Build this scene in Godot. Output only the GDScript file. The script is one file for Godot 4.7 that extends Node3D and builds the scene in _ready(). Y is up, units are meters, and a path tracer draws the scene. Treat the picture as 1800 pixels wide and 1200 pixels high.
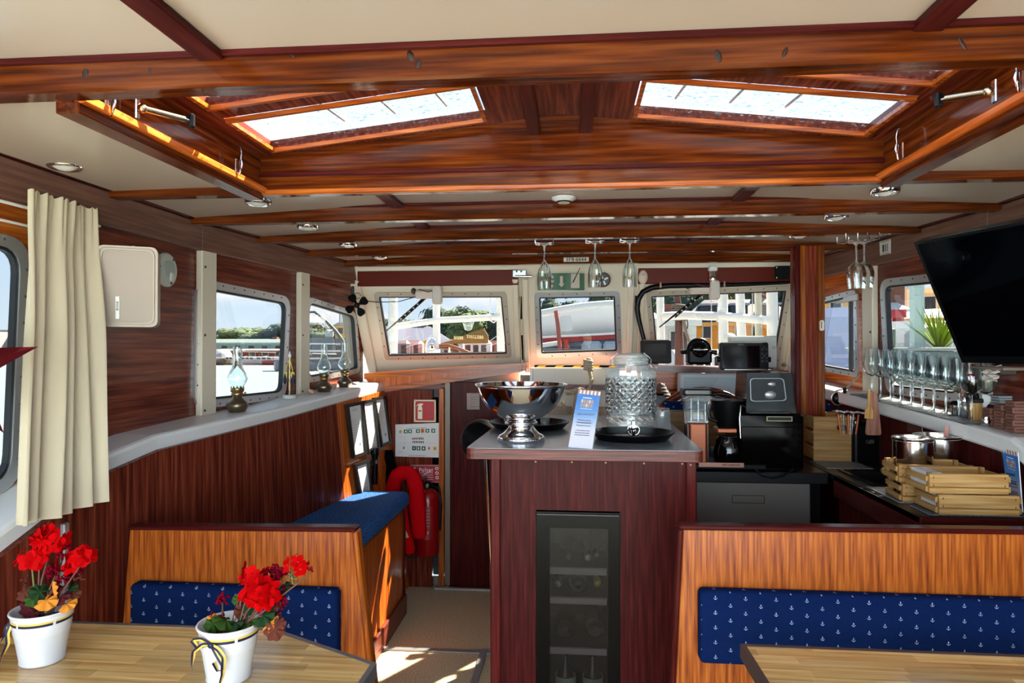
extends Node3D
# A boat saloon: camera at the origin's column, bow towards -z, starboard +x, floor y = 0.

var M := {}
var world_off := {}
var rng := RandomNumberGenerator.new()

class B:
	# collects triangles of one mesh
	var st := SurfaceTool.new()
	var grp := 1
	func _init():
		st.begin(Mesh.PRIMITIVE_TRIANGLES)
		st.set_smooth_group(-1)
	func flat():
		st.set_smooth_group(-1)
		return self
	func soft():
		grp += 1
		st.set_smooth_group(grp)
		return self
	func tri(a, b, c):
		st.add_vertex(a); st.add_vertex(c); st.add_vertex(b)
	func quad(a, b, c, d):
		tri(a, b, c); tri(a, c, d)
	func uvquad(a, b, c, d, u0 = 0.0, v0 = 0.0, u1 = 1.0, v1 = 1.0):
		# a bottom left, b bottom right, c top right, d top left, seen from the front
		var ua := Vector2(u0, v1); var ub := Vector2(u1, v1); var uc := Vector2(u1, v0); var ud := Vector2(u0, v0)
		for k in [[a, ua], [c, uc], [b, ub], [a, ua], [d, ud], [c, uc]]:
			st.set_uv(k[1]); st.add_vertex(k[0])
	func poly(p, c):
		# a convex polygon turned away from the point c
		var n := Vector3.ZERO; var m := Vector3.ZERO
		for i in p.size():
			n += (p[i] - p[0]).cross(p[(i + 1) % p.size()] - p[0]); m += p[i] / p.size()
		var f: bool = n.dot(m - c) < 0
		for i in range(1, p.size() - 1):
			if f: tri(p[0], p[i + 1], p[i])
			else: tri(p[0], p[i], p[i + 1])
	func hexa(p):
		# eight corners: four of one end, then the four of the other in the same order
		var c := Vector3.ZERO
		for q in p: c += q / 8.0
		poly([p[0], p[1], p[2], p[3]], c); poly([p[4], p[5], p[6], p[7]], c)
		for i in 4: poly([p[i], p[(i + 1) % 4], p[(i + 1) % 4 + 4], p[i + 4]], c)
		return self
	func box(c: Vector3, s: Vector3, bev := 0.0, bs := Basis()):
		# a box with chamfered edges
		var h := s / 2.0
		bev = minf(bev, minf(h.x, minf(h.y, h.z)) * 0.9)
		var v := {}
		for x in [-1, 1]: for y in [-1, 1]: for z in [-1, 1]:
			var g := Vector3(x, y, z)
			for ax in 3:
				var q := g * (h - Vector3.ONE * bev)
				q[ax] = g[ax] * h[ax]
				v[[x, y, z, ax]] = c + bs * q
		for ax in 3:
			var a1 := (ax + 1) % 3; var a2 := (ax + 2) % 3
			for s0 in [-1, 1]:
				var f := []
				for k in [[-1, -1], [1, -1], [1, 1], [-1, 1]]:
					var g := [0, 0, 0]; g[ax] = s0; g[a1] = k[0]; g[a2] = k[1]
					f.append(v[[g[0], g[1], g[2], ax]])
				poly(f, c)
			if bev > 0:
				for s1 in [-1, 1]: for s2 in [-1, 1]:
					var e := []
					for k in [[-1, a1], [1, a1], [1, a2], [-1, a2]]:
						var g := [0, 0, 0]; g[ax] = k[0]; g[a1] = s1; g[a2] = s2
						e.append(v[[g[0], g[1], g[2], k[1]]])
					poly(e, c)
		if bev > 0:
			for x in [-1, 1]: for y in [-1, 1]: for z in [-1, 1]:
				poly([v[[x, y, z, 0]], v[[x, y, z, 1]], v[[x, y, z, 2]]], c)
		return self
	func prism(lp, e: Vector3, bev := 0.0):
		# a flat loop of points pushed along e, with mitred chamfers
		lp = lp.duplicate()
		var n := Vector3.ZERO
		for i in lp.size(): n += lp[i].cross(lp[(i + 1) % lp.size()])
		n = n.normalized()
		if n.dot(e) < 0:
			lp.reverse(); n = -n
		var k: int = lp.size()
		var inn := []
		for i in k:
			var a: Vector3 = (lp[i] - lp[(i + k - 1) % k]).normalized(); var b: Vector3 = (lp[(i + 1) % k] - lp[i]).normalized()
			var na := n.cross(a); var nb := n.cross(b)
			var m := (na + nb).normalized()
			inn.append(lp[i] + m * (bev / maxf(0.35, m.dot(na))))
		var en := e.normalized()
		var rings := []
		if bev > 0:
			rings = [inn, lp.map(func(q): return q + en * bev), lp.map(func(q): return q + e - en * bev), inn.map(func(q): return q + e)]
		else:
			rings = [lp, lp.map(func(q): return q + e)]
		for r in rings.size() - 1:
			for i in k:
				quad(rings[r][i], rings[r][(i + 1) % k], rings[r + 1][(i + 1) % k], rings[r + 1][i])
		var ux: Vector3 = (lp[1] - lp[0]).normalized(); var uy := n.cross(ux)
		var fl := PackedVector2Array()
		for q in rings[0]: fl.append(Vector2((q - lp[0]).dot(ux), (q - lp[0]).dot(uy)))
		var t := Geometry2D.triangulate_polygon(fl)
		var last: Array = rings[rings.size() - 1]
		for i in range(0, t.size(), 3):
			var a := fl[t[i]]; var b := fl[t[i + 1]]; var c := fl[t[i + 2]]
			var o := [t[i], t[i + 1], t[i + 2]]
			if (b - a).cross(c - a) < 0: o = [t[i], t[i + 2], t[i + 1]]
			tri(last[o[0]], last[o[1]], last[o[2]])
			tri(rings[0][o[0]], rings[0][o[2]], rings[0][o[1]])
		return self
	func ring(outer, inner, e: Vector3):
		# a flat frame between two loops with the same number of points, pushed along e
		var n := Vector3.ZERO
		for i in outer.size(): n += outer[i].cross(outer[(i + 1) % outer.size()])
		var f := n.dot(e) < 0
		for i in outer.size():
			var j: int = (i + 1) % outer.size()
			var a: Vector3 = outer[i]; var b: Vector3 = outer[j]; var c: Vector3 = inner[j]; var d: Vector3 = inner[i]
			var qs := [[a + e, b + e, c + e, d + e], [b, a, d, c], [a, b, b + e, a + e], [c, d, d + e, c + e]]
			for q in qs:
				if f: quad(q[3], q[2], q[1], q[0])
				else: quad(q[0], q[1], q[2], q[3])
		return self
	func lathe(pf, segs := 24, xf := Transform3D(), arc := TAU):
		# pf: Vector2(radius, height) from the bottom up outside; null starts a new smoothing
		var last = null
		soft()
		for q in pf:
			if q == null:
				soft()
				continue
			if last != null and last != q:
				for j in segs:
					var t0 := arc * j / segs; var t1 := arc * (j + 1) / segs
					var a := xf * Vector3(last.x * cos(t0), last.y, -last.x * sin(t0)); var b := xf * Vector3(last.x * cos(t1), last.y, -last.x * sin(t1))
					var c := xf * Vector3(q.x * cos(t1), q.y, -q.x * sin(t1)); var d := xf * Vector3(q.x * cos(t0), q.y, -q.x * sin(t0))
					if last.x > 1e-6: tri(a, b, c) if q.x > 1e-6 else tri(a, b, d)
					if q.x > 1e-6: tri(a, c, d)
			last = q
		flat()
		return self
	func ball(c: Vector3, r: Vector3, segs := 14, bs := Basis()):
		var pf := []
		for i in segs / 2 + 1:
			var t := PI * i / (segs / 2)
			pf.append(Vector2(sin(t) if i > 0 and i < segs / 2 else 0.0, -cos(t)))
		lathe(pf, segs, Transform3D(bs * Basis.from_scale(r), c))
		return self
	func tube(p, r, segs := 8, closed := false):
		# a round bar along points; r one radius or one for each point
		var n: int = p.size()
		var rs := []
		var up := Vector3.UP
		var t0: Vector3 = (p[1] - p[0]).normalized()
		if absf(t0.dot(up)) > 0.9: up = Vector3.RIGHT
		var x := t0.cross(up).normalized()
		for i in n:
			var t: Vector3
			if closed: t = (p[(i + 1) % n] - p[(i + n - 1) % n]).normalized()
			else: t = (p[mini(i + 1, n - 1)] - p[maxi(i - 1, 0)]).normalized()
			x = (x - t * x.dot(t)).normalized()
			var y := t.cross(x)
			var rr: float = r[i] if r is Array else r
			var g := []
			for j in segs:
				var a := TAU * j / segs
				g.append(p[i] + (x * cos(a) + y * sin(a)) * rr)
			rs.append(g)
		soft()
		for i in (n if closed else n - 1):
			for j in segs:
				var k := (j + 1) % segs; var m: int = (i + 1) % n
				quad(rs[i][j], rs[i][k], rs[m][k], rs[m][j])
		flat()
		if not closed:
			for j in range(1, segs - 1):
				tri(rs[0][0], rs[0][j + 1], rs[0][j])
				tri(rs[n - 1][0], rs[n - 1][j], rs[n - 1][j + 1])
		return self
	func sheet(rows, thick := 0.0, smooth := true):
		# a grid of points rows[i][j] as a surface, optionally with a thickness
		if smooth: soft()
		var ni: int = rows.size(); var nj: int = rows[0].size()
		for i in ni - 1: for j in nj - 1:
			quad(rows[i][j], rows[i][j + 1], rows[i + 1][j + 1], rows[i + 1][j])
		if thick != 0.0:
			var nr := []
			for i in ni:
				var g := []
				for j in nj:
					var u: Vector3 = rows[i][mini(j + 1, nj - 1)] - rows[i][maxi(j - 1, 0)]; var v: Vector3 = rows[mini(i + 1, ni - 1)][j] - rows[maxi(i - 1, 0)][j]
					g.append(rows[i][j] - u.cross(v).normalized() * thick)
				nr.append(g)
			if smooth: soft()
			for i in ni - 1: for j in nj - 1:
				quad(nr[i][j], nr[i + 1][j], nr[i + 1][j + 1], nr[i][j + 1])
			flat()
			for i in ni - 1:
				quad(rows[i][0], rows[i + 1][0], nr[i + 1][0], nr[i][0])
				quad(rows[i + 1][nj - 1], rows[i][nj - 1], nr[i][nj - 1], nr[i + 1][nj - 1])
			for j in nj - 1:
				quad(rows[0][j + 1], rows[0][j], nr[0][j], nr[0][j + 1])
				quad(rows[ni - 1][j], rows[ni - 1][j + 1], nr[ni - 1][j + 1], nr[ni - 1][j])
		flat()
		return self
	func done(m: Material) -> ArrayMesh:
		st.generate_normals()
		st.set_material(m)
		return st.commit()

func V(x, y, z) -> Vector3: return Vector3(x, y, z)
func W(x, y) -> Vector2: return Vector2(x, y)

func bar(a: Vector3, b: Vector3, w: float, h: float, bev := 0.0, up := Vector3.UP) -> Array:
	# centre, size and basis of a box that runs from a to b
	var z := (b - a).normalized(); var x := up.cross(z).normalized()
	return [(a + b) / 2.0, Vector3(w, h, a.distance_to(b)), bev, Basis(x, z.cross(x), z)]

func add_bar(st: B, a: Vector3, b: Vector3, w: float, h: float, bev := 0.0, up := Vector3.UP):
	var k := bar(a, b, w, h, bev, up)
	st.box(k[0], k[1], k[2], k[3])

# ---- naming, tagging and committing
func tag(o: Node, label: String, category := "", group := "", kind := ""):
	if label: o.set_meta("label", label)
	if category: o.set_meta("category", category)
	if group: o.set_meta("group", group)
	if kind: o.set_meta("kind", kind)
	return o

func thing(called: String, label: String, category: String, at := Vector3.ZERO, group := "", turn := 0.0) -> Node3D:
	# a thing built in its own axes around its base
	var o := Node3D.new(); o.name = called; o.position = at; o.rotation.y = turn
	add_child(o, true)
	return tag(o, label, category, group)

func place(called: String, label: String, category: String, at := Vector3.ZERO, group := "") -> Node3D:
	# a thing whose parts are given in room coordinates
	var o := thing(called, label, category, at, group)
	world_off[o] = at
	return o

func struct(called: String, label: String, at := Vector3.ZERO) -> Node3D:
	var o := place(called, label, "", at)
	o.set_meta("kind", "structure")
	return o

func part(called: String, b: B, m: Material, parent: Node, kind := "") -> MeshInstance3D:
	var mi := MeshInstance3D.new(); mi.name = called; mi.mesh = b.done(m)
	if world_off.has(parent): mi.position = -world_off[parent]
	parent.add_child(mi, true)
	if kind: mi.set_meta("kind", kind)
	return mi

func solo(called: String, b: B, m: Material, label: String, category: String, group := "") -> MeshInstance3D:
	var mi := part(called, b, m, self)
	return tag(mi, label, category, group)

func copy(src: Node3D, at: Vector3, turn: float, label := "") -> Node3D:
	var o: Node3D = src.duplicate()
	o.name = String(src.name).rstrip("0123456789_")
	add_child(o, true); o.position = at; o.rotation.y = turn
	if label: o.set_meta("label", label)
	return o

func text(called: String, s: String, cap: float, at: Vector3, bs: Basis, m: Material, parent: Node, font := "Droid Sans", width := 0.0, weight := 400) -> MeshInstance3D:
	# raised lettering; bs.x runs along the line, bs.z faces the reader
	var t := TextMesh.new(); var f := SystemFont.new()
	f.font_names = PackedStringArray([font]); f.font_weight = weight
	t.font = f; t.text = s; t.font_size = 32; t.pixel_size = cap / (32 * 0.714); t.depth = maxf(0.0006, cap * 0.02)
	t.material = m; t.curve_step = 2.0
	var mi := MeshInstance3D.new(); mi.name = called; mi.mesh = t
	var sx := 1.0
	if width > 0.0: sx = width / maxf(0.0001, t.get_aabb().size.x)
	mi.transform = Transform3D(bs * Basis.from_scale(Vector3(sx, 1, 1)), at - (world_off[parent] if world_off.has(parent) else Vector3.ZERO))
	parent.add_child(mi, true)
	return mi

# ---- loops
func rq(q: Array, r: float, seg := 5) -> Array:
	# a rounded four-sided loop of Vector2
	var o := []
	for i in q.size():
		var p: Vector2 = q[i]; var a: Vector2 = (q[(i + q.size() - 1) % q.size()] - p).normalized(); var b: Vector2 = (q[(i + 1) % q.size()] - p).normalized()
		for k in seg + 1:
			var t := float(k) / seg
			o.append((p + a * r).lerp(p, t).lerp(p.lerp(p + b * r, t), t))
	return o

func grow(q: Array, d: float) -> Array:
	# a convex loop of Vector2 moved outwards
	var ar := 0.0
	for i in q.size(): ar += q[i].cross(q[(i + 1) % q.size()])
	var s := -1.0 if ar > 0 else 1.0
	var o := []
	for i in q.size():
		var a: Vector2 = (q[i] - q[(i + q.size() - 1) % q.size()]).normalized(); var b: Vector2 = (q[(i + 1) % q.size()] - q[i]).normalized()
		var na := Vector2(-a.y, a.x) * s; var nb := Vector2(-b.y, b.x) * s
		var m := (na + nb).normalized()
		o.append(q[i] + m * (d / maxf(0.3, m.dot(na))))
	return o

func rep(q: Array, seg := 5) -> Array:
	var o := []
	for p in q: for k in seg + 1: o.append(p)
	return o

class Fr:
	# a flat frame of reference in the room: origin, two axes and the normal that faces inside
	var o: Vector3; var u: Vector3; var v: Vector3; var n: Vector3
	func _init(o_, u_, v_, n_):
		o = o_; u = u_.normalized(); v = v_.normalized(); n = n_.normalized()
	func p(q: Vector2, d := 0.0) -> Vector3: return o + u * q.x + v * q.y + n * d
	func loop(q: Array, d := 0.0) -> Array: return q.map(func(a): return p(a, d))

# ---- materials
func noise_tex(ramp: Array, freq: float, octaves: int, sd: int, size := 512, normal := false, bump := 2.0, kind := FastNoiseLite.TYPE_SIMPLEX_SMOOTH) -> NoiseTexture2D:
	var n := FastNoiseLite.new(); n.noise_type = kind; n.seed = sd; n.frequency = freq; n.fractal_octaves = octaves
	var t := NoiseTexture2D.new(); t.noise = n; t.width = size; t.height = size; t.seamless = true
	t.as_normal_map = normal; t.bump_strength = bump
	if not normal:
		var g := Gradient.new()
		var offs := PackedFloat32Array(); var cols := PackedColorArray()
		for k in ramp: offs.append(k[0]); cols.append(k[1])
		g.offsets = offs; g.colors = cols
		t.color_ramp = g
	return t

func mat(c: Color, rough := 0.6, metal := 0.0, spec := 0.5) -> StandardMaterial3D:
	var key := ["m", c, rough, metal, spec]
	if not M.has(key):
		var m := StandardMaterial3D.new(); m.albedo_color = c; m.roughness = rough; m.metallic = metal; m.metallic_specular = spec
		M[key] = m
	return M[key]

func glow(c: Color, e: float) -> StandardMaterial3D:
	var m := StandardMaterial3D.new(); m.albedo_color = c; m.emission_enabled = true; m.emission = c; m.emission_energy_multiplier = e
	return m

func pane(c: Color, a: float, rough := 0.0, spec := 0.5) -> StandardMaterial3D:
	var m := StandardMaterial3D.new(); m.transparency = BaseMaterial3D.TRANSPARENCY_ALPHA
	c.a = a; m.albedo_color = c; m.roughness = rough; m.metallic_specular = spec
	return m

const WOODS := {
	"beam": [[0.0, Color(0.15, 0.05, 0.02)], [0.35, Color(0.27, 0.105, 0.03)], [0.6, Color(0.35, 0.15, 0.04)], [1.0, Color(0.46, 0.23, 0.08)]],
	"mahogany": [[0.0, Color(0.25, 0.09, 0.06)], [0.4, Color(0.36, 0.145, 0.10)], [0.65, Color(0.45, 0.20, 0.135)], [1.0, Color(0.58, 0.30, 0.20)]],
	"dark": [[0.0, Color(0.19, 0.05, 0.05)], [0.45, Color(0.26, 0.075, 0.068)], [0.7, Color(0.30, 0.095, 0.085)], [1.0, Color(0.37, 0.13, 0.115)]],
	"panel": [[0.0, Color(0.24, 0.08, 0.06)], [0.4, Color(0.38, 0.16, 0.11)], [0.65, Color(0.47, 0.22, 0.15)], [1.0, Color(0.58, 0.31, 0.22)]],
	"orange": [[0.0, Color(0.50, 0.19, 0.05)], [0.4, Color(0.68, 0.31, 0.09)], [0.65, Color(0.77, 0.39, 0.13)], [1.0, Color(0.86, 0.52, 0.22)]],
	"teak": [[0.0, Color(0.38, 0.15, 0.05)], [0.35, Color(0.55, 0.26, 0.08)], [0.6, Color(0.66, 0.34, 0.11)], [1.0, Color(0.76, 0.45, 0.18)]],
	"cornice": [[0.0, Color(0.34, 0.22, 0.18)], [0.5, Color(0.42, 0.28, 0.23)], [1.0, Color(0.52, 0.38, 0.31)]],
	"oak": [[0.0, Color(0.80, 0.58, 0.32)], [0.4, Color(0.92, 0.74, 0.46)], [0.7, Color(0.96, 0.81, 0.54)], [1.0, Color(0.99, 0.88, 0.64)]],
	"pine": [[0.0, Color(0.66, 0.45, 0.22)], [0.45, Color(0.80, 0.60, 0.33)], [0.7, Color(0.86, 0.67, 0.41)], [1.0, Color(0.92, 0.76, 0.52)]],
}

func wood(kind: String, axis: int, gloss := 0.3, fine := 1.0, tone := 1.0) -> StandardMaterial3D:
	# grain runs along the axis 0 x, 1 y or 2 z of the mesh
	var key := ["w", kind, axis, gloss, fine, tone]
	if M.has(key): return M[key]
	if not M.has(["wt", kind]):
		M[["wt", kind]] = noise_tex(WOODS[kind], 0.022, 5, kind.hash() % 1000)
		if not M.has("ripple"): M["ripple"] = noise_tex([], 0.02, 3, 77, 512, true, 3.0)
	var m := StandardMaterial3D.new()
	m.albedo_texture = M[["wt", kind]]
	m.albedo_color = Color(tone, tone, tone)
	m.uv1_triplanar = true
	var s := Vector3.ONE * 4.5 * fine
	s[axis] = 0.20 * fine
	m.uv1_scale = s
	m.roughness = gloss
	m.normal_enabled = true; m.normal_texture = M["ripple"]; m.normal_scale = 0.06 if gloss < 0.35 else 0.2
	m.metallic_specular = 0.2 if kind in ["dark", "mahogany"] else (0.7 if kind == "oak" else (0.28 if kind == "beam" else 0.42))
	M[key] = m
	return m

func cloth(c: Color, rough := 0.9, relief := 0.0) -> StandardMaterial3D:
	var m := mat(c, rough).duplicate()
	m.metallic_specular = 0.12
	if relief > 0:
		if not M.has("weave"): M["weave"] = noise_tex([], 0.18, 2, 5, 256, true, 5.0)
		m.normal_enabled = true; m.normal_texture = M["weave"]; m.normal_scale = relief; m.uv1_triplanar = true; m.uv1_scale = Vector3.ONE * 9
	return m

func picture(im: Image, rough := 0.6, cut := false) -> StandardMaterial3D:
	var m := StandardMaterial3D.new(); m.albedo_texture = ImageTexture.create_from_image(im); m.roughness = rough
	m.texture_repeat = false
	if cut:
		m.transparency = BaseMaterial3D.TRANSPARENCY_ALPHA_SCISSOR; m.alpha_scissor_threshold = 0.5
	return m

func blank(w: int, h: int, c: Color) -> Image:
	var im := Image.create(w, h, false, Image.FORMAT_RGBA8); im.fill(c)
	return im

func dot(im: Image, x: int, y: int, rx: int, ry: int, c: Color):
	for j in range(-ry, ry + 1):
		var w := int(rx * sqrt(maxf(0.0, 1.0 - float(j * j) / (ry * ry))))
		im.fill_rect(Rect2i(x - w, y + j, 2 * w + 1, 1), c)

func scribble(im: Image, x: int, y: int, w: int, h: int, c: Color, sd: int):
	# a line of print too small to read: words as dashes
	var r := RandomNumberGenerator.new(); r.seed = sd
	var k := x
	while k < x + w - 2:
		var l := mini(r.randi_range(3, 11), x + w - k)
		im.fill_rect(Rect2i(k, y, l, h), c)
		k += l + 2

const EXPOSURE := 6.6
const SKY := 1.9
const SUN := 14.0
var PA := Fr.new(V(-1.57, 0, 0), V(0, 0, -1), Vector3.UP, V(1, 0, 0))
var PB := Fr.new(V(-1.57, 0, -2.7), V(0.108, 0, -1), Vector3.UP, V(1, 0, 0.108))
var SA := Fr.new(V(1.57, 0, 0), V(0, 0, -1), Vector3.UP, V(-1, 0, 0))
var SB := Fr.new(V(1.57, 0, -2.7), V(-0.108, 0, -1), Vector3.UP, V(-1, 0, 0.108))
var FW := Fr.new(V(0, 1.36, -4.44), V(1, 0, 0), V(0, 0.54, 0.22), V(0, -0.22, 0.54))
const PORT_LEDGE := [[-1.7, 0.93], [1.3, 0.93], [1.575, 1.024], [1.943, 1.154], [2.21, 1.185], [3.035, 1.212], [4.2, 1.269]]
const STAR_LEDGE := [[-1.7, 0.93], [1.6, 0.93], [2.309, 1.164], [2.377, 1.19], [2.624, 1.203], [3.247, 1.244], [3.49, 1.258], [4.2, 1.3]]

func _ready():
	rng.seed = 11
	var cam := Camera3D.new(); cam.name = "camera"
	cam.position = V(0, 1.48, 0); cam.rotation = V(deg_to_rad(0.57), deg_to_rad(5.24), 0)
	cam.fov = 53.13; cam.near = 0.02; cam.far = 3000
	add_child(cam)
	var we := WorldEnvironment.new(); we.name = "world"
	var e := Environment.new()
	e.background_mode = Environment.BG_SKY
	var sk := Sky.new(); var pm := PanoramaSkyMaterial.new()
	pm.panorama = ImageTexture.create_from_image(sky_image()); pm.energy_multiplier = SKY
	sk.sky_material = pm; e.sky = sk
	e.tonemap_mode = Environment.TONE_MAPPER_LINEAR; e.tonemap_exposure = EXPOSURE
	e.sdfgi_enabled = true; e.ssao_enabled = true; e.ssil_enabled = true
	we.environment = e; add_child(we)
	var sun := DirectionalLight3D.new(); sun.name = "sun"
	sun.light_color = Color(1.0, 0.95, 0.86); sun.light_energy = SUN; sun.light_angular_distance = 0.6; sun.shadow_enabled = true
	add_child(sun)
	sun.look_at_from_position(Vector3.ZERO, V(-0.86, -1.40, 1.0))
	materials()
	shell()
	front_wall()
	skylight()
	ceiling_fittings()
	port_side()
	port_seats()
	tables()
	island()
	starboard()
	helm()
	outside()

func sky_image() -> Image:
	# air and clouds, the same all round
	var w := 768; var h := 384
	var im := Image.create(w, h, false, Image.FORMAT_RGBF)
	var n := FastNoiseLite.new(); n.seed = 4; n.noise_type = FastNoiseLite.TYPE_SIMPLEX_SMOOTH; n.frequency = 1.5; n.fractal_octaves = 5
	for j in h:
		var el := PI * (0.5 - (j + 0.5) / h)
		for i in w:
			var az := TAU * (i + 0.5) / w
			var d := V(cos(el) * cos(az), sin(el), cos(el) * sin(az))
			var t := clampf(d.y, 0, 1)
			var c := V(0.60, 0.80, 0.95).lerp(V(0.26, 0.47, 0.80), pow(t, 0.6))
			c = c.lerp(V(0.72, 0.84, 0.93), pow(1.0 - t, 6.0) * 0.7)
			var q := d / (0.35 + absf(d.y))
			var cl := smoothstep(0.02, 0.34, n.get_noise_3d(q.x * 1.4, q.y * 1.4, q.z * 1.4))
			c = c.lerp(V(1.0, 1.0, 1.0), cl * 0.85)
			if d.y < 0: c = V(0.30, 0.37, 0.42)
			im.set_pixel(i, j, Color(c.x, c.y, c.z))
	return im

func materials():
	M["cream"] = mat(Color(0.83, 0.79, 0.71), 0.35)
	M["white"] = mat(Color(0.86, 0.86, 0.85), 0.3)
	M["ceil"] = mat(Color(0.74, 0.69, 0.63), 0.22)
	M["alu"] = mat(Color(0.78, 0.79, 0.80), 0.38, 0.85)
	M["chrome"] = mat(Color(0.92, 0.92, 0.92), 0.06, 1.0)
	M["steel"] = mat(Color(0.80, 0.80, 0.80), 0.18, 1.0)
	M["brass"] = mat(Color(0.62, 0.52, 0.36), 0.3, 0.9)
	M["black"] = mat(Color(0.025, 0.025, 0.03), 0.35, 0.0, 0.3)
	M["blackgloss"] = mat(Color(0.015, 0.015, 0.018), 0.08, 0.0, 0.35)
	M["blackmatt"] = mat(Color(0.03, 0.03, 0.034), 0.8, 0.0, 0.25)
	M["rubber"] = mat(Color(0.04, 0.05, 0.07), 0.5)
	M["tint"] = pane(Color(0.04, 0.045, 0.05), 0.915)
	M["roof_glass"] = pane(Color(0.2, 0.22, 0.24), 0.80)
	M["clear"] = pane(Color(0.9, 0.95, 0.95), 0.06)
	M["glass"] = pane(Color(0.85, 0.9, 0.9), 0.07, 0.02, 1.0)
	var rf := StandardMaterial3D.new(); rf.refraction_enabled = true; rf.refraction_scale = 0.05; rf.albedo_color = Color(0.97, 1, 1, 0.0); rf.roughness = 0.02
	M["crystal"] = rf
	var cp := mat(Color(0.92, 0.88, 0.78), 0.95).duplicate()
	cp.albedo_texture = noise_tex([[0.0, Color(0.52, 0.47, 0.40)], [0.45, Color(0.85, 0.80, 0.72)], [0.6, Color(0.95, 0.92, 0.86)], [1.0, Color(1, 1, 1)]], 0.12, 4, 31)
	cp.uv1_triplanar = true; cp.uv1_scale = Vector3.ONE * 2.2
	M["carpet"] = cp
	M["brass_pale"] = mat(Color(0.86, 0.80, 0.66), 0.2, 1.0)
	M["lens"] = mat(Color(0.85, 0.84, 0.82), 0.15)
	M["drop"] = pane(Color(0.55, 0.62, 0.66), 0.42, 0.1)

func ceil_y(x: float, d: float) -> float:
	return 2.045 if d < 1.2 or absf(x) < 0.8 else (2.008 if absf(x) < 1.1 else 2.0)

func ledge_y(path: Array, d: float) -> float:
	for i in path.size() - 1:
		if d <= path[i + 1][0]:
			return lerpf(path[i][1], path[i + 1][1], clampf((d - path[i][0]) / (path[i + 1][0] - path[i][0]), 0, 1))
	return path[path.size() - 1][1]

func wall_x(d: float) -> float:
	# half width of the saloon at the distance d ahead
	return 1.57 if d < 2.7 else 1.57 - 0.108 * (d - 2.7)

func ledge_x(d: float, s: float) -> float:
	# front edge of the ledges; the port one grows wider towards the bow
	if s > 0: return wall_x(d) - 0.15
	return 1.42 if d < 2.21 else 1.42 - (d - 2.21) / 1.97 * 0.22

func quad2(u0, u1, v0, v1) -> Array:
	return [W(u0, v0), W(u1, v0), W(u1, v1), W(u0, v1)]

func wall_panel(parent: Node, fr: Fr, outer: Array, hole: Array, r: float, m: Material, called := "panel", thick := 0.022):
	var b := B.new()
	if hole.is_empty(): b.prism(fr.loop(outer), -fr.n * thick)
	else: b.ring(fr.loop(rep(outer)), fr.loop(rq(hole, r)), -fr.n * thick)
	return part(called, b, m, parent)

func window(num: int, label: String, fr: Fr, hole: Array, r: float, gl: Material, fw := 0.03, fm: Material = null) -> Node3D:
	var c := Vector2.ZERO
	for q in hole: c += q / 4.0
	var w := struct("window_%d" % num, label, fr.p(c))
	var b := B.new()
	b.ring(fr.loop(rq(grow(hole, fw), r + fw * 0.6), 0.0), fr.loop(rq(grow(hole, -0.004), r), 0.0), fr.n * 0.011)
	part("frame", b, fm if fm else M.alu, w)
	b = B.new()
	b.ring(fr.loop(rq(grow(hole, -0.002), r), -0.012), fr.loop(rq(grow(hole, -0.013), r - 0.008), -0.012), fr.n * 0.018)
	part("gasket", b, M.rubber, w)
	b = B.new()
	var lp := fr.loop(rq(grow(hole, 0.004), r), -0.014)
	for i in range(1, lp.size() - 1): b.tri(lp[0], lp[i], lp[i + 1])
	part("pane", b, gl, w)
	b = B.new()
	var mid := grow(hole, fw * 0.55)
	for i in 4:
		var a: Vector2 = mid[i]; var z: Vector2 = mid[(i + 1) % 4]
		var k := int(a.distance_to(z) / 0.075)
		for j in range(1, k): b.ball(fr.p(a.lerp(z, float(j) / k), 0.0115), Vector3.ONE * 0.0042, 6)
	part("screw", b, mat(Color(0.25, 0.25, 0.27), 0.4, 0.6), w, "stuff")
	return w

func ledge(called: String, label: String, path: Array, s: float):
	# the wide white shelf under the side windows; s is -1 to port, 1 to starboard
	var rows := []
	for k in path:
		var x := ledge_x(k[0], s)
		var g := []
		for c in [[wall_x(k[0]) + 0.02 - x, 0.0], [0.015, 0.0], [0.004, -0.004], [0.0, -0.014], [0.0, -0.052], [0.006, -0.06], [wall_x(k[0]) + 0.02 - x, -0.06], [wall_x(k[0]) + 0.02 - x, 0.0]]:
			g.append(V(s * (x + c[0]), k[1] + c[1], -k[0]))
		rows.append(g)
	if s > 0:
		for g in rows: g.reverse()
	var b := B.new(); b.sheet(rows, 0.0, false)
	var e: Array = rows[rows.size() - 1].slice(0, 7)
	b.poly(e, e[0] + V(0, 0, 0.1))
	var t := struct(called, label, rows[3][2])
	part("shelf_board", b, M.white, t)
	return t

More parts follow.
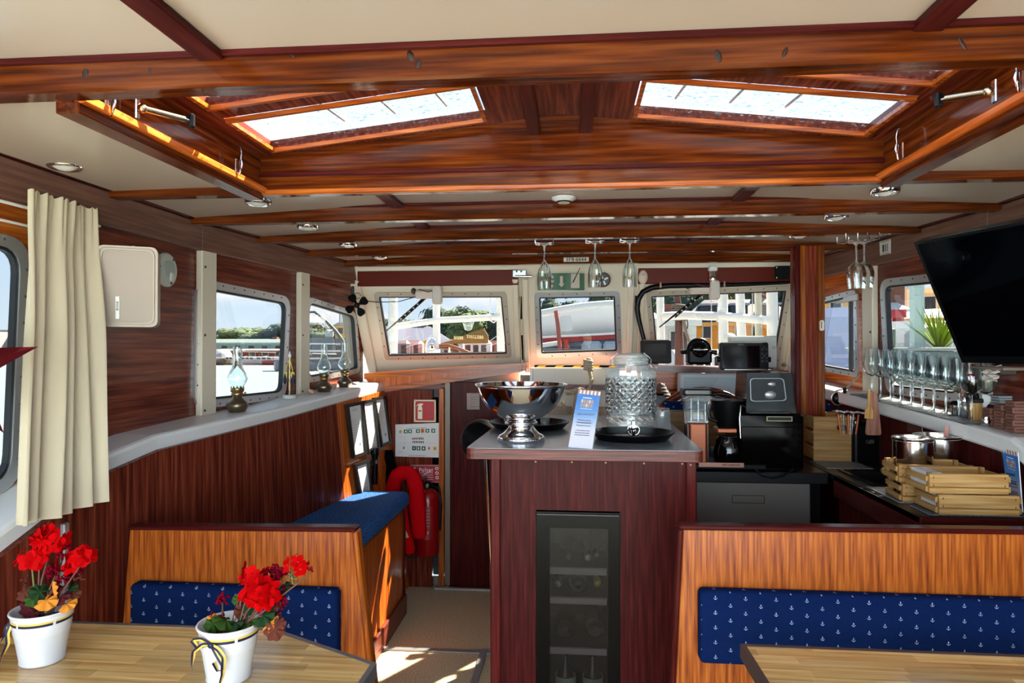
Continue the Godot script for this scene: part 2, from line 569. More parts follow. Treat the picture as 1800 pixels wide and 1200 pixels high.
func shell():
	# floor
	var f := struct("floor", "speckled beige brown carpet on the saloon floor")
	part("carpet", B.new().box(V(0, -0.03, -1.3), V(3.4, 0.06, 6.2)), M.carpet, f)
	var t := struct("trim_1", "bright aluminium strip round the floor hatch by the bar", V(-0.695, 0.004, -3.307))
	part("strip", B.new().box(V(-0.695, 0.004, -3.307) + V(0.02, 0, 0), V(0.60, 0.006, 0.035), 0.002), M.alu, t)
	part("strip", B.new().box(V(-0.423, 0.004, -3.332) + V(-0.02, 0.0005, 0.42), V(0.035, 0.006, 0.85), 0.002), M.alu, t)
	part("threshold", B.new().box(V(-0.55, 0.008, -4.15), V(0.62, 0.014, 0.03), 0.003), M.alu, t)
	# ceiling panels between beams and battens
	var c := struct("ceiling", "glossy cream ceiling panels between varnished beams", V(0, 2.045, -1.3))
	var zs := [-1.7, -0.2, 0.77, 1.268, 2.155, 2.64, 3.125, 3.6, 4.06, 4.34]
	var xs := [-1.64, -0.69, 0.61, 1.64]
	for i in zs.size() - 1:
		for j in 3:
			var x0: float = xs[j]; var x1: float = xs[j + 1]; var z0: float = zs[i]; var z1: float = zs[i + 1]
			if i == 3:
				if j == 1: continue
				if j == 0: x1 = -1.02
				else: x0 = 0.93
			var y0 := ceil_y(x0, z0); var y1 := ceil_y(x1, z0)
			part("ceiling_panel", B.new().hexa([V(x0, y0, -z0), V(x1, y1, -z0), V(x1, 2.10, -z0), V(x0, 2.10, -z0), V(x0, y0, -z1), V(x1, y1, -z1), V(x1, 2.10, -z1), V(x0, 2.10, -z1)]), M.ceil, c)
	# beams
	var k := 0
	for d in [-0.2, 0.28, 0.77, 1.268, 2.155, 2.64, 3.125, 3.6, 4.06]:
		k += 1
		var w: float = wall_x(d) - 0.01
		var names := {1.268: "thick varnished ceiling beam with knots, nearest of the beams", 2.155: "varnished ceiling beam along the front edge of the skylight", 2.64: "varnished ceiling beam just beyond the skylight", 3.125: "varnished ceiling beam, second one beyond the skylight", 3.6: "varnished ceiling beam the stemware hangs from", 4.06: "varnished ceiling beam with the number plate on it"}
		var o := struct("ceiling_beam_%d" % k, names.get(d, "varnished ceiling beam aft of the skylight, " + ["farthest", "middle", "nearest"][mini(k - 1, 2)] + " behind the camera"), V(0, 1.98, -d))
		part("beam", B.new().box(V(0, 2.0125, -d), V(2 * w, 0.065, 0.053), 0.005), wood("beam", 0, 0.1), o)
		if k == 4:
			for q in [V(-0.947, 2.015, -1.241), V(-0.816, 2.015, -1.241), V(-0.303, 2.023, -1.241), V(-0.289, 2.008, -1.241), V(0.255, 2.001, -1.241), V(0.371, 2.003, -1.241), V(0.668, 2.007, -1.241), V(-0.533, 2.038, -1.241)]:
				part("knot", B.new().ball(q, V(rng.randf_range(0.003, 0.007), rng.randf_range(0.006, 0.014), 0.0007), 10, Basis(Vector3.BACK, rng.randf_range(-0.6, 0.6))), mat(Color(0.13, 0.05, 0.03), 0.3), o)
		part("top_strip", B.new().box(V(0, 2.04, -d + 0.032), V(2 * w, 0.012, 0.014), 0.002), wood("dark", 0, 0.3), o)
	# battens over the panel joints
	for x in [-0.69, 0.61]:
		for q in [[-1.7, 1.24], [2.18, 4.03]]:
			k += 1
			var o := struct("trim_%d" % k, "dark batten over the ceiling panel joint " + ("to port" if x < 0 else "to starboard") + (" behind" if q[0] < 0 else " ahead of") + " the skylight", V(x, 2.04, -(q[0] + q[1]) / 2))
			part("batten", B.new().box(V(x, 2.037, -(q[0] + q[1]) / 2), V(0.052, 0.018, q[1] - q[0]), 0.003), wood("dark", 2, 0.3), o)
	# side walls above the ledges
	var pw := struct("wall_port", "reddish varnished plywood wall round the port windows", V(-1.57, 1.1, -1.3))
	var wp := wood("panel", 2, 0.22, 0.8)
	var w1 := [W(0.95, 1.11), W(1.77, 1.11), W(1.80, 1.765), W(0.95, 1.765)]
	var wa := [W(-0.95, 1.11), W(0.65, 1.11), W(0.65, 1.77), W(-0.95, 1.77)]
	var w2 := grow([W(-0.0126, 1.226), W(0.7126, 1.221), W(0.7547, 1.748), W(0.0015, 1.773)], -0.03)
	var w3 := grow([W(0.9197, 1.287), W(1.643, 1.321), W(1.571, 1.713), W(0.9294, 1.767)], -0.026)
	wall_panel(pw, PA, quad2(-1.7, 0.8, 0.85, 1.98), wa, 0.06, wp)
	wall_panel(pw, PA, quad2(0.8, 1.95, 0.85, 1.98), w1, 0.07, wood("teak", 2, 0.25))
	wall_panel(pw, PA, quad2(1.95, 2.7, 0.85, 1.98), [], 0, wp)
	wall_panel(pw, PB, quad2(0.0, 0.86, 1.0, 1.98), w2, 0.06, wp)
	wall_panel(pw, PB, quad2(0.86, 1.70, 1.0, 1.98), w3, 0.05, wp)
	window(1, "port window half hidden by the cream curtain", PA, w1, 0.07, M.tint, 0.028)
	window(2, "port window behind the single oil lamp", PB, w2, 0.06, M.tint)
	window(3, "small port window behind the two oil lamps", PB, w3, 0.05, M.tint, 0.025)
	window(4, "long port window beside the camera", PA, wa, 0.06, M.clear)
	var sw := struct("wall_starboard", "reddish varnished plywood wall round the starboard windows", V(1.57, 1.1, -1.3))
	var w4 := grow([W(0.168, 1.263), W(0.7267, 1.267), W(0.7703, 1.812), W(0.15, 1.79)], -0.028)
	var w5 := grow([W(0.9747, 1.327), W(1.5, 1.359), W(1.496, 1.763), W(0.9927, 1.787)], -0.022)
	wall_panel(sw, SA, quad2(-1.7, 0.8, 0.85, 1.98), wa, 0.06, wp)
	wall_panel(sw, SA, quad2(0.8, 2.1, 0.85, 1.98), [W(0.95, 1.11), W(1.77, 1.11), W(1.80, 1.765), W(0.95, 1.765)], 0.07, wp)
	wall_panel(sw, SA, quad2(2.1, 2.7, 0.85, 1.98), [], 0, wp)
	wall_panel(sw, SB, quad2(0.0, 0.88, 1.0, 1.98), w4, 0.055, wp)
	wall_panel(sw, SB, quad2(0.88, 1.78, 1.0, 1.98), w5, 0.03, wood("orange", 2, 0.2))
	window(5, "starboard window behind the row of wine glasses", SB, w4, 0.055, M.tint)
	var wd := window(6, "sliding starboard window beside the mahogany post", SB, w5, 0.03, M.tint, 0.022)
	part("slide_bar", B.new().box(SB.p(W(1.064, 1.561), 0.0), V(0.02, 0.42, 0.02), 0.003), mat(Color(0.30, 0.32, 0.34), 0.4, 0.5), wd)
	add_top_blind(wd)
	window(7, "long starboard window beside the camera", SA, wa, 0.06, M.tint)
	window(8, "starboard window beyond the television", SA, w1, 0.07, M.tint, 0.028)
	ledge("trim_20", "white ledge under the port windows carrying the oil lamps", PORT_LEDGE, -1.0)
	ledge("trim_21", "white ledge under the starboard windows carrying the wine glasses", STAR_LEDGE, 1.0)
	# cornices along the deckhead
	for s in [-1.0, 1.0]:
		var co := struct("trim_%d" % (22 if s < 0 else 23), "brown cornice plank above the " + ("port" if s < 0 else "starboard") + " windows", V(s * 1.55, 1.93, -1.5))
		for q in [[-1.7, 2.7], [2.7, 4.3]]:
			var x0: float = wall_x(q[0]) ; var x1: float = wall_x(q[1])
			var lp := []
			for g in [[x0, q[0]], [x1, q[1]]]:
				for y in ([1.885, 2.0] if g[1] == q[0] else [2.0, 1.885]): lp.append(V(s * g[0], y, -g[1]))
			part("plank", B.new().prism(lp, V(-s * 0.032, 0, 0), 0.004), wood("cornice", 2, 0.35), co)
			var lq := []
			for g in [[x0, q[0]], [x1, q[1]]]:
				for y in ([2.0, 2.045] if g[1] == q[0] else [2.045, 2.0]): lq.append(V(s * g[0], y, -g[1]))
			part("bead", B.new().prism(lq, V(-s * 0.05, 0, 0), 0.006), wood("dark", 2, 0.3), co)
	# posts between the windows
	post(24, "cream post between the loudspeaker and the port window", PB, 0.005, 0.105, 1.17)
	post(25, "cream post with the flag staff in front of it", PB, 0.825, 0.925, 1.2)
	post(26, "cream post on the starboard side beside the knife block", SB, 0.02, 0.12, 1.18)
	post(27, "cream post behind the first wine glasses", SB, 0.80, 0.90, 1.22)
	# boards below the ledges
	var pl := struct("wall_port_lower", "dark mahogany boards below the port ledge", V(-1.46, 0, -2.0))
	var us := [-1.7, 0.4, 1.2, 1.76, 2.26, 2.866, 3.517, 4.2]
	for i in us.size() - 1:
		lower_board(pl, us[i], us[i + 1], -1.0, PORT_LEDGE, wood("orange" if us[i] > 3.4 else "mahogany", 1, 0.24, 0.9))
	part("metal_strip", B.new().box(V(-1.395, 0.5, -1.76), V(0.014, 1.0, 0.022), 0.003), M.alu, pl)
	var sl := struct("wall_starboard_lower", "dark mahogany boards below the starboard ledge", V(1.46, 0, -2.0))
	us = [-1.7, 0.4, 1.2, 1.9, 2.55, 3.2, 4.2]
	for i in us.size() - 1:
		lower_board(sl, us[i], us[i + 1], 1.0, STAR_LEDGE, wood("dark", 1, 0.3, 0.9))

func add_top_blind(w: Node):
	part("rail", B.new().box(SB.p(W(1.098, 1.744), 0.004), V(0.012, 0.035, 0.30), 0.003), M.alu, w)

func post(num: int, label: String, fr: Fr, u0: float, u1: float, v0: float):
	var o := struct("trim_%d" % num, label, fr.p(W((u0 + u1) / 2, v0)))
	part("post", B.new().prism(fr.loop(quad2(u0, u1, v0, 1.89)), fr.n * 0.03, 0.004), M.cream, o)
	var b := B.new()
	for v in [v0 + 0.05, (v0 + 1.9) / 2, 1.82]: b.ball(fr.p(W(lerpf(u0, u1, 0.2), v), 0.03), Vector3.ONE * 0.006, 8)
	part("screw", b, mat(Color(0.3, 0.28, 0.25), 0.4, 0.5), o, "stuff")

func lower_board(parent: Node, d0: float, d1: float, s: float, path: Array, m: Material):
	d0 += 0.002; d1 -= 0.002
	var cuts := [d0]
	for k in path:
		if k[0] > d0 and k[0] < d1: cuts.append(k[0])
	if d0 < 2.7 and d1 > 2.7: cuts.append(2.7)
	cuts.sort(); cuts.append(d1)
	var b := B.new()
	for i in cuts.size() - 1:
		var p := []
		for d in [cuts[i], cuts[i + 1]]:
			var y: float = ledge_y(path, d)
			var x: float = ledge_x(d, s) + (-0.02 if s < 0 else 0.04)
			var lean := maxf(0.0, 0.12 * (d - 2.21) / 1.97) * y if s < 0 else 0.0
			p += [V(s * (x - lean), 0, -d), V(s * x, y - 0.05, -d), V(s * (x + 0.1), y - 0.05, -d), V(s * (x + 0.1), 0, -d)]
		b.hexa(p)
	part("board", b, m, parent)

func front_wall():
	var fw := struct("wall_front", "cream painted wheelhouse front round the forward windows", V(0, 1.36, -4.44))
	var cr: Material = M.cream
	var h1 := grow([W(-1.248, 0.048), W(-0.4049, 0.0655), W(-0.4252, 0.5136), W(-1.273, 0.5166)], -0.025)
	var h2 := grow([W(-0.2385, 0.0697), W(0.2964, 0.0901), W(0.2726, 0.5081), W(-0.2473, 0.5011)], -0.022)
	var h3 := grow([W(0.5018, -0.0285), W(1.275, -0.0377), W(1.301, 0.5392), W(0.4352, 0.5068)], -0.025)
	wall_panel(fw, FW, [W(-1.5, -0.16), W(-0.36, -0.16), W(-0.36, 0.76), W(-1.5, 0.76)], h1, 0.012, cr)
	wall_panel(fw, FW, [W(-0.36, -0.02), W(0.40, -0.02), W(0.40, 0.76), W(-0.36, 0.76)], h2, 0.01, cr)
	wall_panel(fw, FW, [W(0.40, -0.16), W(1.5, -0.16), W(1.5, 0.76), W(0.40, 0.76)], h3, 0.012, cr)
	var fm := mat(Color(0.70, 0.66, 0.60), 0.4, 0.35)
	window(9, "forward window with the wiper and the white pipes outside, to port", FW, h1, 0.012, M.tint, 0.024, fm)
	window(10, "window in the white door under the green exit sign", FW, h2, 0.012, M.tint, 0.026, M.alu)
	window(11, "forward window above the compass and the chart plotter", FW, h3, 0.012, M.tint, 0.024, fm)
	# door posts
	var dp := struct("trim_30", "cream door posts either side of the forward door", V(-0.3, 1.3, -4.4))
	for u in [-0.365, -0.305, 0.345, 0.41]:
		part("door_post", B.new().prism(FW.loop(quad2(u - 0.018, u + 0.018, -0.03, 0.60)), FW.n * 0.035, 0.006), cr, dp)
	part("slot", B.new().prism(FW.loop(quad2(-0.345, -0.33, 0.33, 0.48)), FW.n * 0.004), M.blackmatt, dp)
	part("slot", B.new().prism(FW.loop(quad2(-0.345, -0.33, 0.05, 0.22)), FW.n * 0.004), M.blackmatt, dp)
	part("slot", B.new().prism(FW.loop(quad2(0.372, 0.382, 0.40, 0.48)), FW.n * 0.004), wood("dark", 1), dp)
	# corner pilasters of the wheelhouse front
	for s in [-1.0, 1.0]:
		var cp := struct("trim_%d" % (31 if s < 0 else 32), "cream corner pilaster of the wheelhouse front to " + ("port" if s < 0 else "starboard"), V(s * 1.35, 1.3, -4.4))
		part("pilaster", B.new().prism(FW.loop([W(s * 1.30, -0.13), W(s * 1.36, -0.13), W(s * 1.42, 0.6), W(s * 1.35, 0.6)]), FW.n * 0.03, 0.006), cr, cp)
	# brown header boards
	for q in [[V(-1.363, 1.881, -4.19), V(-0.346, 1.95, -4.19), 33, "brown header board above the port forward window"], [V(0.385, 1.873, -4.19), V(1.313, 1.96, -4.19), 34, "brown header board above the starboard forward window"]]:
		var o := struct("trim_%d" % q[2], q[3], V((q[0].x + q[1].x) / 2, 1.92, -4.19))
		part("header", B.new().box(V((q[0].x + q[1].x) / 2, 1.918, -4.205), V(q[1].x - q[0].x, 0.095, 0.03), 0.003), mat(Color(0.36, 0.12, 0.08), 0.4, 0.0, 0.25), o)
	var hp := struct("trim_35", "cream panel strip above the forward door", V(0.02, 1.95, -4.2))
	part("strip", B.new().box(V(0.02, 1.985, -4.22), V(0.80, 0.10, 0.02), 0.003), cr, hp)
	# bulkhead below
	var bh := struct("wall_bulkhead", "mahogany bulkhead below the port forward window", V(-0.9, 0, -4.18))
	part("panel", B.new().box(V(-1.135, 0.61, -4.2), V(0.51, 1.22, 0.04)), wood("mahogany", 1, 0.25), bh)
	part("edge_board", B.new().box(V(-0.821, 0.639, -4.19) + V(0, -0.03, 0), V(0.034, 1.25, 0.05), 0.004), wood("teak", 1, 0.3), bh)
	part("metal_strip", B.new().box(V(-0.783, 0.642, -4.18) + V(0, 0, 0), V(0.034, 1.25, 0.02), 0.002), mat(Color(0.45, 0.40, 0.36), 0.45, 0.5), bh)
	part("panel", B.new().box(V(0.02, 0.55, -4.36), V(1.6, 1.1, 0.04)), wood("mahogany", 1, 0.3), bh)
	part("panel", B.new().box(V(0.9, 0.60, -4.3), V(1.0, 1.2, 0.04)), wood("dark", 1, 0.3), bh)
	var d1 := struct("door_1", "dark mahogany door beside the bar with a metal vent", V(-0.53, 0, -4.2))
	part("door_leaf", B.new().box(V(-0.52, 0.635, -4.21), V(0.52, 1.27, 0.03), 0.003), wood("dark", 1, 0.3), d1)
	var v := part("vent", B.new().box(V(-0.623, 1.153, -4.18), V(0.085, 0.105, 0.008), 0.002), mat(Color(0.36, 0.28, 0.26), 0.35, 0.6), d1)
	var b := B.new()
	for i in 6: b.box(V(-0.611, 1.154, -4.17) + V(0, -0.035 + i * 0.014, 0), V(0.06, 0.006, 0.008), 0.002)
	part("louvre", b, mat(Color(0.45, 0.42, 0.4), 0.3, 0.8), v, "stuff")
	v.get_child(0).position = Vector3.ZERO
	# port shelf under the window: rails and an orange panel, rising to the centre
	var sf := struct("trim_36", "sloping teak shelf front below the port forward window", V(-0.773, 1.311, -4.18))
	var a0: Vector3 = V(-1.315, 1.323, -4.18); var a1: Vector3 = V(-0.292, 1.393, -4.18)
	var b0: Vector3 = V(-1.242, 1.202, -4.18); var b1: Vector3 = V(-0.292, 1.347, -4.18)
	part("top_rail", B.new().hexa([a0, a1, a1 + V(0, -0.032, 0), a0 + V(0, -0.036, 0), a0 + V(0, 0, -0.27), a1 + V(0, 0, -0.27), a1 + V(0, -0.032, -0.27), a0 + V(0, -0.036, -0.27)]), wood("teak", 0, 0.25), sf)
	part("panel", B.new().hexa([a0 + V(0, -0.03, -0.01), a1 + V(0, -0.03, -0.01), b1 + V(0, 0.02, -0.01), b0 + V(0, 0.02, -0.01), a0 + V(0, -0.03, -0.04), a1 + V(0, -0.03, -0.04), b1 + V(0, 0.02, -0.04), b0 + V(0, 0.02, -0.04)]), wood("orange", 1, 0.25), sf)
	part("bottom_rail", B.new().hexa([b0 + V(0, 0.03, 0.01), b1 + V(0, 0.025, 0.01), b1 + V(0, -0.005, 0.01), b0 + V(0, -0.005, 0.01), b0 + V(0, 0.03, -0.04), b1 + V(0, 0.025, -0.04), b1 + V(0, -0.005, -0.04), b0 + V(0, -0.005, -0.04)]), wood("teak", 0, 0.25), sf)
	# white lower door
	var d2 := struct("door_2", "white lower half of the forward door with a rope on it", V(-0.036, 1.201, -4.3))
	part("door_leaf", B.new().box(V(0.0, 1.0, -4.3), V(0.56, 0.72, 0.04), 0.006), M.cream, d2)
	part("edge", B.new().box(V(-0.27, 1.0, -4.275), V(0.02, 0.72, 0.02), 0.004), M.white, d2)
	part("step", B.new().box(V(0.0, 0.95, -4.22), V(0.60, 0.34, 0.10), 0.01), mat(Color(0.66, 0.60, 0.53), 0.5), d2)
	var hz := part("hazard_tape", B.new().box(FW.p(W(0.03, 0.005), 0.005), V(0.58, 0.014, 0.01), 0.001), M.blackmatt, d2)
	for i in 5:
		part("yellow_stripe", B.new().prism(FW.loop([W(-0.25 + i * 0.115, 0.0), W(-0.20 + i * 0.115, 0.0), W(-0.18 + i * 0.115, 0.014), W(-0.23 + i * 0.115, 0.014)], 0.0105), FW.n * 0.001), mat(Color(0.85, 0.72, 0.05), 0.6), d2)
	var hb := struct("trim_38", "dark hull planking ahead of the bulkhead", V(0, 0, -4.62))
	part("hull_front", B.new().box(V(0, 0.62, -4.62), V(3.4, 1.36, 0.05)), M.blackmatt, hb)
	part("shelf", B.new().box(V(0, 1.24, -4.42), V(2.9, 0.03, 0.42)), wood("panel", 0, 0.3), hb)
	for s in [-1.0, 1.0]: part("hull_side", B.new().box(V(s * 1.60, 0.55, -1.3), V(0.06, 1.1, 6.6)), M.blackmatt, hb)
	var ad := struct("trim_39", "pale aft deck behind the open after end of the saloon", V(0, -0.03, 3.4))
	part("deck", B.new().box(V(0, -0.03, 3.6), V(3.4, 0.06, 3.6)), mat(Color(0.46, 0.44, 0.42), 0.7), ad)
	# deck outside the wheelhouse and the roof over it
	var dk := struct("trim_37", "wheelhouse roof edge above the forward windows", V(0, 2.05, -4.3))
	part("roof_edge", B.new().box(V(0, 2.085, -4.36), V(3.3, 0.03, 0.16)), M.cream, dk)

func skylight():
	var o := struct("window_12", "raised skylight of varnished timber with rain-wet panes", V(-0.04, 1.97, -1.7))
	var wd := wood("beam", 2, 0.1, 1.0, 1.15); var wx := wood("beam", 0, 0.1, 1.0, 1.0); var dk := wood("mahogany", 2, 0.15)
	# coaming sides
	for s in [-1.0, 1.0]:
		var x := -1.01 if s < 0 else 0.915
		part("coaming", B.new().box(V(x + s * 0.02, 2.06, -1.71), V(0.03, 0.16, 0.86)), wd, o)
		part("ledge_strip", B.new().box(V(x - s * 0.006, 1.99, -1.712), V(0.028, 0.02, 0.83), 0.003), wood("orange", 2, 0.25), o)
		part("under_board", B.new().box(V(x + s * 0.02, 1.972, -1.712), V(0.052, 0.026, 0.83), 0.003), wood("beam", 2, 0.2), o)
	# front and back boards with a peak
	for z in [-2.155]:
		var lp := [V(-1.03, 2.02, z), V(0.93, 2.02, z), V(0.93, 2.105, z), V(-0.045, 2.215, z), V(-1.03, 2.105, z)]
		part("end_board", B.new().prism(lp, V(0, 0, 0.028 if z < -2 else -0.028)), wx, o)
		if z < -2:
			part("end_board", B.new().box(V(-0.05, 2.0, z + 0.013), V(1.96, 0.045, 0.03), 0.002), wx, o)
			part("moulding", B.new().box(V(-0.05, 1.983, z + 0.032), V(1.92, 0.018, 0.022), 0.004), wood("teak", 0, 0.2), o)
	# sloping roof sides
	for s in [-1.0, 1.0]:
		var xe := -1.03 if s < 0 else 0.93
		var ri := V(-0.045, 2.21, 0); var ed := V(xe, 2.10, 0)
		var along := (ri - ed).normalized(); var L := ed.distance_to(ri)
		var up := V(-along.y, along.x, 0) * (1.0 if along.x > 0 else -1.0)
		var fr := Fr.new(V(xe, 2.10, -1.25), along, V(0, 0, -1), -up)
		var bars := [[0.0, 0.075, 0.0, 0.91], [L - 0.22, L, 0.0, 0.91], [0.075, L - 0.22, 0.83, 0.91], [0.075, L - 0.22, 0.45, 0.53], [0.075, L - 0.22, 0.0, 0.06]]
		for k in bars:
			part("roof_board", B.new().prism(fr.loop(quad2(k[0], k[1], k[2], k[3])), up * 0.03), dk, o)
		for k in [[0.06, 0.45], [0.53, 0.83]]:
			var hole := quad2(0.078, L - 0.223, k[0] + 0.003, k[1] - 0.003)
			part("pane_moulding", B.new().ring(fr.loop(hole), fr.loop(grow(hole, -0.012)), -up * 0.012), wood("teak", 0, 0.2), o)
			var b := B.new(); var g := fr.loop(grow(hole, 0.003), -0.012)
			b.quad(g[0], g[1], g[2], g[3])
			part("pane", b, M.roof_glass, o)
			# rain on the glass
			b = B.new()
			for i in 900:
				var p := W(rng.randf_range(hole[0].x + 0.01, hole[1].x - 0.01), rng.randf_range(hole[0].y + 0.01, hole[2].y - 0.01))
				var r := rng.randf_range(0.0012, 0.0042) * (1.0 if rng.randf() < 0.8 else 1.5)
				var c := fr.p(p, -0.0135)
				var w := rng.randf_range(0.6, 1.6)
				var lp := []
				for a in 6: lp.append(c + fr.u * cos(a * TAU / 6) * r * w + fr.v * sin(a * TAU / 6) * r)
				for a in 6: b.tri(lp[a], lp[(a + 1) % 6], c + up * r * 0.5)
			part("raindrop", b, M.drop, o, "stuff")
			for i in 3:
				var u := lerpf(hole[0].x, hole[1].x, 0.28 + 0.24 * i)
				part("wire", B.new().tube([fr.p(W(u, hole[0].y - 0.03), -0.07), fr.p(W(u + 0.04, hole[2].y + 0.03), -0.07)], 0.004, 6), mat(Color(0.3, 0.32, 0.34), 0.5), o)
	# ridge boards and carlins
	for x in [-0.125, 0.035]:
		part("ridge_rib", B.new().box(V(x, 2.165, -1.70), V(0.038, 0.035, 0.86), 0.004), wood("dark", 2, 0.3), o)
	skylight_hardware()

func skylight_hardware():
	for s in [-1.0, 1.0]:
		var side := "port" if s < 0 else "starboard"
		# friction stay with a black knob
		var p0: Vector3 = V(-0.985, 2.029, -1.473) if s < 0 else V(0.885, 2.031, -1.546)
		var p1: Vector3 = V(-0.93, 2.034, -1.58) if s < 0 else V(0.83, 2.047, -1.639)
		var t := place("window_stay", "chrome telescopic stay with black knob inside the skylight on the " + side + " coaming", "window stay", p0, "skylight stays")
		part("bracket", B.new().box(p0 + V(s * 0.012, 0, 0), V(0.006, 0.05, 0.016), 0.002), M.steel, t)
		part("tube", B.new().tube([p0, p0.lerp(p1, 0.85)], 0.0075, 12), M.brass_pale, t)
		part("end_cap", B.new().ball(p0, Vector3.ONE * 0.011, 12), M.brass_pale, t)
		part("rod", B.new().tube([p0.lerp(p1, 0.8), p1], 0.004, 8), M.chrome, t)
		part("knob", B.new().box(p1, V(0.016, 0.035, 0.016), 0.004), M.black, t)
		# toggle latches
		for q in ([V(-0.985, 2.022, -1.932), V(-0.985, 2.006, -1.371)] if s < 0 else [V(0.885, 2.027, -1.96), V(0.885, 2.02, -1.448)]):
			var far: bool = q.z < -1.7
			var k := place("toggle_latch", "small chrome toggle latch on the " + side + " skylight coaming, " + ("in the far corner" if far else "close to the near beam"), "latch", q, "skylight latches")
			part("latch_plate", B.new().box(q + V(s * 0.012, -0.004, 0), V(0.005, 0.045, 0.014), 0.002), M.steel, k)
			part("lever", B.new().tube([q + V(0, -0.03, 0.003), q + V(-s * 0.004, 0.0, 0), q + V(0, 0.015, -0.003)], [0.003, 0.006, 0.004], 8), M.chrome, k)
			part("hook", B.new().tube([q + V(0, 0.012, -0.004), q + V(-s * 0.003, 0.035, -0.002), q + V(0, 0.055, 0.0), q + V(s * 0.008, 0.058, 0.0)], 0.0022, 6), M.steel, k)

func ceiling_fittings():
	# recessed downlights: a chrome ring with a bulging pale lens
	var spots := [[V(-1.461, 2.012, -1.834), "chrome ceiling downlight above the curtain"], [V(-1.133, 2.012, -2.357), "chrome ceiling downlight left of the skylight corner, beyond its front beam"], [V(-1.15, 2.012, -2.858), "chrome ceiling downlight second along the port row"], [V(-1.146, 2.012, -3.375), "chrome ceiling downlight third along the port row"], [V(-1.119, 2.012, -3.851), "farthest chrome ceiling downlight of the port row"],
		[V(1.037, 2.012, -2.388), "chrome ceiling downlight near the starboard corner of the skylight"], [V(1.042, 2.012, -2.831), "chrome ceiling downlight second along the starboard row"], [V(1.042, 2.012, -3.281), "chrome ceiling downlight third along the starboard row"]]
	for q in spots:
		var t := thing("ceiling_lamp", q[1], "ceiling lamp", q[0] + V(0, 0.001, 0), "downlights")
		part("ring", B.new().lathe([W(0.030, -0.012), null, W(0.040, -0.017), W(0.045, -0.012), W(0.047, 0.0)], 28), M.chrome, t)
		part("lens", B.new().lathe([W(0.0, -0.024), W(0.016, -0.021), W(0.031, -0.013)], 20), M.lens, t)
	var p: Vector3 = V(-0.04, 2.043, -2.552)
	var sd := thing("smoke_detector", "white round detector on the ceiling under the skylight's front beam", "detector", p)
	part("base", B.new().lathe([W(0.0, -0.022), W(0.022, -0.021), null, W(0.026, -0.016), W(0.045, -0.007), W(0.046, 0.0)], 24), M.white, sd)
	part("vent_ring", B.new().lathe([W(0.0245, -0.020), W(0.0285, -0.0155)], 24), M.blackmatt, sd)

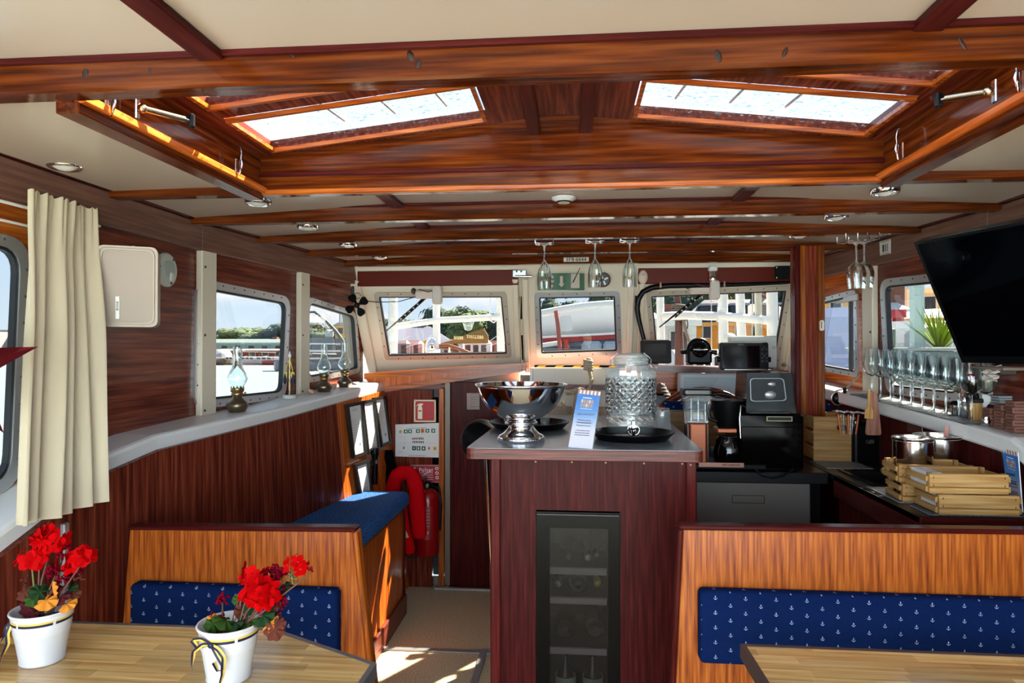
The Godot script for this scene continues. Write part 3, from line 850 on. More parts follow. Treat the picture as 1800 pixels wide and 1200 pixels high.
func port_side():
	# curtain on two rails
	var r := place("curtain_rail", "pair of thin white curtain rails above the port window", "curtain rail", V(-1.52, 1.915, -1.715))
	part("rail", B.new().tube([V(-1.52, 1.872, -0.9), V(-1.52, 1.872, -2.06)], 0.005, 8), M.white, r)
	part("rail", B.new().tube([V(-1.535, 1.825, -0.9), V(-1.535, 1.825, -2.06)], 0.004, 8), M.white, r)
	part("bracket", B.new().box(V(-1.55, 1.85, -2.05), V(0.04, 0.06, 0.012), 0.002), M.white, r)
	var r2 := place("curtain_rod", "thin white curtain rod end above the loudspeaker", "curtain rail", V(-1.55, 1.827, -2.244))
	part("rod", B.new().tube([V(-1.54, 1.8, -2.061), V(-1.54, 1.825, -2.221)], 0.004, 8), M.white, r2)
	part("hook", B.new().tube([V(-1.54, 1.824, -2.209), V(-1.54, 1.835, -2.26), V(-1.55, 1.837, -2.316)], 0.004, 8), M.white, r2)
	var c := place("curtain", "cream curtain gathered on its rail at the port window", "curtain", V(-1.50, 1.0, -1.95))
	var cm := cloth(Color(0.80, 0.75, 0.64), 0.9, 0.15)
	cm.backlight_enabled = true; cm.backlight = Color(0.30, 0.28, 0.23)
	var tl := V(-1.5, 1.916, -1.743); var tr := V(-1.5, 1.922, -2.035); var bl := V(-1.385, 1.039, -1.57); var bm := V(-1.375, 1.031, -1.706); var br := V(-1.355, 1.041, -1.841)
	for q in [[tl, tl.lerp(tr, 0.62), bl, bm, 0.0], [tl.lerp(tr, 0.5), tr, bm + V(-0.01, 0.0, 0.02), br, 1.0]]:
		var rows := []
		for i in 30:
			var t := i / 29.0
			var g := []
			for j in 61:
				var s := j / 60.0
				var p: Vector3 = q[0].lerp(q[1], s).lerp(q[2].lerp(q[3], s), t)
				var amp := lerpf(0.008, 0.020, smoothstep(0.0, 0.5, t))
				var fine := sin(s * 60.0 + q[4] * 90) * 0.004 * (1.0 - smoothstep(0.0, 0.25, t))
				var fold := sin(s * 19.0 + 1.2 * sin(t * 2.2 + s * 3.0) + q[4] * 40) * amp + sin(s * 8.0 + 0.8) * amp * 0.5
				g.append(p + V(fold + fine - 0.02 * q[4] * (1 - t), 0.004 * sin(s * 60.0) * float(i == 0), -0.3 * fold))
			rows.append(g)
		part("panel", B.new().sheet(rows, 0.0015), cm, c)
	# paper star in the window, only its points in view
	var sp := V(-1.43, 1.43, -1.45)
	var st := thing("paper_star", "dark red folded paper star hanging in the port window", "paper star", sp, "", 0.35)
	var red := mat(Color(0.24, 0.015, 0.03), 0.8, 0.0, 0.2)
	for k in 5:
		var b := B.new()
		var a := 0.30 + TAU * k / 5
		var tip := V(cos(a), sin(a), 0) * 0.182
		var l := V(cos(a + PI / 5), sin(a + PI / 5), 0) * 0.062; var rr := V(cos(a - PI / 5), sin(a - PI / 5), 0) * 0.062
		var m := (l + rr) / 2.0
		for z in [-0.03, 0.03]:
			b.poly([tip, l, V(0, 0, z)], m); b.poly([tip, rr, V(0, 0, z)], m)
		part("star_point", b, red, st)
	part("string", B.new().tube([V(0, 0.06, 0), V(0, 0.45, 0)], 0.0015, 5), M.white, st)
	speaker()
	# round white plate beside the loudspeaker
	var fp := V(-1.57, 1.782, -2.496)
	var ru := thing("wall_plate", "round white plate with a switch, beside the loudspeaker", "switch", fp, "", PI / 2)
	var fl := Transform3D(Basis(Vector3.RIGHT, PI / 2), Vector3.ZERO)
	part("plate", B.new().lathe([W(0.0, 0.0), W(0.066, 0.0), null, W(0.066, 0.006), W(0.06, 0.010), null, W(0.0, 0.011)], 32, fl), mat(Color(0.78, 0.80, 0.76), 0.35), ru)
	part("knob", B.new().lathe([W(0.036, 0.01), W(0.034, 0.020), null, W(0.02, 0.022), W(0.0, 0.022)], 24, fl), mat(Color(0.68, 0.72, 0.68), 0.3), ru)
	part("lever", B.new().box(V(0.004, -0.028, 0.022), V(0.022, 0.034, 0.012), 0.004), M.white, ru)
	for k in 3:
		var a := TAU * k / 3 + 0.9
		part("screw", B.new().ball(V(cos(a) * 0.054, sin(a) * 0.054, 0.011), Vector3.ONE * 0.005, 8), mat(Color(0.2, 0.2, 0.2), 0.5), ru)
	oil_lamps()
	flag_staff()
	fan()
	notices()
	life_gear()

func speaker():
	# cream loudspeaker on a wall bracket, turned towards the room
	var p := V(-1.44, 1.676, -2.095)
	var t := thing("loudspeaker", "cream loudspeaker on a bracket beside the curtain", "loudspeaker", p, "", 0.50)
	var body := mat(Color(0.72, 0.66, 0.59), 0.55)
	var o := func(w, h, z): return rq([W(-w, -h), W(w, -h), W(w, h), W(-w, h)], 0.022).map(func(q): return V(q.x, q.y, z))
	part("body", B.new().prism(o.call(0.085, 0.128, -0.06), V(0, 0, 0.115), 0.006), body, t)
	part("rim", B.new().ring(o.call(0.085, 0.128, 0.053), o.call(0.079, 0.122, 0.053), V(0, 0, 0.01)), body, t)
	part("inner_rim", B.new().ring(o.call(0.0755, 0.1185, 0.05), o.call(0.0715, 0.1145, 0.05), V(0, 0, 0.012)), body, t)
	var gm := mat(Color(0.62, 0.57, 0.51), 0.7).duplicate()
	var im := blank(128, 192, Color(0.72, 0.66, 0.60))
	for y in range(0, 192, 3): for x in range((y / 3 % 2) * 2, 128, 4): im.fill_rect(Rect2i(x, y, 2, 2), Color(0.58, 0.53, 0.49))
	gm = picture(im, 0.8)
	var b := B.new(); b.uvquad(V(-0.072, -0.115, 0.056), V(0.072, -0.115, 0.056), V(0.072, 0.115, 0.056), V(-0.072, 0.115, 0.056))
	part("grille", b, gm, t)
	var bp := part("badge", B.new().box(V(-0.028, -0.068, 0.0575), V(0.012, 0.072, 0.003), 0.001), mat(Color(0.85, 0.84, 0.80), 0.4), t)
	text("lettering", "BOSE", 0.0065, V(-0.028, -0.062, 0.0592), Basis(Vector3.BACK, PI / 2), M.black, bp, "Droid Sans", 0.028, 700)
	part("bracket", B.new().box(V(0.0, 0.0, -0.075), V(0.07, 0.12, 0.05), 0.008), body, t)
	part("arm", B.new().tube([V(-0.02, 0, -0.07), V(-0.05, -0.01, -0.10), V(-0.075, -0.02, -0.10)], 0.016, 10), body, t)
	part("cable", B.new().tube([V(-0.06, -0.12, -0.05), V(-0.085, -0.128, -0.06), V(-0.10, -0.125, -0.07)], 0.0025, 6), M.black, t)

func oil_lamp_at(label: String, at: Vector3, k: float):
	var t := thing("oil_lamp", label, "oil lamp", at, "oil lamps on the port ledge")
	t.scale = Vector3.ONE * k
	part("font", B.new().lathe([W(0.0, 0.0), W(0.036, 0.0), null, W(0.038, 0.004), W(0.046, 0.018), W(0.05, 0.030), W(0.046, 0.042), W(0.032, 0.056), W(0.022, 0.066), W(0.02, 0.074)], 28), mat(Color(0.46, 0.41, 0.34), 0.32, 0.9), t)
	part("burner", B.new().lathe([W(0.02, 0.072), W(0.026, 0.078), null, W(0.028, 0.084), W(0.024, 0.09), null, W(0.030, 0.095), W(0.030, 0.108), null, W(0.027, 0.108)], 28), M.brass, t)
	var b := B.new()
	for i in 12:
		var a := TAU * i / 12; var da := TAU / 26
		b.tri(V(cos(a - da) * 0.030, 0.107, sin(a - da) * 0.030), V(cos(a) * 0.033, 0.120, sin(a) * 0.033), V(cos(a + da) * 0.030, 0.107, sin(a + da) * 0.030))
	part("crown", b, M.brass, t)
	part("wick_knob", B.new().lathe([W(0.0, 0.0), W(0.007, 0.0), null, W(0.007, 0.005), null, W(0.0, 0.005)], 12, Transform3D(Basis(Vector3.BACK, -1.2), V(0.036, 0.085, 0.0))), M.brass, t)
	part("chimney", B.new().lathe([W(0.026, 0.106), W(0.029, 0.120), W(0.041, 0.140), W(0.045, 0.154), W(0.039, 0.176), W(0.026, 0.202), W(0.020, 0.225), W(0.019, 0.262), W(0.0195, 0.302), null, W(0.018, 0.302), null, W(0.0175, 0.262), W(0.0185, 0.225), W(0.0245, 0.202), W(0.0375, 0.176), W(0.0435, 0.154), W(0.0395, 0.140), W(0.0275, 0.120), W(0.0245, 0.106), null, W(0.026, 0.106)], 32), M.crystal, t)

func oil_lamps():
	for q in [["oil lamp with clear glass chimney standing alone by the larger window", 417, 2.55, 0.09], ["oil lamp with clear chimney, left one of the pair by the small window", 571, 3.44, 0.085], ["oil lamp nearest the wheelhouse corner, with a bulging clear chimney", 607, 3.80, 0.085]]:
		pass
	var a := V(-1.455, 1.224, -2.838); var b := V(-1.369, 1.258, -3.64); var c := V(-1.341, 1.283, -3.895)
	oil_lamp_at("oil lamp with clear glass chimney standing alone by the larger port window", V(a.x, ledge_y(PORT_LEDGE, -a.z), a.z), 0.93)
	oil_lamp_at("oil lamp with dark font beside the shells, nearer one by the small window", V(b.x, ledge_y(PORT_LEDGE, -b.z), b.z), 0.86)
	oil_lamp_at("oil lamp nearest the wheelhouse corner, last on the port ledge", V(c.x, ledge_y(PORT_LEDGE, -c.z), c.z), 0.86)
	var k := 0
	for q in [[V(-1.392, 1.262, -3.519), "small pinkish shell left of the paired oil lamps"], [V(-1.378, 1.277, -3.827), "pink shell lying between the paired oil lamps"], [V(-1.374, 1.269, -3.777), "pale shell against the base of the last oil lamp"]]:
		var p: Vector3 = q[0]; p.y = ledge_y(PORT_LEDGE, -p.z) + 0.013
		solo("seashell", B.new().lathe([W(0.0, -0.014), W(0.012, -0.008), W(0.016, 0.002), W(0.009, 0.011), W(0.011, 0.014), W(0.004, 0.020), W(0.0, 0.024)], 12, Transform3D(Basis(V(1, 0, 0.4).normalized(), 1.1 + k) * Basis.from_scale(V(1, 1.2, 0.8)), p)), mat(Color(0.85, 0.66, 0.56), 0.5), q[1], "shell", "shells on the port ledge")
		k += 1

func flag_staff():
	var p := V(-1.432, 1.25, -3.329)
	p.y = ledge_y(PORT_LEDGE, -p.z)
	var t := thing("table_flag", "small wooden staff with blue and yellow ribbon tassels on a round white foot", "flag staff", p)
	part("foot", B.new().lathe([W(0.0, 0.0), W(0.034, 0.0), null, W(0.034, 0.014), W(0.031, 0.018), null, W(0.0, 0.018)], 28), mat(Color(0.80, 0.80, 0.76), 0.5), t)
	part("pole", B.new().tube([V(0, 0.015, 0), V(0, 0.21, 0)], 0.0042, 10), mat(Color(0.86, 0.78, 0.58), 0.5), t)
	part("finial", B.new().lathe([W(0.004, 0.206), W(0.008, 0.214), W(0.006, 0.223), W(0.003, 0.228), W(0.003, 0.236), W(0.0, 0.239)], 14), M.white, t)
	var ye := mat(Color(0.82, 0.74, 0.20), 0.7); var bl := mat(Color(0.08, 0.09, 0.22), 0.7)
	part("cord", B.new().tube([V(0, 0.20, 0), V(-0.014, 0.165, 0.004), V(-0.022, 0.13, 0.005)], 0.002, 6), ye, t)
	part("cord", B.new().tube([V(0, 0.20, 0), V(0.012, 0.165, 0.004), V(0.02, 0.13, 0.005)], 0.002, 6), ye, t)
	for s in [-1.0, 1.0]:
		part("ribbon", B.new().sheet([[V(s * 0.012, 0.135, 0.008), V(s * 0.026, 0.132, 0.002)], [V(s * 0.010, 0.115, 0.010), V(s * 0.027, 0.112, 0.004)], [V(s * 0.014, 0.100, 0.006), V(s * 0.030, 0.098, 0.0)]], 0.001), ye, t)
		part("tassel", B.new().tube([V(s * 0.02, 0.125, 0.004), V(s * 0.022, 0.10, 0.006), V(s * 0.023, 0.082, 0.004), V(s * 0.022, 0.074, 0.003)], [0.004, 0.009, 0.008, 0.003], 8), bl, t)
	part("spiral", B.new().tube(range(0, 41).map(func(i): return V(cos(i * 0.45) * 0.0046, 0.02 + i * 0.0042, sin(i * 0.45) * 0.0046)), 0.0011, 5), bl, t)

func fan():
	var p := V(-1.308, 1.74, -4.011)
	var t := thing("cabin_fan", "small black four-bladed fan on a clip in the port wheelhouse corner", "fan", p, "", 0.25)
	part("motor", B.new().lathe([W(0.0, -0.05), W(0.016, -0.048), W(0.018, -0.02), W(0.016, 0.0), null, W(0.012, 0.006), W(0.0, 0.008)], 18, Transform3D(Basis(Vector3.RIGHT, PI / 2), Vector3.ZERO)), M.black, t)
	for k in 4:
		var a := TAU * k / 4 + 0.55
		var rows := []
		for i in 6:
			var r := 0.012 + i * 0.0118
			var w: float = [0.20, 0.36, 0.46, 0.48, 0.44, 0.26][i]
			var g := []
			for j in 5:
				var s := (j / 4.0 - 0.5) * 2.0
				g.append(V(cos(a + s * w) * r, sin(a + s * w) * r, s * 0.012 * (0.5 + i * 0.12)))
			rows.append(g)
		part("blade", B.new().sheet(rows, 0.002), M.blackmatt, t)
	part("arm", B.new().tube([V(0, 0, -0.04), V(-0.012, 0.03, -0.05), V(-0.02, 0.07, -0.03), V(-0.024, 0.10, -0.01)], 0.006, 8), M.black, t)
	part("clip", B.new().box(V(-0.024, 0.09, -0.005), V(0.018, 0.05, 0.02), 0.003), M.black, t)
	part("loop", B.new().tube(range(0, 9).map(func(i): return V(0.004 + cos(i * 0.7) * 0.018, 0.058 + sin(i * 0.7) * 0.018, -0.02)), 0.002, 6), M.black, t)
	var cb := place("fan_cable", "thin black cable sagging from the fan across the forward window", "cable", p)
	part("cable", B.new().tube([V(-1.289, 1.774, -4.096), V(-1.251, 1.771, -4.208), V(-1.104, 1.773, -4.207), V(-0.995, 1.801, -4.206), V(-0.925, 1.805, -4.216)], 0.003, 6), mat(Color(0.12, 0.12, 0.13), 0.5), cb)

func notice_image(sd: int, seal: bool) -> Image:
	var im := blank(128, 320, Color(0.93, 0.93, 0.91))
	var g := Color(0.45, 0.45, 0.45)
	scribble(im, 40, 22, 52, 3, g, sd); scribble(im, 48, 32, 36, 3, g, sd + 1)
	for i in 9:
		scribble(im, 18, 92 + i * 17, 50 + (i * 37 + sd * 13) % 45, 2, Color(0.6, 0.6, 0.6), sd * 7 + i)
	if seal: dot(im, 86, 262, 10, 12, Color(0.42, 0.42, 0.42))
	else:
		for i in 14: scribble(im, 16, 150 + i * 9, 94, 2, Color(0.5, 0.5, 0.5), sd + i * 3)
	return im

func notices():
	var bk := mat(Color(0.05, 0.045, 0.04), 0.4)
	var labs := ["black framed certificate with round seal, first of the upper row on the orange panel", "black framed certificate in the middle of the upper row, without a seal", "black framed certificate of the upper row nearest the bulkhead", "black framed certificate hung alone below the row of three"]
	var pts := [[V(-1.208, 0.881, -3.614), V(-1.185, 0.88, -3.782), V(-1.213, 1.179, -3.785), V(-1.237, 1.176, -3.585)], [V(-1.183, 0.875, -3.795), V(-1.161, 0.877, -3.956), V(-1.193, 1.18, -3.957), V(-1.214, 1.18, -3.778)], [V(-1.158, 0.89, -3.983), V(-1.139, 0.894, -4.126), V(-1.175, 1.186, -4.111), V(-1.195, 1.187, -3.943)], [V(-1.177, 0.616, -3.674), V(-1.155, 0.61, -3.813), V(-1.18, 0.849, -3.797), V(-1.205, 0.849, -3.622)]]
	for i in 4:
		var p: Array = pts[i]
		var c: Vector3 = (p[0] + p[1] + p[2] + p[3]) / 4.0
		var u: Vector3 = (p[1] - p[0] + p[2] - p[3]).normalized(); var v: Vector3 = p[3] - p[0] + p[2] - p[1]
		var n := u.cross(v).normalized()
		var t := place("certificate", labs[i], "certificate", c, "framed certificates on the orange panel")
		var inn := []
		for k in 4: inn.append(p[k] + ((p[(k + 1) % 4] - p[k]).normalized() + (p[(k + 3) % 4] - p[k]).normalized()) * 0.017)
		part("frame", B.new().ring(p, inn, n * 0.02), bk, t)
		var b := B.new(); var g: Array = inn.map(func(q): return q + n * 0.008)
		b.uvquad(g[0], g[1], g[2], g[3])
		part("sheet", b, picture(notice_image(i + 1, i % 2 == 0), 0.3), t)
	# torch below them
	var tp := V(-1.146, 0.798, -3.851)
	var to := thing("torch", "black torch clipped upright below the framed certificates", "torch", tp)
	part("barrel", B.new().lathe([W(0.0, -0.10), W(0.017, -0.10), null, W(0.017, 0.05), W(0.024, 0.075), null, W(0.024, 0.11), null, W(0.0, 0.11)], 18), M.black, to)
	part("clip", B.new().box(V(-0.014, 0.02, 0.0), V(0.02, 0.03, 0.05), 0.003), M.steel, to)
	part("switch", B.new().box(V(0.012, 0.03, 0.012), V(0.01, 0.024, 0.01), 0.003), mat(Color(0.4, 0.4, 0.4), 0.4), to)
	# fire sign
	var z := 4.175
	var s := place("fire_sign", "square red sign with white extinguisher and flames", "sign", V(-0.926, 1.091, -4.175))
	var q0 := V(-0.925, 1.092, -4.172)
	part("plate", B.new().box(q0, V(0.138, 0.138, 0.004), 0.001), mat(Color(0.85, 0.80, 0.68), 0.5), s)
	part("red_field", B.new().prism(rq([W(-0.060, -0.060), W(0.060, -0.060), W(0.060, 0.060), W(-0.060, 0.060)], 0.008).map(func(a): return q0 + V(a.x, a.y, 0.002)), V(0, 0, 0.0008)), mat(Color(0.66, 0.04, 0.07), 0.45), s)
	var wh := mat(Color(0.88, 0.84, 0.72), 0.5)
	var ext := [[-0.044, -0.05], [-0.016, -0.05], [-0.016, 0.018], [-0.020, 0.028], [-0.020, 0.033], [-0.010, 0.040], [-0.012, 0.046], [-0.026, 0.046], [-0.040, 0.044], [-0.052, 0.030], [-0.048, 0.028], [-0.040, 0.036], [-0.040, 0.028], [-0.044, 0.018]]
	part("extinguisher_symbol", B.new().prism(ext.map(func(a): return q0 + V(a[0], a[1], 0.0028)), V(0, 0, 0.0006)), wh, s)
	part("label_bar", B.new().box(q0 + V(-0.030, 0.0, 0.0037), V(0.018, 0.008, 0.0006)), mat(Color(0.66, 0.04, 0.07), 0.45), s)
	for i in 5:
		var y := 0.036 - i * 0.020
		var fl := [[0.048 - i * 0.001, y], [0.046, y - 0.014], [0.034, y - 0.010], [0.014 - (2 - absi(i - 2)) * 0.002, y + 0.010], [0.022, y - 0.002], [0.036, y - 0.002]]
		part("flame_symbol", B.new().prism(fl.map(func(a): return q0 + V(a[0], a[1], 0.0028)), V(0, 0, 0.0006)), wh, s)
	for a in [[-1, -1], [1, -1], [1, 1], [-1, 1]]:
		part("screw", B.new().ball(q0 + V(a[0] * 0.063, a[1] * 0.063, 0.002), Vector3.ONE * 0.003, 8), mat(Color(0.4, 0.35, 0.3), 0.4, 0.7), s)
	# safety plan
	var im := blank(512, 384, Color(0.82, 0.81, 0.80))
	var gr := Color(0.03, 0.32, 0.25)
	for x in [100, 150, 242, 352, 420]: im.fill_rect(Rect2i(x, 66, 44, 44), gr)
	for x in [100, 150, 242, 352, 420]: im.fill_rect(Rect2i(x + 14, 76, 18, 24), Color(0.8, 0.85, 0.82))
	dot(im, 60, 88, 18, 20, Color(0.80, 0.55, 0.25)); im.fill_rect(Rect2i(298, 60, 40, 52), Color(0.85, 0.45, 0.15)); im.fill_rect(Rect2i(310, 76, 14, 30), Color(0.5, 0.2, 0.1))
	im.fill_rect(Rect2i(130, 50, 230, 4), Color(0.3, 0.3, 0.3))
	for r in 2:
		for i in 7: im.fill_rect(Rect2i(196 + i * 20 + r * 4, 166 + r * 40, 13, 24), Color(0.28, 0.25, 0.25) if i % 3 else Color(0.5, 0.35, 0.35))
	im.fill_rect(Rect2i(40, 226, 430, 2), Color(0.65, 0.63, 0.62)); im.fill_rect(Rect2i(110, 150, 2, 140), Color(0.65, 0.63, 0.62)); im.fill_rect(Rect2i(40, 150, 140, 2), Color(0.68, 0.66, 0.65)); im.fill_rect(Rect2i(380, 150, 90, 2), Color(0.68, 0.66, 0.65))
	for x in [196, 248, 306]: im.fill_rect(Rect2i(x, 264, 44, 46), Color(0.12, 0.30, 0.27))
	im.fill_rect(Rect2i(212, 280, 12, 14), Color(0.85, 0.87, 0.85)); im.fill_rect(Rect2i(262, 274, 16, 26), Color(0.8, 0.85, 0.82)); im.fill_rect(Rect2i(320, 276, 16, 22), Color(0.8, 0.85, 0.82))
	dot(im, 98, 284, 7, 18, Color(0.25, 0.25, 0.25)); dot(im, 390, 284, 9, 16, Color(0.75, 0.1, 0.2)); im.fill_rect(Rect2i(438, 264, 40, 42), Color(0.85, 0.70, 0.30)); im.fill_rect(Rect2i(452, 274, 14, 22), Color(0.5, 0.35, 0.1))
	scribble(im, 40, 330, 50, 4, Color(0.4, 0.4, 0.4), 9); scribble(im, 150, 366, 200, 5, Color(0.35, 0.35, 0.35), 3)
	flat_sign("safety_plan", "white laminated safety plan with rows of green pictograms", "notice", V(-1.111, 0.808, -4.168), V(-0.831, 0.805, -4.168), V(-0.834, 1.019, -4.168), V(-1.111, 1.006, -4.168), im, 0.25)
	# powder sign
	im = blank(384, 224, Color(0.60, 0.03, 0.12))
	var w2 := Color(0.88, 0.72, 0.72)
	for k in [Rect2i(4, 4, 376, 5), Rect2i(4, 215, 376, 5), Rect2i(4, 4, 5, 216), Rect2i(375, 4, 5, 216)]: im.fill_rect(k, w2)
	for i in 4: scribble(im, 92, 96 + i * 28, 200, 8, w2, i + 4)
	for i in 3: dot(im, 344, 44 + i * 58, 22, 22, w2); 
	for i in 3: dot(im, 344, 44 + i * 58, 9, 12, Color(0.60, 0.03, 0.12))
	dot(im, 52, 70, 20, 34, w2); im.fill_rect(Rect2i(40, 26, 30, 14), w2)
	var ps := flat_sign("powder_sign", "red sign reading Pulver above the extinguisher", "sign", V(-1.014, 0.647, -4.17), V(-0.827, 0.65, -4.17), V(-0.831, 0.759, -4.17), V(-1.017, 0.756, -4.17), im, 0.5)
	text("lettering", "Pulver", 0.024, V(-0.915, 0.728, -4.16), Basis(), mat(w2, 0.5), ps, "Droid Sans", 0.088, 600)
	part("cable_tie", B.new().tube([V(-0.938, 0.693, -4.155), V(-0.885, 0.725, -4.155)], 0.0025, 6), mat(Color(0.9, 0.8, 0.8), 0.5), ps)

func flat_sign(called: String, label: String, cat: String, a: Vector3, b: Vector3, c: Vector3, d: Vector3, im: Image, rough := 0.5, group := "") -> Node3D:
	# a thin printed plate with its corners bottom left, bottom right, top right, top left
	var t := place(called, label, cat, (a + b + c + d) / 4.0, group)
	var n := (b - a).cross(d - a).normalized()
	part("plate", B.new().hexa([a, b, c, d, a - n * 0.003, b - n * 0.003, c - n * 0.003, d - n * 0.003]), mat(Color(0.8, 0.8, 0.8), 0.5), t)
	var q := B.new(); q.uvquad(a + n * 0.0006, b + n * 0.0006, c + n * 0.0006, d + n * 0.0006)
	part("print", q, picture(im, rough), t)
	return t

func life_gear():
	# fire extinguisher
	var p := V(-0.89, 0.234, -4.1)
	var t := thing("fire_extinguisher", "red powder extinguisher standing against the bulkhead behind the life vest", "fire extinguisher", p)
	var red := mat(Color(0.55, 0.02, 0.04), 0.25)
	part("cylinder", B.new().lathe([W(0.0, 0.0), W(0.066, 0.0), null, W(0.07, 0.006), W(0.07, 0.32), W(0.064, 0.36), W(0.045, 0.385), W(0.02, 0.395)], 28), red, t)
	part("valve", B.new().lathe([W(0.02, 0.39), W(0.02, 0.43), null, W(0.013, 0.435), W(0.0, 0.436)], 14), M.black, t)
	part("handle", B.new().box(V(-0.02, 0.45, 0.02), V(0.02, 0.012, 0.10), 0.003), M.black, t)
	part("gauge", B.new().ball(V(0.0, 0.415, 0.025), V(0.014, 0.014, 0.008), 12), mat(Color(0.3, 0.4, 0.25), 0.3), t)
	part("hose", B.new().tube([V(0.02, 0.42, 0.02), V(0.075, 0.40, 0.03), V(0.085, 0.30, 0.03), V(0.08, 0.15, 0.03)], 0.009, 8), M.black, t)
	var im := blank(128, 256, Color(0.55, 0.02, 0.04))
	for i in 6: scribble(im, 14, 30 + i * 24, 90, 5, Color(0.8, 0.5, 0.5), i)
	dot(im, 80, 200, 12, 12, Color(0.8, 0.55, 0.55))
	var rows := []
	var b := B.new(); b.soft()
	for i in 8:
		var a0 := PI * 0.30 + i * PI * 0.05; var a1 := a0 + PI * 0.05
		b.uvquad(V(cos(PI - a0) * 0.0708, 0.10, sin(a0) * 0.0708), V(cos(PI - a1) * 0.0708, 0.10, sin(a1) * 0.0708), V(cos(PI - a1) * 0.0708, 0.30, sin(a1) * 0.0708), V(cos(PI - a0) * 0.0708, 0.30, sin(a0) * 0.0708), i / 8.0, 0, (i + 1) / 8.0, 1)
	part("print", b, picture(im, 0.35), t)
	# inflatable life vest hung by its collar
	var lv := place("life_vest", "red life vest hanging folded over a hook beside the extinguisher", "life vest", V(-0.998, 0.24, -3.98))
	var rc := cloth(Color(0.72, 0.02, 0.06), 0.75, 0.25)
	var c: Array = [V(-1.089, 0.249, -4), V(-1.088, 0.396, -4.02), V(-1.088, 0.532, -4.02), V(-1.088, 0.641, -4.02), V(-1.064, 0.716, -4.02), V(-1.015, 0.744, -4.02), V(-0.967, 0.718, -4.02), V(-0.938, 0.654, -4), V(-0.929, 0.544, -3.98), V(-0.914, 0.432, -3.96), V(-0.907, 0.366, -3.96)]
	vest_tube(lv, c, [0.038, 0.044, 0.046, 0.045, 0.044, 0.042, 0.044, 0.046, 0.047, 0.046, 0.043], rc)
	var c2: Array = [V(-1.024, 0.58, -3.96), V(-1.012, 0.485, -3.94), V(-0.989, 0.388, -3.93), V(-0.955, 0.283, -3.93)]
	part("lower_lobe", vest_mesh(c2, [0.036, 0.038, 0.038, 0.034]), rc, lv)
	part("warning_patch", B.new().prism([V(-0.977, 0.385, -3.87), V(-0.95, 0.393, -3.87), V(-0.967, 0.431, -3.87)], V(0, 0, 0.003)), mat(Color(0.75, 0.65, 0.40), 0.7), lv)
	part("strap", B.new().tube([V(-0.988, 0.272, -3.93), V(-0.948, 0.254, -3.93), V(-0.912, 0.262, -3.95)], 0.005, 6), M.black, lv)
	var bk := place("black_bag", "black jacket hanging in the corner above the life vest", "jacket", V(-1.14, 0.612, -4.12))
	var rows2 := []
	for i in 10:
		var t1 := i / 9.0
		var g := []
		for j in 10:
			var s := j / 9.0 - 0.5
			g.append(V(-1.132, 0.86, -4.1) + V(s * lerpf(0.05, 0.17, t1), -0.40 * t1, 0.05 * cos(s * PI) * (0.4 + t1) + 0.012 * sin(s * 17 + t1 * 3)))
		rows2.append(g)
	part("cloth", B.new().sheet(rows2, 0.004), cloth(Color(0.03, 0.03, 0.035)), bk)

func vest_mesh(c: Array, r: Array) -> B:
	# a flattened padded tube
	var b := B.new()
	var rows := []
	var n := c.size()
	var cr := Curve3D.new()
	for i in n:
		var tn: Vector3 = (c[mini(i + 1, n - 1)] - c[maxi(i - 1, 0)]) / 6.0
		cr.add_point(c[i], -tn, tn)
	var m := n * 4
	for i in m + 1:
		var f := float(i) / m
		var p := cr.sample_baked(cr.get_baked_length() * f)
		var p2 := cr.sample_baked(minf(cr.get_baked_length(), cr.get_baked_length() * f + 0.01)); var p0 := cr.sample_baked(maxf(0, cr.get_baked_length() * f - 0.01))
		var t := (p2 - p0).normalized(); var x := t.cross(Vector3.BACK).normalized()
		var k := f * (n - 1); var rr: float = lerpf(r[int(k)], r[mini(int(k) + 1, n - 1)], k - int(k))
		if i == 0 or i == m: rr *= 0.75
		rr *= 1.0 + 0.03 * sin(f * 40.0)
		var g := []
		for j in 17:
			var a := TAU * j / 16
			g.append(p + x * cos(a) * rr + Vector3.BACK * sin(a) * rr * 0.75)
		rows.append(g)
	b.sheet(rows)
	b.poly(rows[0].slice(0, 16), c[1]); b.poly(rows[m].slice(0, 16), c[n - 2])
	return b

func vest_tube(lv: Node, c: Array, r: Array, m: Material):
	part("collar", vest_mesh(c, r), m, lv)

func cushion(called: String, parent: Node, lo: Vector3, hi: Vector3, m: Material, soft := 0.02):
	# an upholstered block with rounded edges
	var b := B.new(); b.soft()
	var c := (lo + hi) / 2.0; var h := (hi - lo) / 2.0
	var n := 12
	for ax in 3:
		for s in [-1.0, 1.0]:
			var a1 := (ax + 1) % 3; var a2 := (ax + 2) % 3
			var rows := []
			for i in n + 1:
				var g := []
				for j in n + 1:
					var q := Vector3.ZERO
					q[ax] = s; q[a1] = ease_edge((i / float(n)) * 2 - 1, h[a1], soft); q[a2] = ease_edge((j / float(n)) * 2 - 1, h[a2], soft)
					var p := q * h
					var core := V(clampf(p.x, -h.x + soft, h.x - soft), clampf(p.y, -h.y + soft, h.y - soft), clampf(p.z, -h.z + soft, h.z - soft))
					var d := p - core
					if d.length() > 1e-6: p = core + d.normalized() * minf(soft, maxf(absf(d.x), maxf(absf(d.y), absf(d.z))))
					g.append(c + p)
				rows.append(g)
			for i in n: for j in n:
				if s > 0: b.quad(rows[i][j], rows[i + 1][j], rows[i + 1][j + 1], rows[i][j + 1])
				else: b.quad(rows[i][j], rows[i][j + 1], rows[i + 1][j + 1], rows[i + 1][j])
	return part(called, b, m, parent)

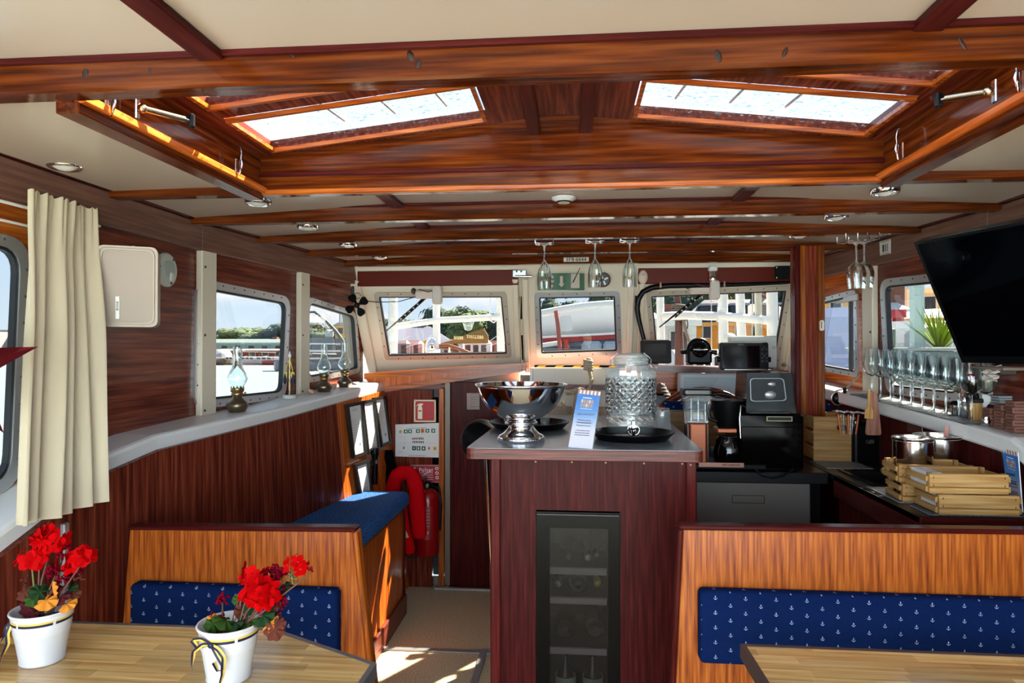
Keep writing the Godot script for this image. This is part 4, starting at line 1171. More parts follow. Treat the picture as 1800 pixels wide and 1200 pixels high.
func ease_edge(t: float, h: float, soft: float) -> float:
	# more grid lines near the rounded rim
	var e := minf(0.9, soft / h)
	var a := absf(t)
	var r := (a / 0.5) * (1.0 - e) if a < 0.5 else (1.0 - e) + (a - 0.5) / 0.5 * e
	return signf(t) * r

func anchor_cloth() -> StandardMaterial3D:
	# dark blue cloth with small white anchors woven in staggered rows
	if M.has("anchor"): return M.anchor
	var im := blank(256, 256, Color(0.055, 0.125, 0.29))
	var r := RandomNumberGenerator.new(); r.seed = 3
	for i in 9000: im.fill_rect(Rect2i(r.randi_range(0, 255), r.randi_range(0, 253), 1, 3), Color(0.055, 0.125, 0.29).lerp(Color(0.06, 0.14, 0.32) if r.randf() < 0.5 else Color(0.02, 0.05, 0.14), 0.6))
	var w := Color(0.66, 0.72, 0.82)
	for q in [[64, 40], [192, 104], [64, 168], [192, 232]]:
		var x: int = q[0]; var y: int = q[1]
		im.fill_rect(Rect2i(x - 1, y - 12, 3, 28), w); im.fill_rect(Rect2i(x - 7, y - 7, 15, 3), w)
		dot(im, x, y - 14, 4, 4, w); dot(im, x, y - 14, 2, 2, Color(0.055, 0.125, 0.29))
		for k in range(-12, 13):
			var dy := int(8.0 * (1.0 - k * k / 144.0))
			im.fill_rect(Rect2i(x + k, y + 7 + dy, 2, 3), w)
		im.fill_rect(Rect2i(x - 14, y + 3, 4, 7), w); im.fill_rect(Rect2i(x + 11, y + 3, 4, 7), w)
	var m := cloth(Color(1, 1, 1), 0.9, 0.2)
	m.albedo_texture = ImageTexture.create_from_image(im)
	m.uv1_triplanar = true; m.uv1_scale = Vector3.ONE * 12.2; m.uv1_triplanar_sharpness = 20
	M.anchor = m
	return m

func port_seats():
	# raised side seat along the port wall
	var t := place("side_bench", "raised side bench with orange wood front and blue seat under the certificates", "bench", V(-1.15, 0, -3.4))
	part("front_panel", B.new().box(V(-0.965, 0.30, -3.30), V(0.03, 0.60, 0.90)), wood("orange", 1, 0.28), t)
	part("end_panel", B.new().box(V(-1.18, 0.30, -3.735), V(0.46, 0.60, 0.025)), wood("mahogany", 1, 0.3), t)
	part("corner_trim", B.new().box(V(-0.948, 0.30, -3.745), V(0.014, 0.60, 0.02), 0.003), wood("dark", 1), t)
	part("skirting", B.new().box(V(-0.942, 0.055, -3.30), V(0.016, 0.11, 0.92), 0.003), wood("panel", 2, 0.35), t)
	part("seat_board", B.new().box(V(-1.18, 0.59, -3.30), V(0.46, 0.02, 0.9)), wood("mahogany", 2, 0.3), t)
	cushion("seat_cushion", t, V(-1.43, 0.60, -3.76), V(-0.915, 0.685, -2.5), denim(), 0.035)
	# bench with its back to the side bench, facing the port table
	bench_port()
	bench_starboard()

func denim() -> StandardMaterial3D:
	if M.has("denim"): return M.denim
	var m := cloth(Color(1, 1, 1), 0.9, 0.3)
	m.albedo_texture = noise_tex([[0.0, Color(0.09, 0.20, 0.40)], [0.5, Color(0.14, 0.30, 0.54)], [0.62, Color(0.19, 0.37, 0.61)], [0.74, Color(0.40, 0.54, 0.72)], [1.0, Color(0.45, 0.58, 0.76)]], 0.12, 2, 8, 256)
	m.uv1_triplanar = true; m.uv1_scale = Vector3.ONE * 5
	M.denim = m
	return m

func bench_port():
	var t := place("bench", "port bench with tapered varnished back and blue anchor cushion", "bench", V(-1.0, 0, -1.95))
	var z := -2.0
	var lp := [V(-1.455, 0.0, z), V(-0.56, 0.0, z), V(-0.627, 0.565, -2), V(-0.663, 0.938, -2), V(-1.374, 0.924, -2), V(-1.421, 0.612, -2) + V(-0.02, 0, 0)]
	lp = [V(-1.44, 0.0, z), V(-0.555, 0.0, z), V(-0.665, 0.931, -2), V(-1.371, 0.92, -2)]
	part("back_panel", B.new().prism(lp, V(0, 0, -0.035), 0.003), wood("teak", 1, 0.28, 1.7), t)
	var tl: Vector3 = lp[3]; var tr: Vector3 = lp[2]
	var b := B.new(); add_bar(b, tl + V(-0.004, 0.006, -0.018), tr + V(0.012, 0.006, -0.018), 0.046, 0.014, 0.004)
	part("top_trim", b, wood("dark", 0, 0.2), t)
	b = B.new(); add_bar(b, tr + V(0.008, 0.0, -0.018), lp[1] + V(0.008, 0, -0.018), 0.016, 0.044, 0.004, Vector3.BACK)
	part("side_trim", b, wood("teak", 1, 0.2), t)
	cushion("back_cushion", t, V(-1.34, 0.47, -2.0), V(-0.694, 0.769, -1.95) + V(0, 0, 0.0), anchor_cloth(), 0.016)
	cushion("seat_cushion", t, V(-1.42, 0.39, -1.97), V(-0.62, 0.46, -1.55), anchor_cloth(), 0.02)
	part("seat_box", B.new().box(V(-1.02, 0.19, -1.76), V(0.80, 0.38, 0.42), 0.004), wood("teak", 1, 0.3), t)

func bench_starboard():
	var t := place("bench", "starboard bench with wide varnished back and blue anchor cushion", "bench", V(0.9, 0, -1.95))
	var z := -2.0
	var lp := [V(0.262, 0.0, z), V(1.455, 0.0, z), V(1.455, 0.972, z), V(0.31, 0.961, -2)]
	part("back_panel", B.new().prism(lp, V(0, 0, -0.035), 0.003), wood("teak", 1, 0.28, 1.7), t)
	var tl: Vector3 = lp[3]
	var b := B.new(); add_bar(b, tl + V(-0.012, 0.006, -0.018), lp[2] + V(0, 0.006, -0.018), 0.046, 0.014, 0.004)
	part("top_trim", b, wood("dark", 0, 0.2), t)
	b = B.new(); add_bar(b, tl + V(-0.008, 0.0, -0.018), lp[0] + V(-0.008, 0, -0.018), 0.016, 0.044, 0.004, Vector3.BACK)
	part("side_trim", b, wood("dark", 1, 0.2), t)
	var q := V(0.347, 0.803, -1.95); var q2 := V(0.348, 0.599, -1.95)
	cushion("back_cushion", t, V(q.x, q2.y, -2.0), V(1.44, q.y, -1.95), anchor_cloth(), 0.016)
	cushion("seat_cushion", t, V(0.34, 0.39, -1.97), V(1.44, 0.46, -1.55), anchor_cloth(), 0.02)
	part("seat_box", B.new().box(V(0.90, 0.19, -1.76), V(1.06, 0.38, 0.42), 0.004), wood("teak", 1, 0.3), t)

func tables():
	# table tops of glued staves with a metal edge
	table("dining_table", "port table with cut corner carrying the two flower pots", [W(-1.42, -1.672), W(-0.752, -1.672), W(-0.445, -1.512), W(-0.455, -1.02), W(-1.42, -1.02)], mat(Color(0.52, 0.52, 0.54), 0.35, 0.7), 3, V(-0.95, 0, -1.3))
	table("dining_table", "empty starboard table with dark edge strip", [W(0.395, -1.69), W(1.44, -1.69), W(1.44, -1.02), W(0.41, -1.02)], mat(Color(0.26, 0.23, 0.22), 0.4), 8, V(0.95, 0, -1.3))
	pots()

func table(called: String, label: String, outline: Array, edge: Material, sd: int, at: Vector3):
	var t := place(called, label, "table", at)
	var r := RandomNumberGenerator.new(); r.seed = sd
	var top := 0.77
	var inner := grow(outline, -0.012)
	var pa := PackedVector2Array(inner)
	part("edge_strip", B.new().ring(outline.map(func(q): return V(q.x, top - 0.032, q.y)), inner.map(func(q): return V(q.x, top - 0.032, q.y)), V(0, 0.033, 0)), edge, t)
	part("core", B.new().prism(inner.map(func(q): return V(q.x, top - 0.03, q.y)), V(0, 0.018, 0)), wood("oak", 0, 0.3), t)
	var w := 0.034
	var mats := []
	for i in 5: mats.append(wood("oak", 0, 0.16, 1.0, [1.0, 0.90, 0.80, 0.95, 0.86][i]))
	var z := -1.70
	while z < -1.0:
		var x := -1.5 - r.randf() * 0.3
		while x < 1.5:
			var l := r.randf_range(0.18, 0.42)
			var q := PackedVector2Array([W(x, z), W(x + l, z), W(x + l, z + w), W(x, z + w)])
			for c in Geometry2D.intersect_polygons(pa, q):
				if c.size() < 3: continue
				var lp := []
				for k in c: lp.append(V(k.x, top - 0.012, k.y))
				part("stave", B.new().prism(lp, V(0, 0.012, 0), 0.0004), mats[r.randi_range(0, 4)], t)
			x += l
		z += w
	part("pedestal", B.new().lathe([W(0.0, 0.0), W(0.22, 0.0), null, W(0.22, 0.012), W(0.04, 0.03), W(0.035, 0.05), W(0.035, 0.73), null, W(0.12, 0.74)], 28, Transform3D(Basis(), at)), M.steel, t)

func petal_head(center: Vector3, n: int, rad: float, sd: int, open := 1.0) -> B:
	# a geranium head: florets of five petals over a dome
	var r := RandomNumberGenerator.new(); r.seed = sd
	var b := B.new()
	for k in maxi(3, n * 6 / 10):
		var up := V(r.randf_range(-1, 1), r.randf_range(-0.35, 1.0), r.randf_range(-0.2, 1)).normalized()
		var p := center + V(up.x * rad, up.y * rad * 0.7, up.z * rad * 0.8)
		var x := up.cross(V(0.3, 0.2, 1)).normalized(); var y := up.cross(x)
		var s := rad * r.randf_range(0.55, 0.72) * open
		for f in 5:
			var a := TAU * f / 5 + r.randf() * 0.3
			var d := (x * cos(a) + y * sin(a)); var e := up.cross(d)
			var lift := r.randf_range(0.0, 0.25)
			b.soft()
			var rows := []
			for i in 4:
				var t := i / 3.0
				var wd: float = [0.12, 0.36, 0.44, 0.24][i]
				var g := []
				for j in 3:
					var q := (j - 1.0)
					g.append(p + (d * (0.1 + t * (1.0 - 0.12 * absf(q) * float(i == 3))) + e * q * wd + up * (lift * t - 0.10 * absf(q) * t + 0.06 * r.randf_range(-1, 1))) * s)
				rows.append(g)
			for i in 3: for j in 2: b.quad(rows[i][j], rows[i][j + 1], rows[i + 1][j + 1], rows[i + 1][j])
	return b

func bud_head(center: Vector3, n: int, rad: float, sd: int) -> B:
	# a withered head of crumpled buds
	var r := RandomNumberGenerator.new(); r.seed = sd
	var b := B.new()
	for k in n:
		var d := V(r.randf_range(-1, 1), r.randf_range(-0.8, 1), r.randf_range(-0.7, 1)).normalized()
		var bs := Basis(d.cross(V(0.2, 1, 0.1)).normalized(), r.randf() * 2.0)
		b.lathe([W(0.0, -1.2), W(0.5, -0.7), W(0.62, 0.0), W(0.35, 0.8), W(0.55, 1.2), W(0.0, 0.9)], 6, Transform3D(bs * Basis.from_scale(Vector3.ONE * rad * 0.28), center + d * rad * r.randf_range(0.3, 0.9)))
	return b

func leaf(p: Vector3, dir: Vector3, up: Vector3, s: float, sd: int, curl := 0.3) -> B:
	# a round scalloped geranium leaf
	var r := RandomNumberGenerator.new(); r.seed = sd
	dir = dir.normalized(); up = (up - dir * up.dot(dir)).normalized()
	var x := dir.cross(up)
	var b := B.new()
	var rows := []
	for i in 5:
		var t := i / 4.0
		var g := []
		for j in 29:
			var a := lerpf(-PI * 0.92, PI * 0.92, j / 28.0)
			var rad := t * s * (1.0 + 0.10 * cos(a * 7.0) * t + 0.04 * sin(a * 3 + sd))
			var h := -curl * s * t * t + 0.16 * s * t * cos(a * 7.0) + 0.10 * s * t * sin(a * 2.0 + sd)
			g.append(p + dir * (cos(a) * rad + s * 0.1) + x * sin(a) * rad + up * h)
		rows.append(g)
	b.sheet(rows, 0.0012)
	return b

func pots():
	var white := mat(Color(0.84, 0.84, 0.84), 0.32)
	var red := cloth(Color(0.70, 0.012, 0.025), 0.6); red.backlight_enabled = true; red.backlight = Color(0.35, 0.01, 0.02)
	var wine := cloth(Color(0.42, 0.02, 0.10), 0.7)
	var green := cloth(Color(0.20, 0.30, 0.12), 0.7); var dkg := cloth(Color(0.13, 0.22, 0.12), 0.7)
	var tan := cloth(Color(0.80, 0.50, 0.18), 0.7); var brown := cloth(Color(0.36, 0.19, 0.15), 0.8); var mauve := cloth(Color(0.30, 0.11, 0.13), 0.8)
	var stemm := mat(Color(0.38, 0.24, 0.18), 0.7); var stemg := mat(Color(0.42, 0.42, 0.22), 0.7)
	var navy := mat(Color(0.05, 0.07, 0.22), 0.6); var yel := mat(Color(0.88, 0.74, 0.30), 0.6)
	for n in 2:
		var at: Vector3 = V(-1.208, 0.77, -1.458) if n == 0 else V(-0.744, 0.77, -1.419)
		var k := 0.96 if n == 0 else 0.97
		var t := place("flower_pot", "white metal flower bucket " + ("with its ribbon bow sideways, nearer the wall" if n == 0 else "with its bow in front, by the cut table corner"), "flower pot", at, "flower buckets on the port table")
		var xf := Transform3D(Basis(Vector3.RIGHT, 0.0) * Basis.from_scale(Vector3.ONE * k), at)
		part("bucket", B.new().lathe([W(0.0, 0.004), W(0.043, 0.004), null, W(0.045, 0.0), W(0.047, 0.002), W(0.047, 0.005), null, W(0.046, 0.006), W(0.0565, 0.070), W(0.0585, 0.073), W(0.0575, 0.077), W(0.0595, 0.080), W(0.0585, 0.084), W(0.0605, 0.087), W(0.0598, 0.091), W(0.0645, 0.118), null, W(0.0668, 0.118), W(0.0680, 0.121), W(0.0668, 0.124), W(0.0640, 0.1235), null, W(0.0630, 0.118), W(0.052, 0.085)], 48, xf), white, t)
		part("soil", B.new().lathe([W(0.0555, 0.093), W(0.03, 0.099), W(0.0, 0.097)], 20, xf), mat(Color(0.10, 0.07, 0.05), 0.95), t)
		# ribbon band threaded through slots
		for s in 5:
			var a0 := TAU * s / 5 + (0.75 if n == 0 else 0.40) + 0.05; var arc := TAU / 5 - 0.10
			for q in [[0.098, 0.104, navy], [0.104, 0.1085, yel]]:
				var r0: float = 0.0606 + (q[0] - 0.094) * 0.175 + 0.0008; var r1: float = 0.0606 + (q[1] - 0.094) * 0.175 + 0.0008
				part("ribbon_band", B.new().lathe([W(r0, q[0]), W(r1, q[1])], 8, Transform3D(Basis(Vector3.UP, a0) * Basis.from_scale(Vector3.ONE * k), at), arc), q[2], t)
		# bow
		var bp := at + (V(-0.058, 0.10, 0.022) if n == 0 else V(-0.006, 0.098, 0.0625)) * k
		var tails := []
		if n == 0:
			tails = [[V(0, 0, 0), V(-0.010, -0.014, 0.004), V(-0.012, -0.030, 0.002), V(-0.022, -0.044, 0.006)], [V(0, 0, 0), V(-0.006, -0.024, 0.006), V(-0.008, -0.048, 0.002), V(-0.014, -0.066, 0.006), V(-0.022, -0.080, 0.004)]]
		else:
			tails = [[V(0, 0, 0), V(-0.014, 0.003, 0.007), V(-0.030, -0.010, 0.009), V(-0.034, -0.032, 0.006), V(-0.035, -0.045, 0.005)], [V(0, 0, 0), V(0.014, -0.014, 0.007), V(0.026, -0.034, 0.006), V(0.025, -0.052, 0.005), V(0.018, -0.076, 0.006), V(0.014, -0.088, 0.006)], [V(0, 0, 0.001), V(0.018, -0.004, 0.009), V(0.029, -0.018, 0.009), V(0.026, -0.044, 0.005), V(0.014, -0.046, 0.004), V(0.007, -0.030, 0.005)], [V(0, 0, 0.0), V(-0.020, 0.012, 0.004), V(-0.038, 0.008, 0.001), V(-0.026, -0.006, 0.001), V(0, 0, 0.002)]]
		for tl in tails:
			var c := Curve3D.new()
			for i in tl.size():
				var tn: Vector3 = (tl[mini(i + 1, tl.size() - 1)] - tl[maxi(i - 1, 0)]) / 6.0
				c.add_point(bp + tl[i] * 1.1, -tn, tn)
			for q in [[-0.0045, 0.0, yel], [0.0, 0.0045, navy]]:
				var rows := []
				for i in 17:
					var p := c.sample_baked(c.get_baked_length() * i / 16.0)
					var p2 := c.sample_baked(minf(c.get_baked_length(), c.get_baked_length() * (i / 16.0 + 0.04))); var p1 := c.sample_baked(maxf(0, c.get_baked_length() * (i / 16.0 - 0.04)))
					var d := (p2 - p1).normalized()
					var across := d.cross(V(0.25, 0, 1).normalized()).normalized()
					across = (across * cos(i * 0.12) + Vector3.BACK * sin(i * 0.12) * 0.5).normalized()
					rows.append([p + across * q[0], p + across * q[1]])
				part("ribbon_tail", B.new().sheet(rows, 0.0006), q[2], t)
		part("knot", B.new().ball(bp + V(0, 0, 0.003), V(0.007, 0.006, 0.005), 10), navy, t)
		# the geranium in it
		var g := place("geranium", "red geranium " + ("with three open heads and withered wine-red ones, in the pot nearer the wall" if n == 0 else "with one large open head, leaning over the pot with the front bow"), "potted plant", at + V(0, 0.095, 0), "red geraniums")
		var z := -at.z
		var base := at + V(0, 0.09, 0)
		if n == 0:
			var heads: Array = [[V(-1.19, 1.045, -1.46), 18, 0.030, red, true], [V(-1.224, 1.001, -1.44), 9, 0.026, red, true], [V(-1.11, 1.005, -1.45), 12, 0.026, red, true], [V(-1.156, 0.987, -1.47), 6, 0.022, red, true], [V(-1.213, 1.011, -1.45), 4, 0.018, red, true], [V(-1.178, 1.012, -1.48), 16, 0.022, wine, false], [V(-1.16, 0.961, -1.49), 18, 0.022, wine, false], [V(-1.183, 0.97, -1.46), 16, 0.020, wine, false], [V(-1.159, 0.949, -1.46), 12, 0.018, wine, false], [V(-1.175, 0.925, -1.46), 14, 0.018, wine, false]]
			for i in heads.size():
				var h: Array = heads[i]
				part("flower_head" if h[4] else "withered_head", petal_head(h[0], h[1], h[2], 20 + i, 1.25) if h[4] else bud_head(h[0], h[1], h[2], 30 + i), h[3], g)
				var m: Vector3 = base.lerp(h[0], 0.5) + V(0.008 * (i % 3 - 1), 0, 0.006)
				part("stem", B.new().tube([base + V(0.012 * (i % 3 - 1), 0, 0.008 * (i % 2)), m, h[0] + V(0, -0.01, -0.004)], [0.0028, 0.0022, 0.0016], 6), stemm if i != 1 else stemg, g)
			for q in [[V(-1.209, 1.032, -1.48), 8], [V(-1.24, 0.968, -1.45), 6], [V(-1.125, 0.971, -1.47), 7]]:
				part("bud_cluster", bud_head(q[0] + V(0, -0.016, 0), q[1], 0.014, 77 + int(q[1])), brown, g)
			var lv: Array = [[V(-1.198, 0.931, -1.44), V(-0.6, 0.4, 0.5), 0.020, dkg], [V(-1.211, 0.918, -1.44), V(-1, 0.1, 0.4), 0.020, green], [V(-1.242, 0.924, -1.45), V(-1, 0.2, 0.2), 0.018, brown], [V(-1.225, 0.9, -1.44), V(-0.8, -0.4, 0.5), 0.022, mauve], [V(-1.167, 0.922, -1.42), V(0.1, -0.5, 0.9), 0.022, tan], [V(-1.136, 0.907, -1.44), V(0.7, -0.3, 0.6), 0.019, tan], [V(-1.153, 0.927, -1.47), V(0.9, 0.2, 0.3), 0.018, dkg], [V(-1.146, 0.923, -1.44), V(0.6, 0, 0.6), 0.019, mauve], [V(-1.169, 0.937, -1.44), V(0.3, 0.6, 0.4), 0.016, tan], [V(-1.137, 0.921, -1.46), V(1, -0.1, 0.2), 0.015, brown], [V(-1.211, 0.886, -1.43), V(-0.4, -0.5, 0.7), 0.015, mauve]]
			for i in lv.size():
				var h: Array = lv[i]
				part("leaf", leaf(h[0], h[1], V(0.1, 0.8, 0.9), h[2], 40 + i, 0.35), h[3], g)
				part("leaf_stalk", B.new().tube([base + V(0.01 * (i % 4 - 1.5), 0.0, 0.006), base.lerp(h[0], 0.55) + V(0, 0.012, 0), h[0]], 0.0013, 5), stemm, g)
		else:
			var heads: Array = [[V(-0.668, 0.96, -1.4), 15, 0.032, red, true], [V(-0.698, 0.994, -1.44), 6, 0.022, red, true], [V(-0.603, 1.009, -1.44), 9, 0.022, red, true], [V(-0.721, 0.978, -1.45), 3, 0.016, red, true], [V(-0.66, 0.985, -1.45), 22, 0.024, wine, false], [V(-0.642, 0.985, -1.46), 10, 0.016, wine, false], [V(-0.643, 0.946, -1.45), 14, 0.020, wine, false], [V(-0.635, 0.925, -1.44), 14, 0.020, wine, false], [V(-0.772, 0.927, -1.44), 18, 0.017, wine, false], [V(-0.788, 0.899, -1.43), 6, 0.010, wine, false], [V(-0.763, 0.897, -1.42), 8, 0.012, wine, false], [V(-0.572, 0.999, -1.44), 5, 0.013, wine, false]]
			for i in heads.size():
				var h: Array = heads[i]
				part("flower_head" if h[4] else "withered_head", petal_head(h[0], h[1], h[2], 50 + i, 1.3) if h[4] else bud_head(h[0], h[1], h[2], 60 + i), h[3], g)
				var s0 := base + V(0.02 if h[0].x > base.x else -0.015, 0, 0.006 * (i % 3))
				var m: Vector3 = s0.lerp(h[0], 0.5) + V(0.004 * (i % 3 - 1), 0.006, 0.0)
				part("stem", B.new().tube([s0, m, h[0] + V(0, -0.008, -0.004)], [0.0028, 0.0022, 0.0015], 6), stemm, g)
			for q in [[V(-0.618, 0.974, -1.45), 9]]:
				part("bud_cluster", bud_head(q[0], q[1], 0.016, 88), stemg, g)
			var lv: Array = [[V(-0.74, 0.9, -1.4), V(-0.2, 0.2, 0.9), 0.026, green], [V(-0.768, 0.892, -1.4), V(-0.8, 0, 0.6), 0.018, green], [V(-0.72, 0.894, -1.4), V(0.5, 0.1, 0.8), 0.020, dkg], [V(-0.699, 0.891, -1.42), V(0.3, 0.3, 0.8), 0.024, green], [V(-0.664, 0.909, -1.41), V(0.7, 0.0, 0.7), 0.024, dkg], [V(-0.694, 0.912, -1.43), V(0, 0.6, 0.6), 0.020, dkg], [V(-0.643, 0.899, -1.4), V(0.8, -0.4, 0.5), 0.018, tan], [V(-0.63, 0.891, -1.39), V(0.5, -0.8, 0.4), 0.022, brown], [V(-0.627, 0.897, -1.4), V(0.9, -0.3, 0.3), 0.016, brown], [V(-0.721, 0.907, -1.43), V(-0.3, 0.5, 0.6), 0.016, brown], [V(-0.734, 0.928, -1.44), V(-0.5, 0.7, 0.4), 0.012, green], [V(-0.648, 0.921, -1.43), V(0.6, 0.3, 0.6), 0.016, brown], [V(-0.634, 0.956, -1.45), V(0.8, 0.4, 0.4), 0.014, dkg], [V(-0.779, 0.893, -1.42), V(-0.8, -0.1, 0.5), 0.015, tan], [V(-0.641, 0.905, -1.42), V(0.9, 0.2, 0.4), 0.013, mauve]]
			for i in lv.size():
				var h: Array = lv[i]
				part("leaf", leaf(h[0], h[1], V(0.1, 0.8, 0.9), h[2], 70 + i, 0.3), h[3], g)
				part("leaf_stalk", B.new().tube([base + V(0.01 * (i % 4 - 1.5), 0.0, 0.006), base.lerp(h[0], 0.55) + V(0, 0.010, 0), h[0]], 0.0013, 5), stemm, g)

func island():
	var x0: float = V(-0.3, 0.887, -2.46).x; var x1: float = V(0.423, 0.903, -2.46).x
	var y1 := 1.085
	var t := place("bar_counter", "dark mahogany bar with grey worktop and a wine cooler built into its front", "bar", V((x0 + x1) / 2, 0, -3.0))
	var wv := wood("dark", 1, 0.38, 1.3, 0.95)
	var g0: float = V(-0.139, 0.686, -2.46).x; var g1: float = V(0.16, 0.695, -2.46).x; var gy: float = V(-0.021, 0.899, -2.46).y
	var z0 := -2.46
	part("front_panel", B.new().box(V((x0 + g0) / 2, y1 / 2, z0 - 0.01), V(g0 - x0, y1, 0.02)), wv, t)
	part("front_panel", B.new().box(V((g1 + x1) / 2, y1 / 2, z0 - 0.01), V(x1 - g1, y1, 0.02)), wv, t)
	part("front_panel", B.new().box(V((g0 + g1) / 2, (gy + y1) / 2, z0 - 0.01), V(g1 - g0, y1 - gy, 0.02)), wv, t)
	part("side_panel", B.new().box(V(x0 + 0.01, y1 / 2, -2.89), V(0.02, y1, 0.84)), wv, t)
	part("side_panel", B.new().box(V(x1 - 0.01, y1 / 2, -2.89), V(0.02, y1, 0.84)), wv, t)
	part("back_panel", B.new().box(V((x0 + x1) / 2, y1 / 2, -3.30), V(x1 - x0, y1, 0.02)), wv, t)
	for x in [x0 + 0.016, x1 - 0.016]:
		part("corner_trim", B.new().box(V(x, y1 / 2, z0 + 0.002), V(0.036, y1, 0.03), 0.004), wood("dark", 1, 0.3, 1.0, 1.15), t)
	for px in [x0 + 0.16, x0 + 0.29, x0 + 0.41, x0 + 0.545, x1 - 0.045, x1 - 0.018]:
		part("screw_cap", B.new().ball(V(px, 1.072, z0 + (0.017 if px > x1 - 0.03 else 0.001)), V(0.0045, 0.0045, 0.002), 8), mat(Color(0.62, 0.50, 0.42), 0.4, 0.4), t)
	var o := [W(-0.388, -2.41), W(0.445, -2.41), W(0.462, -3.66), W(-0.345, -3.66)]
	var lp := rq(o, 0.03).map(func(q): return V(q.x, 1.085, q.y))
	part("edge_band", B.new().prism(lp, V(0, 0.038, 0), 0.002), wood("panel", 0, 0.4, 1.4, 0.9), t)
	part("worktop", B.new().prism(rq(grow(o, -0.002), 0.03).map(func(q): return V(q.x, 1.122, q.y)), V(0, 0.003, 0)), mat(Color(0.42, 0.45, 0.47), 0.22), t)
	part("leg", B.new().tube([V(0.38, 0, -3.58), V(0.38, 1.085, -3.58)], 0.025, 16), M.steel, t)
	cooler(g0, g1, gy, z0)
	counter_things()

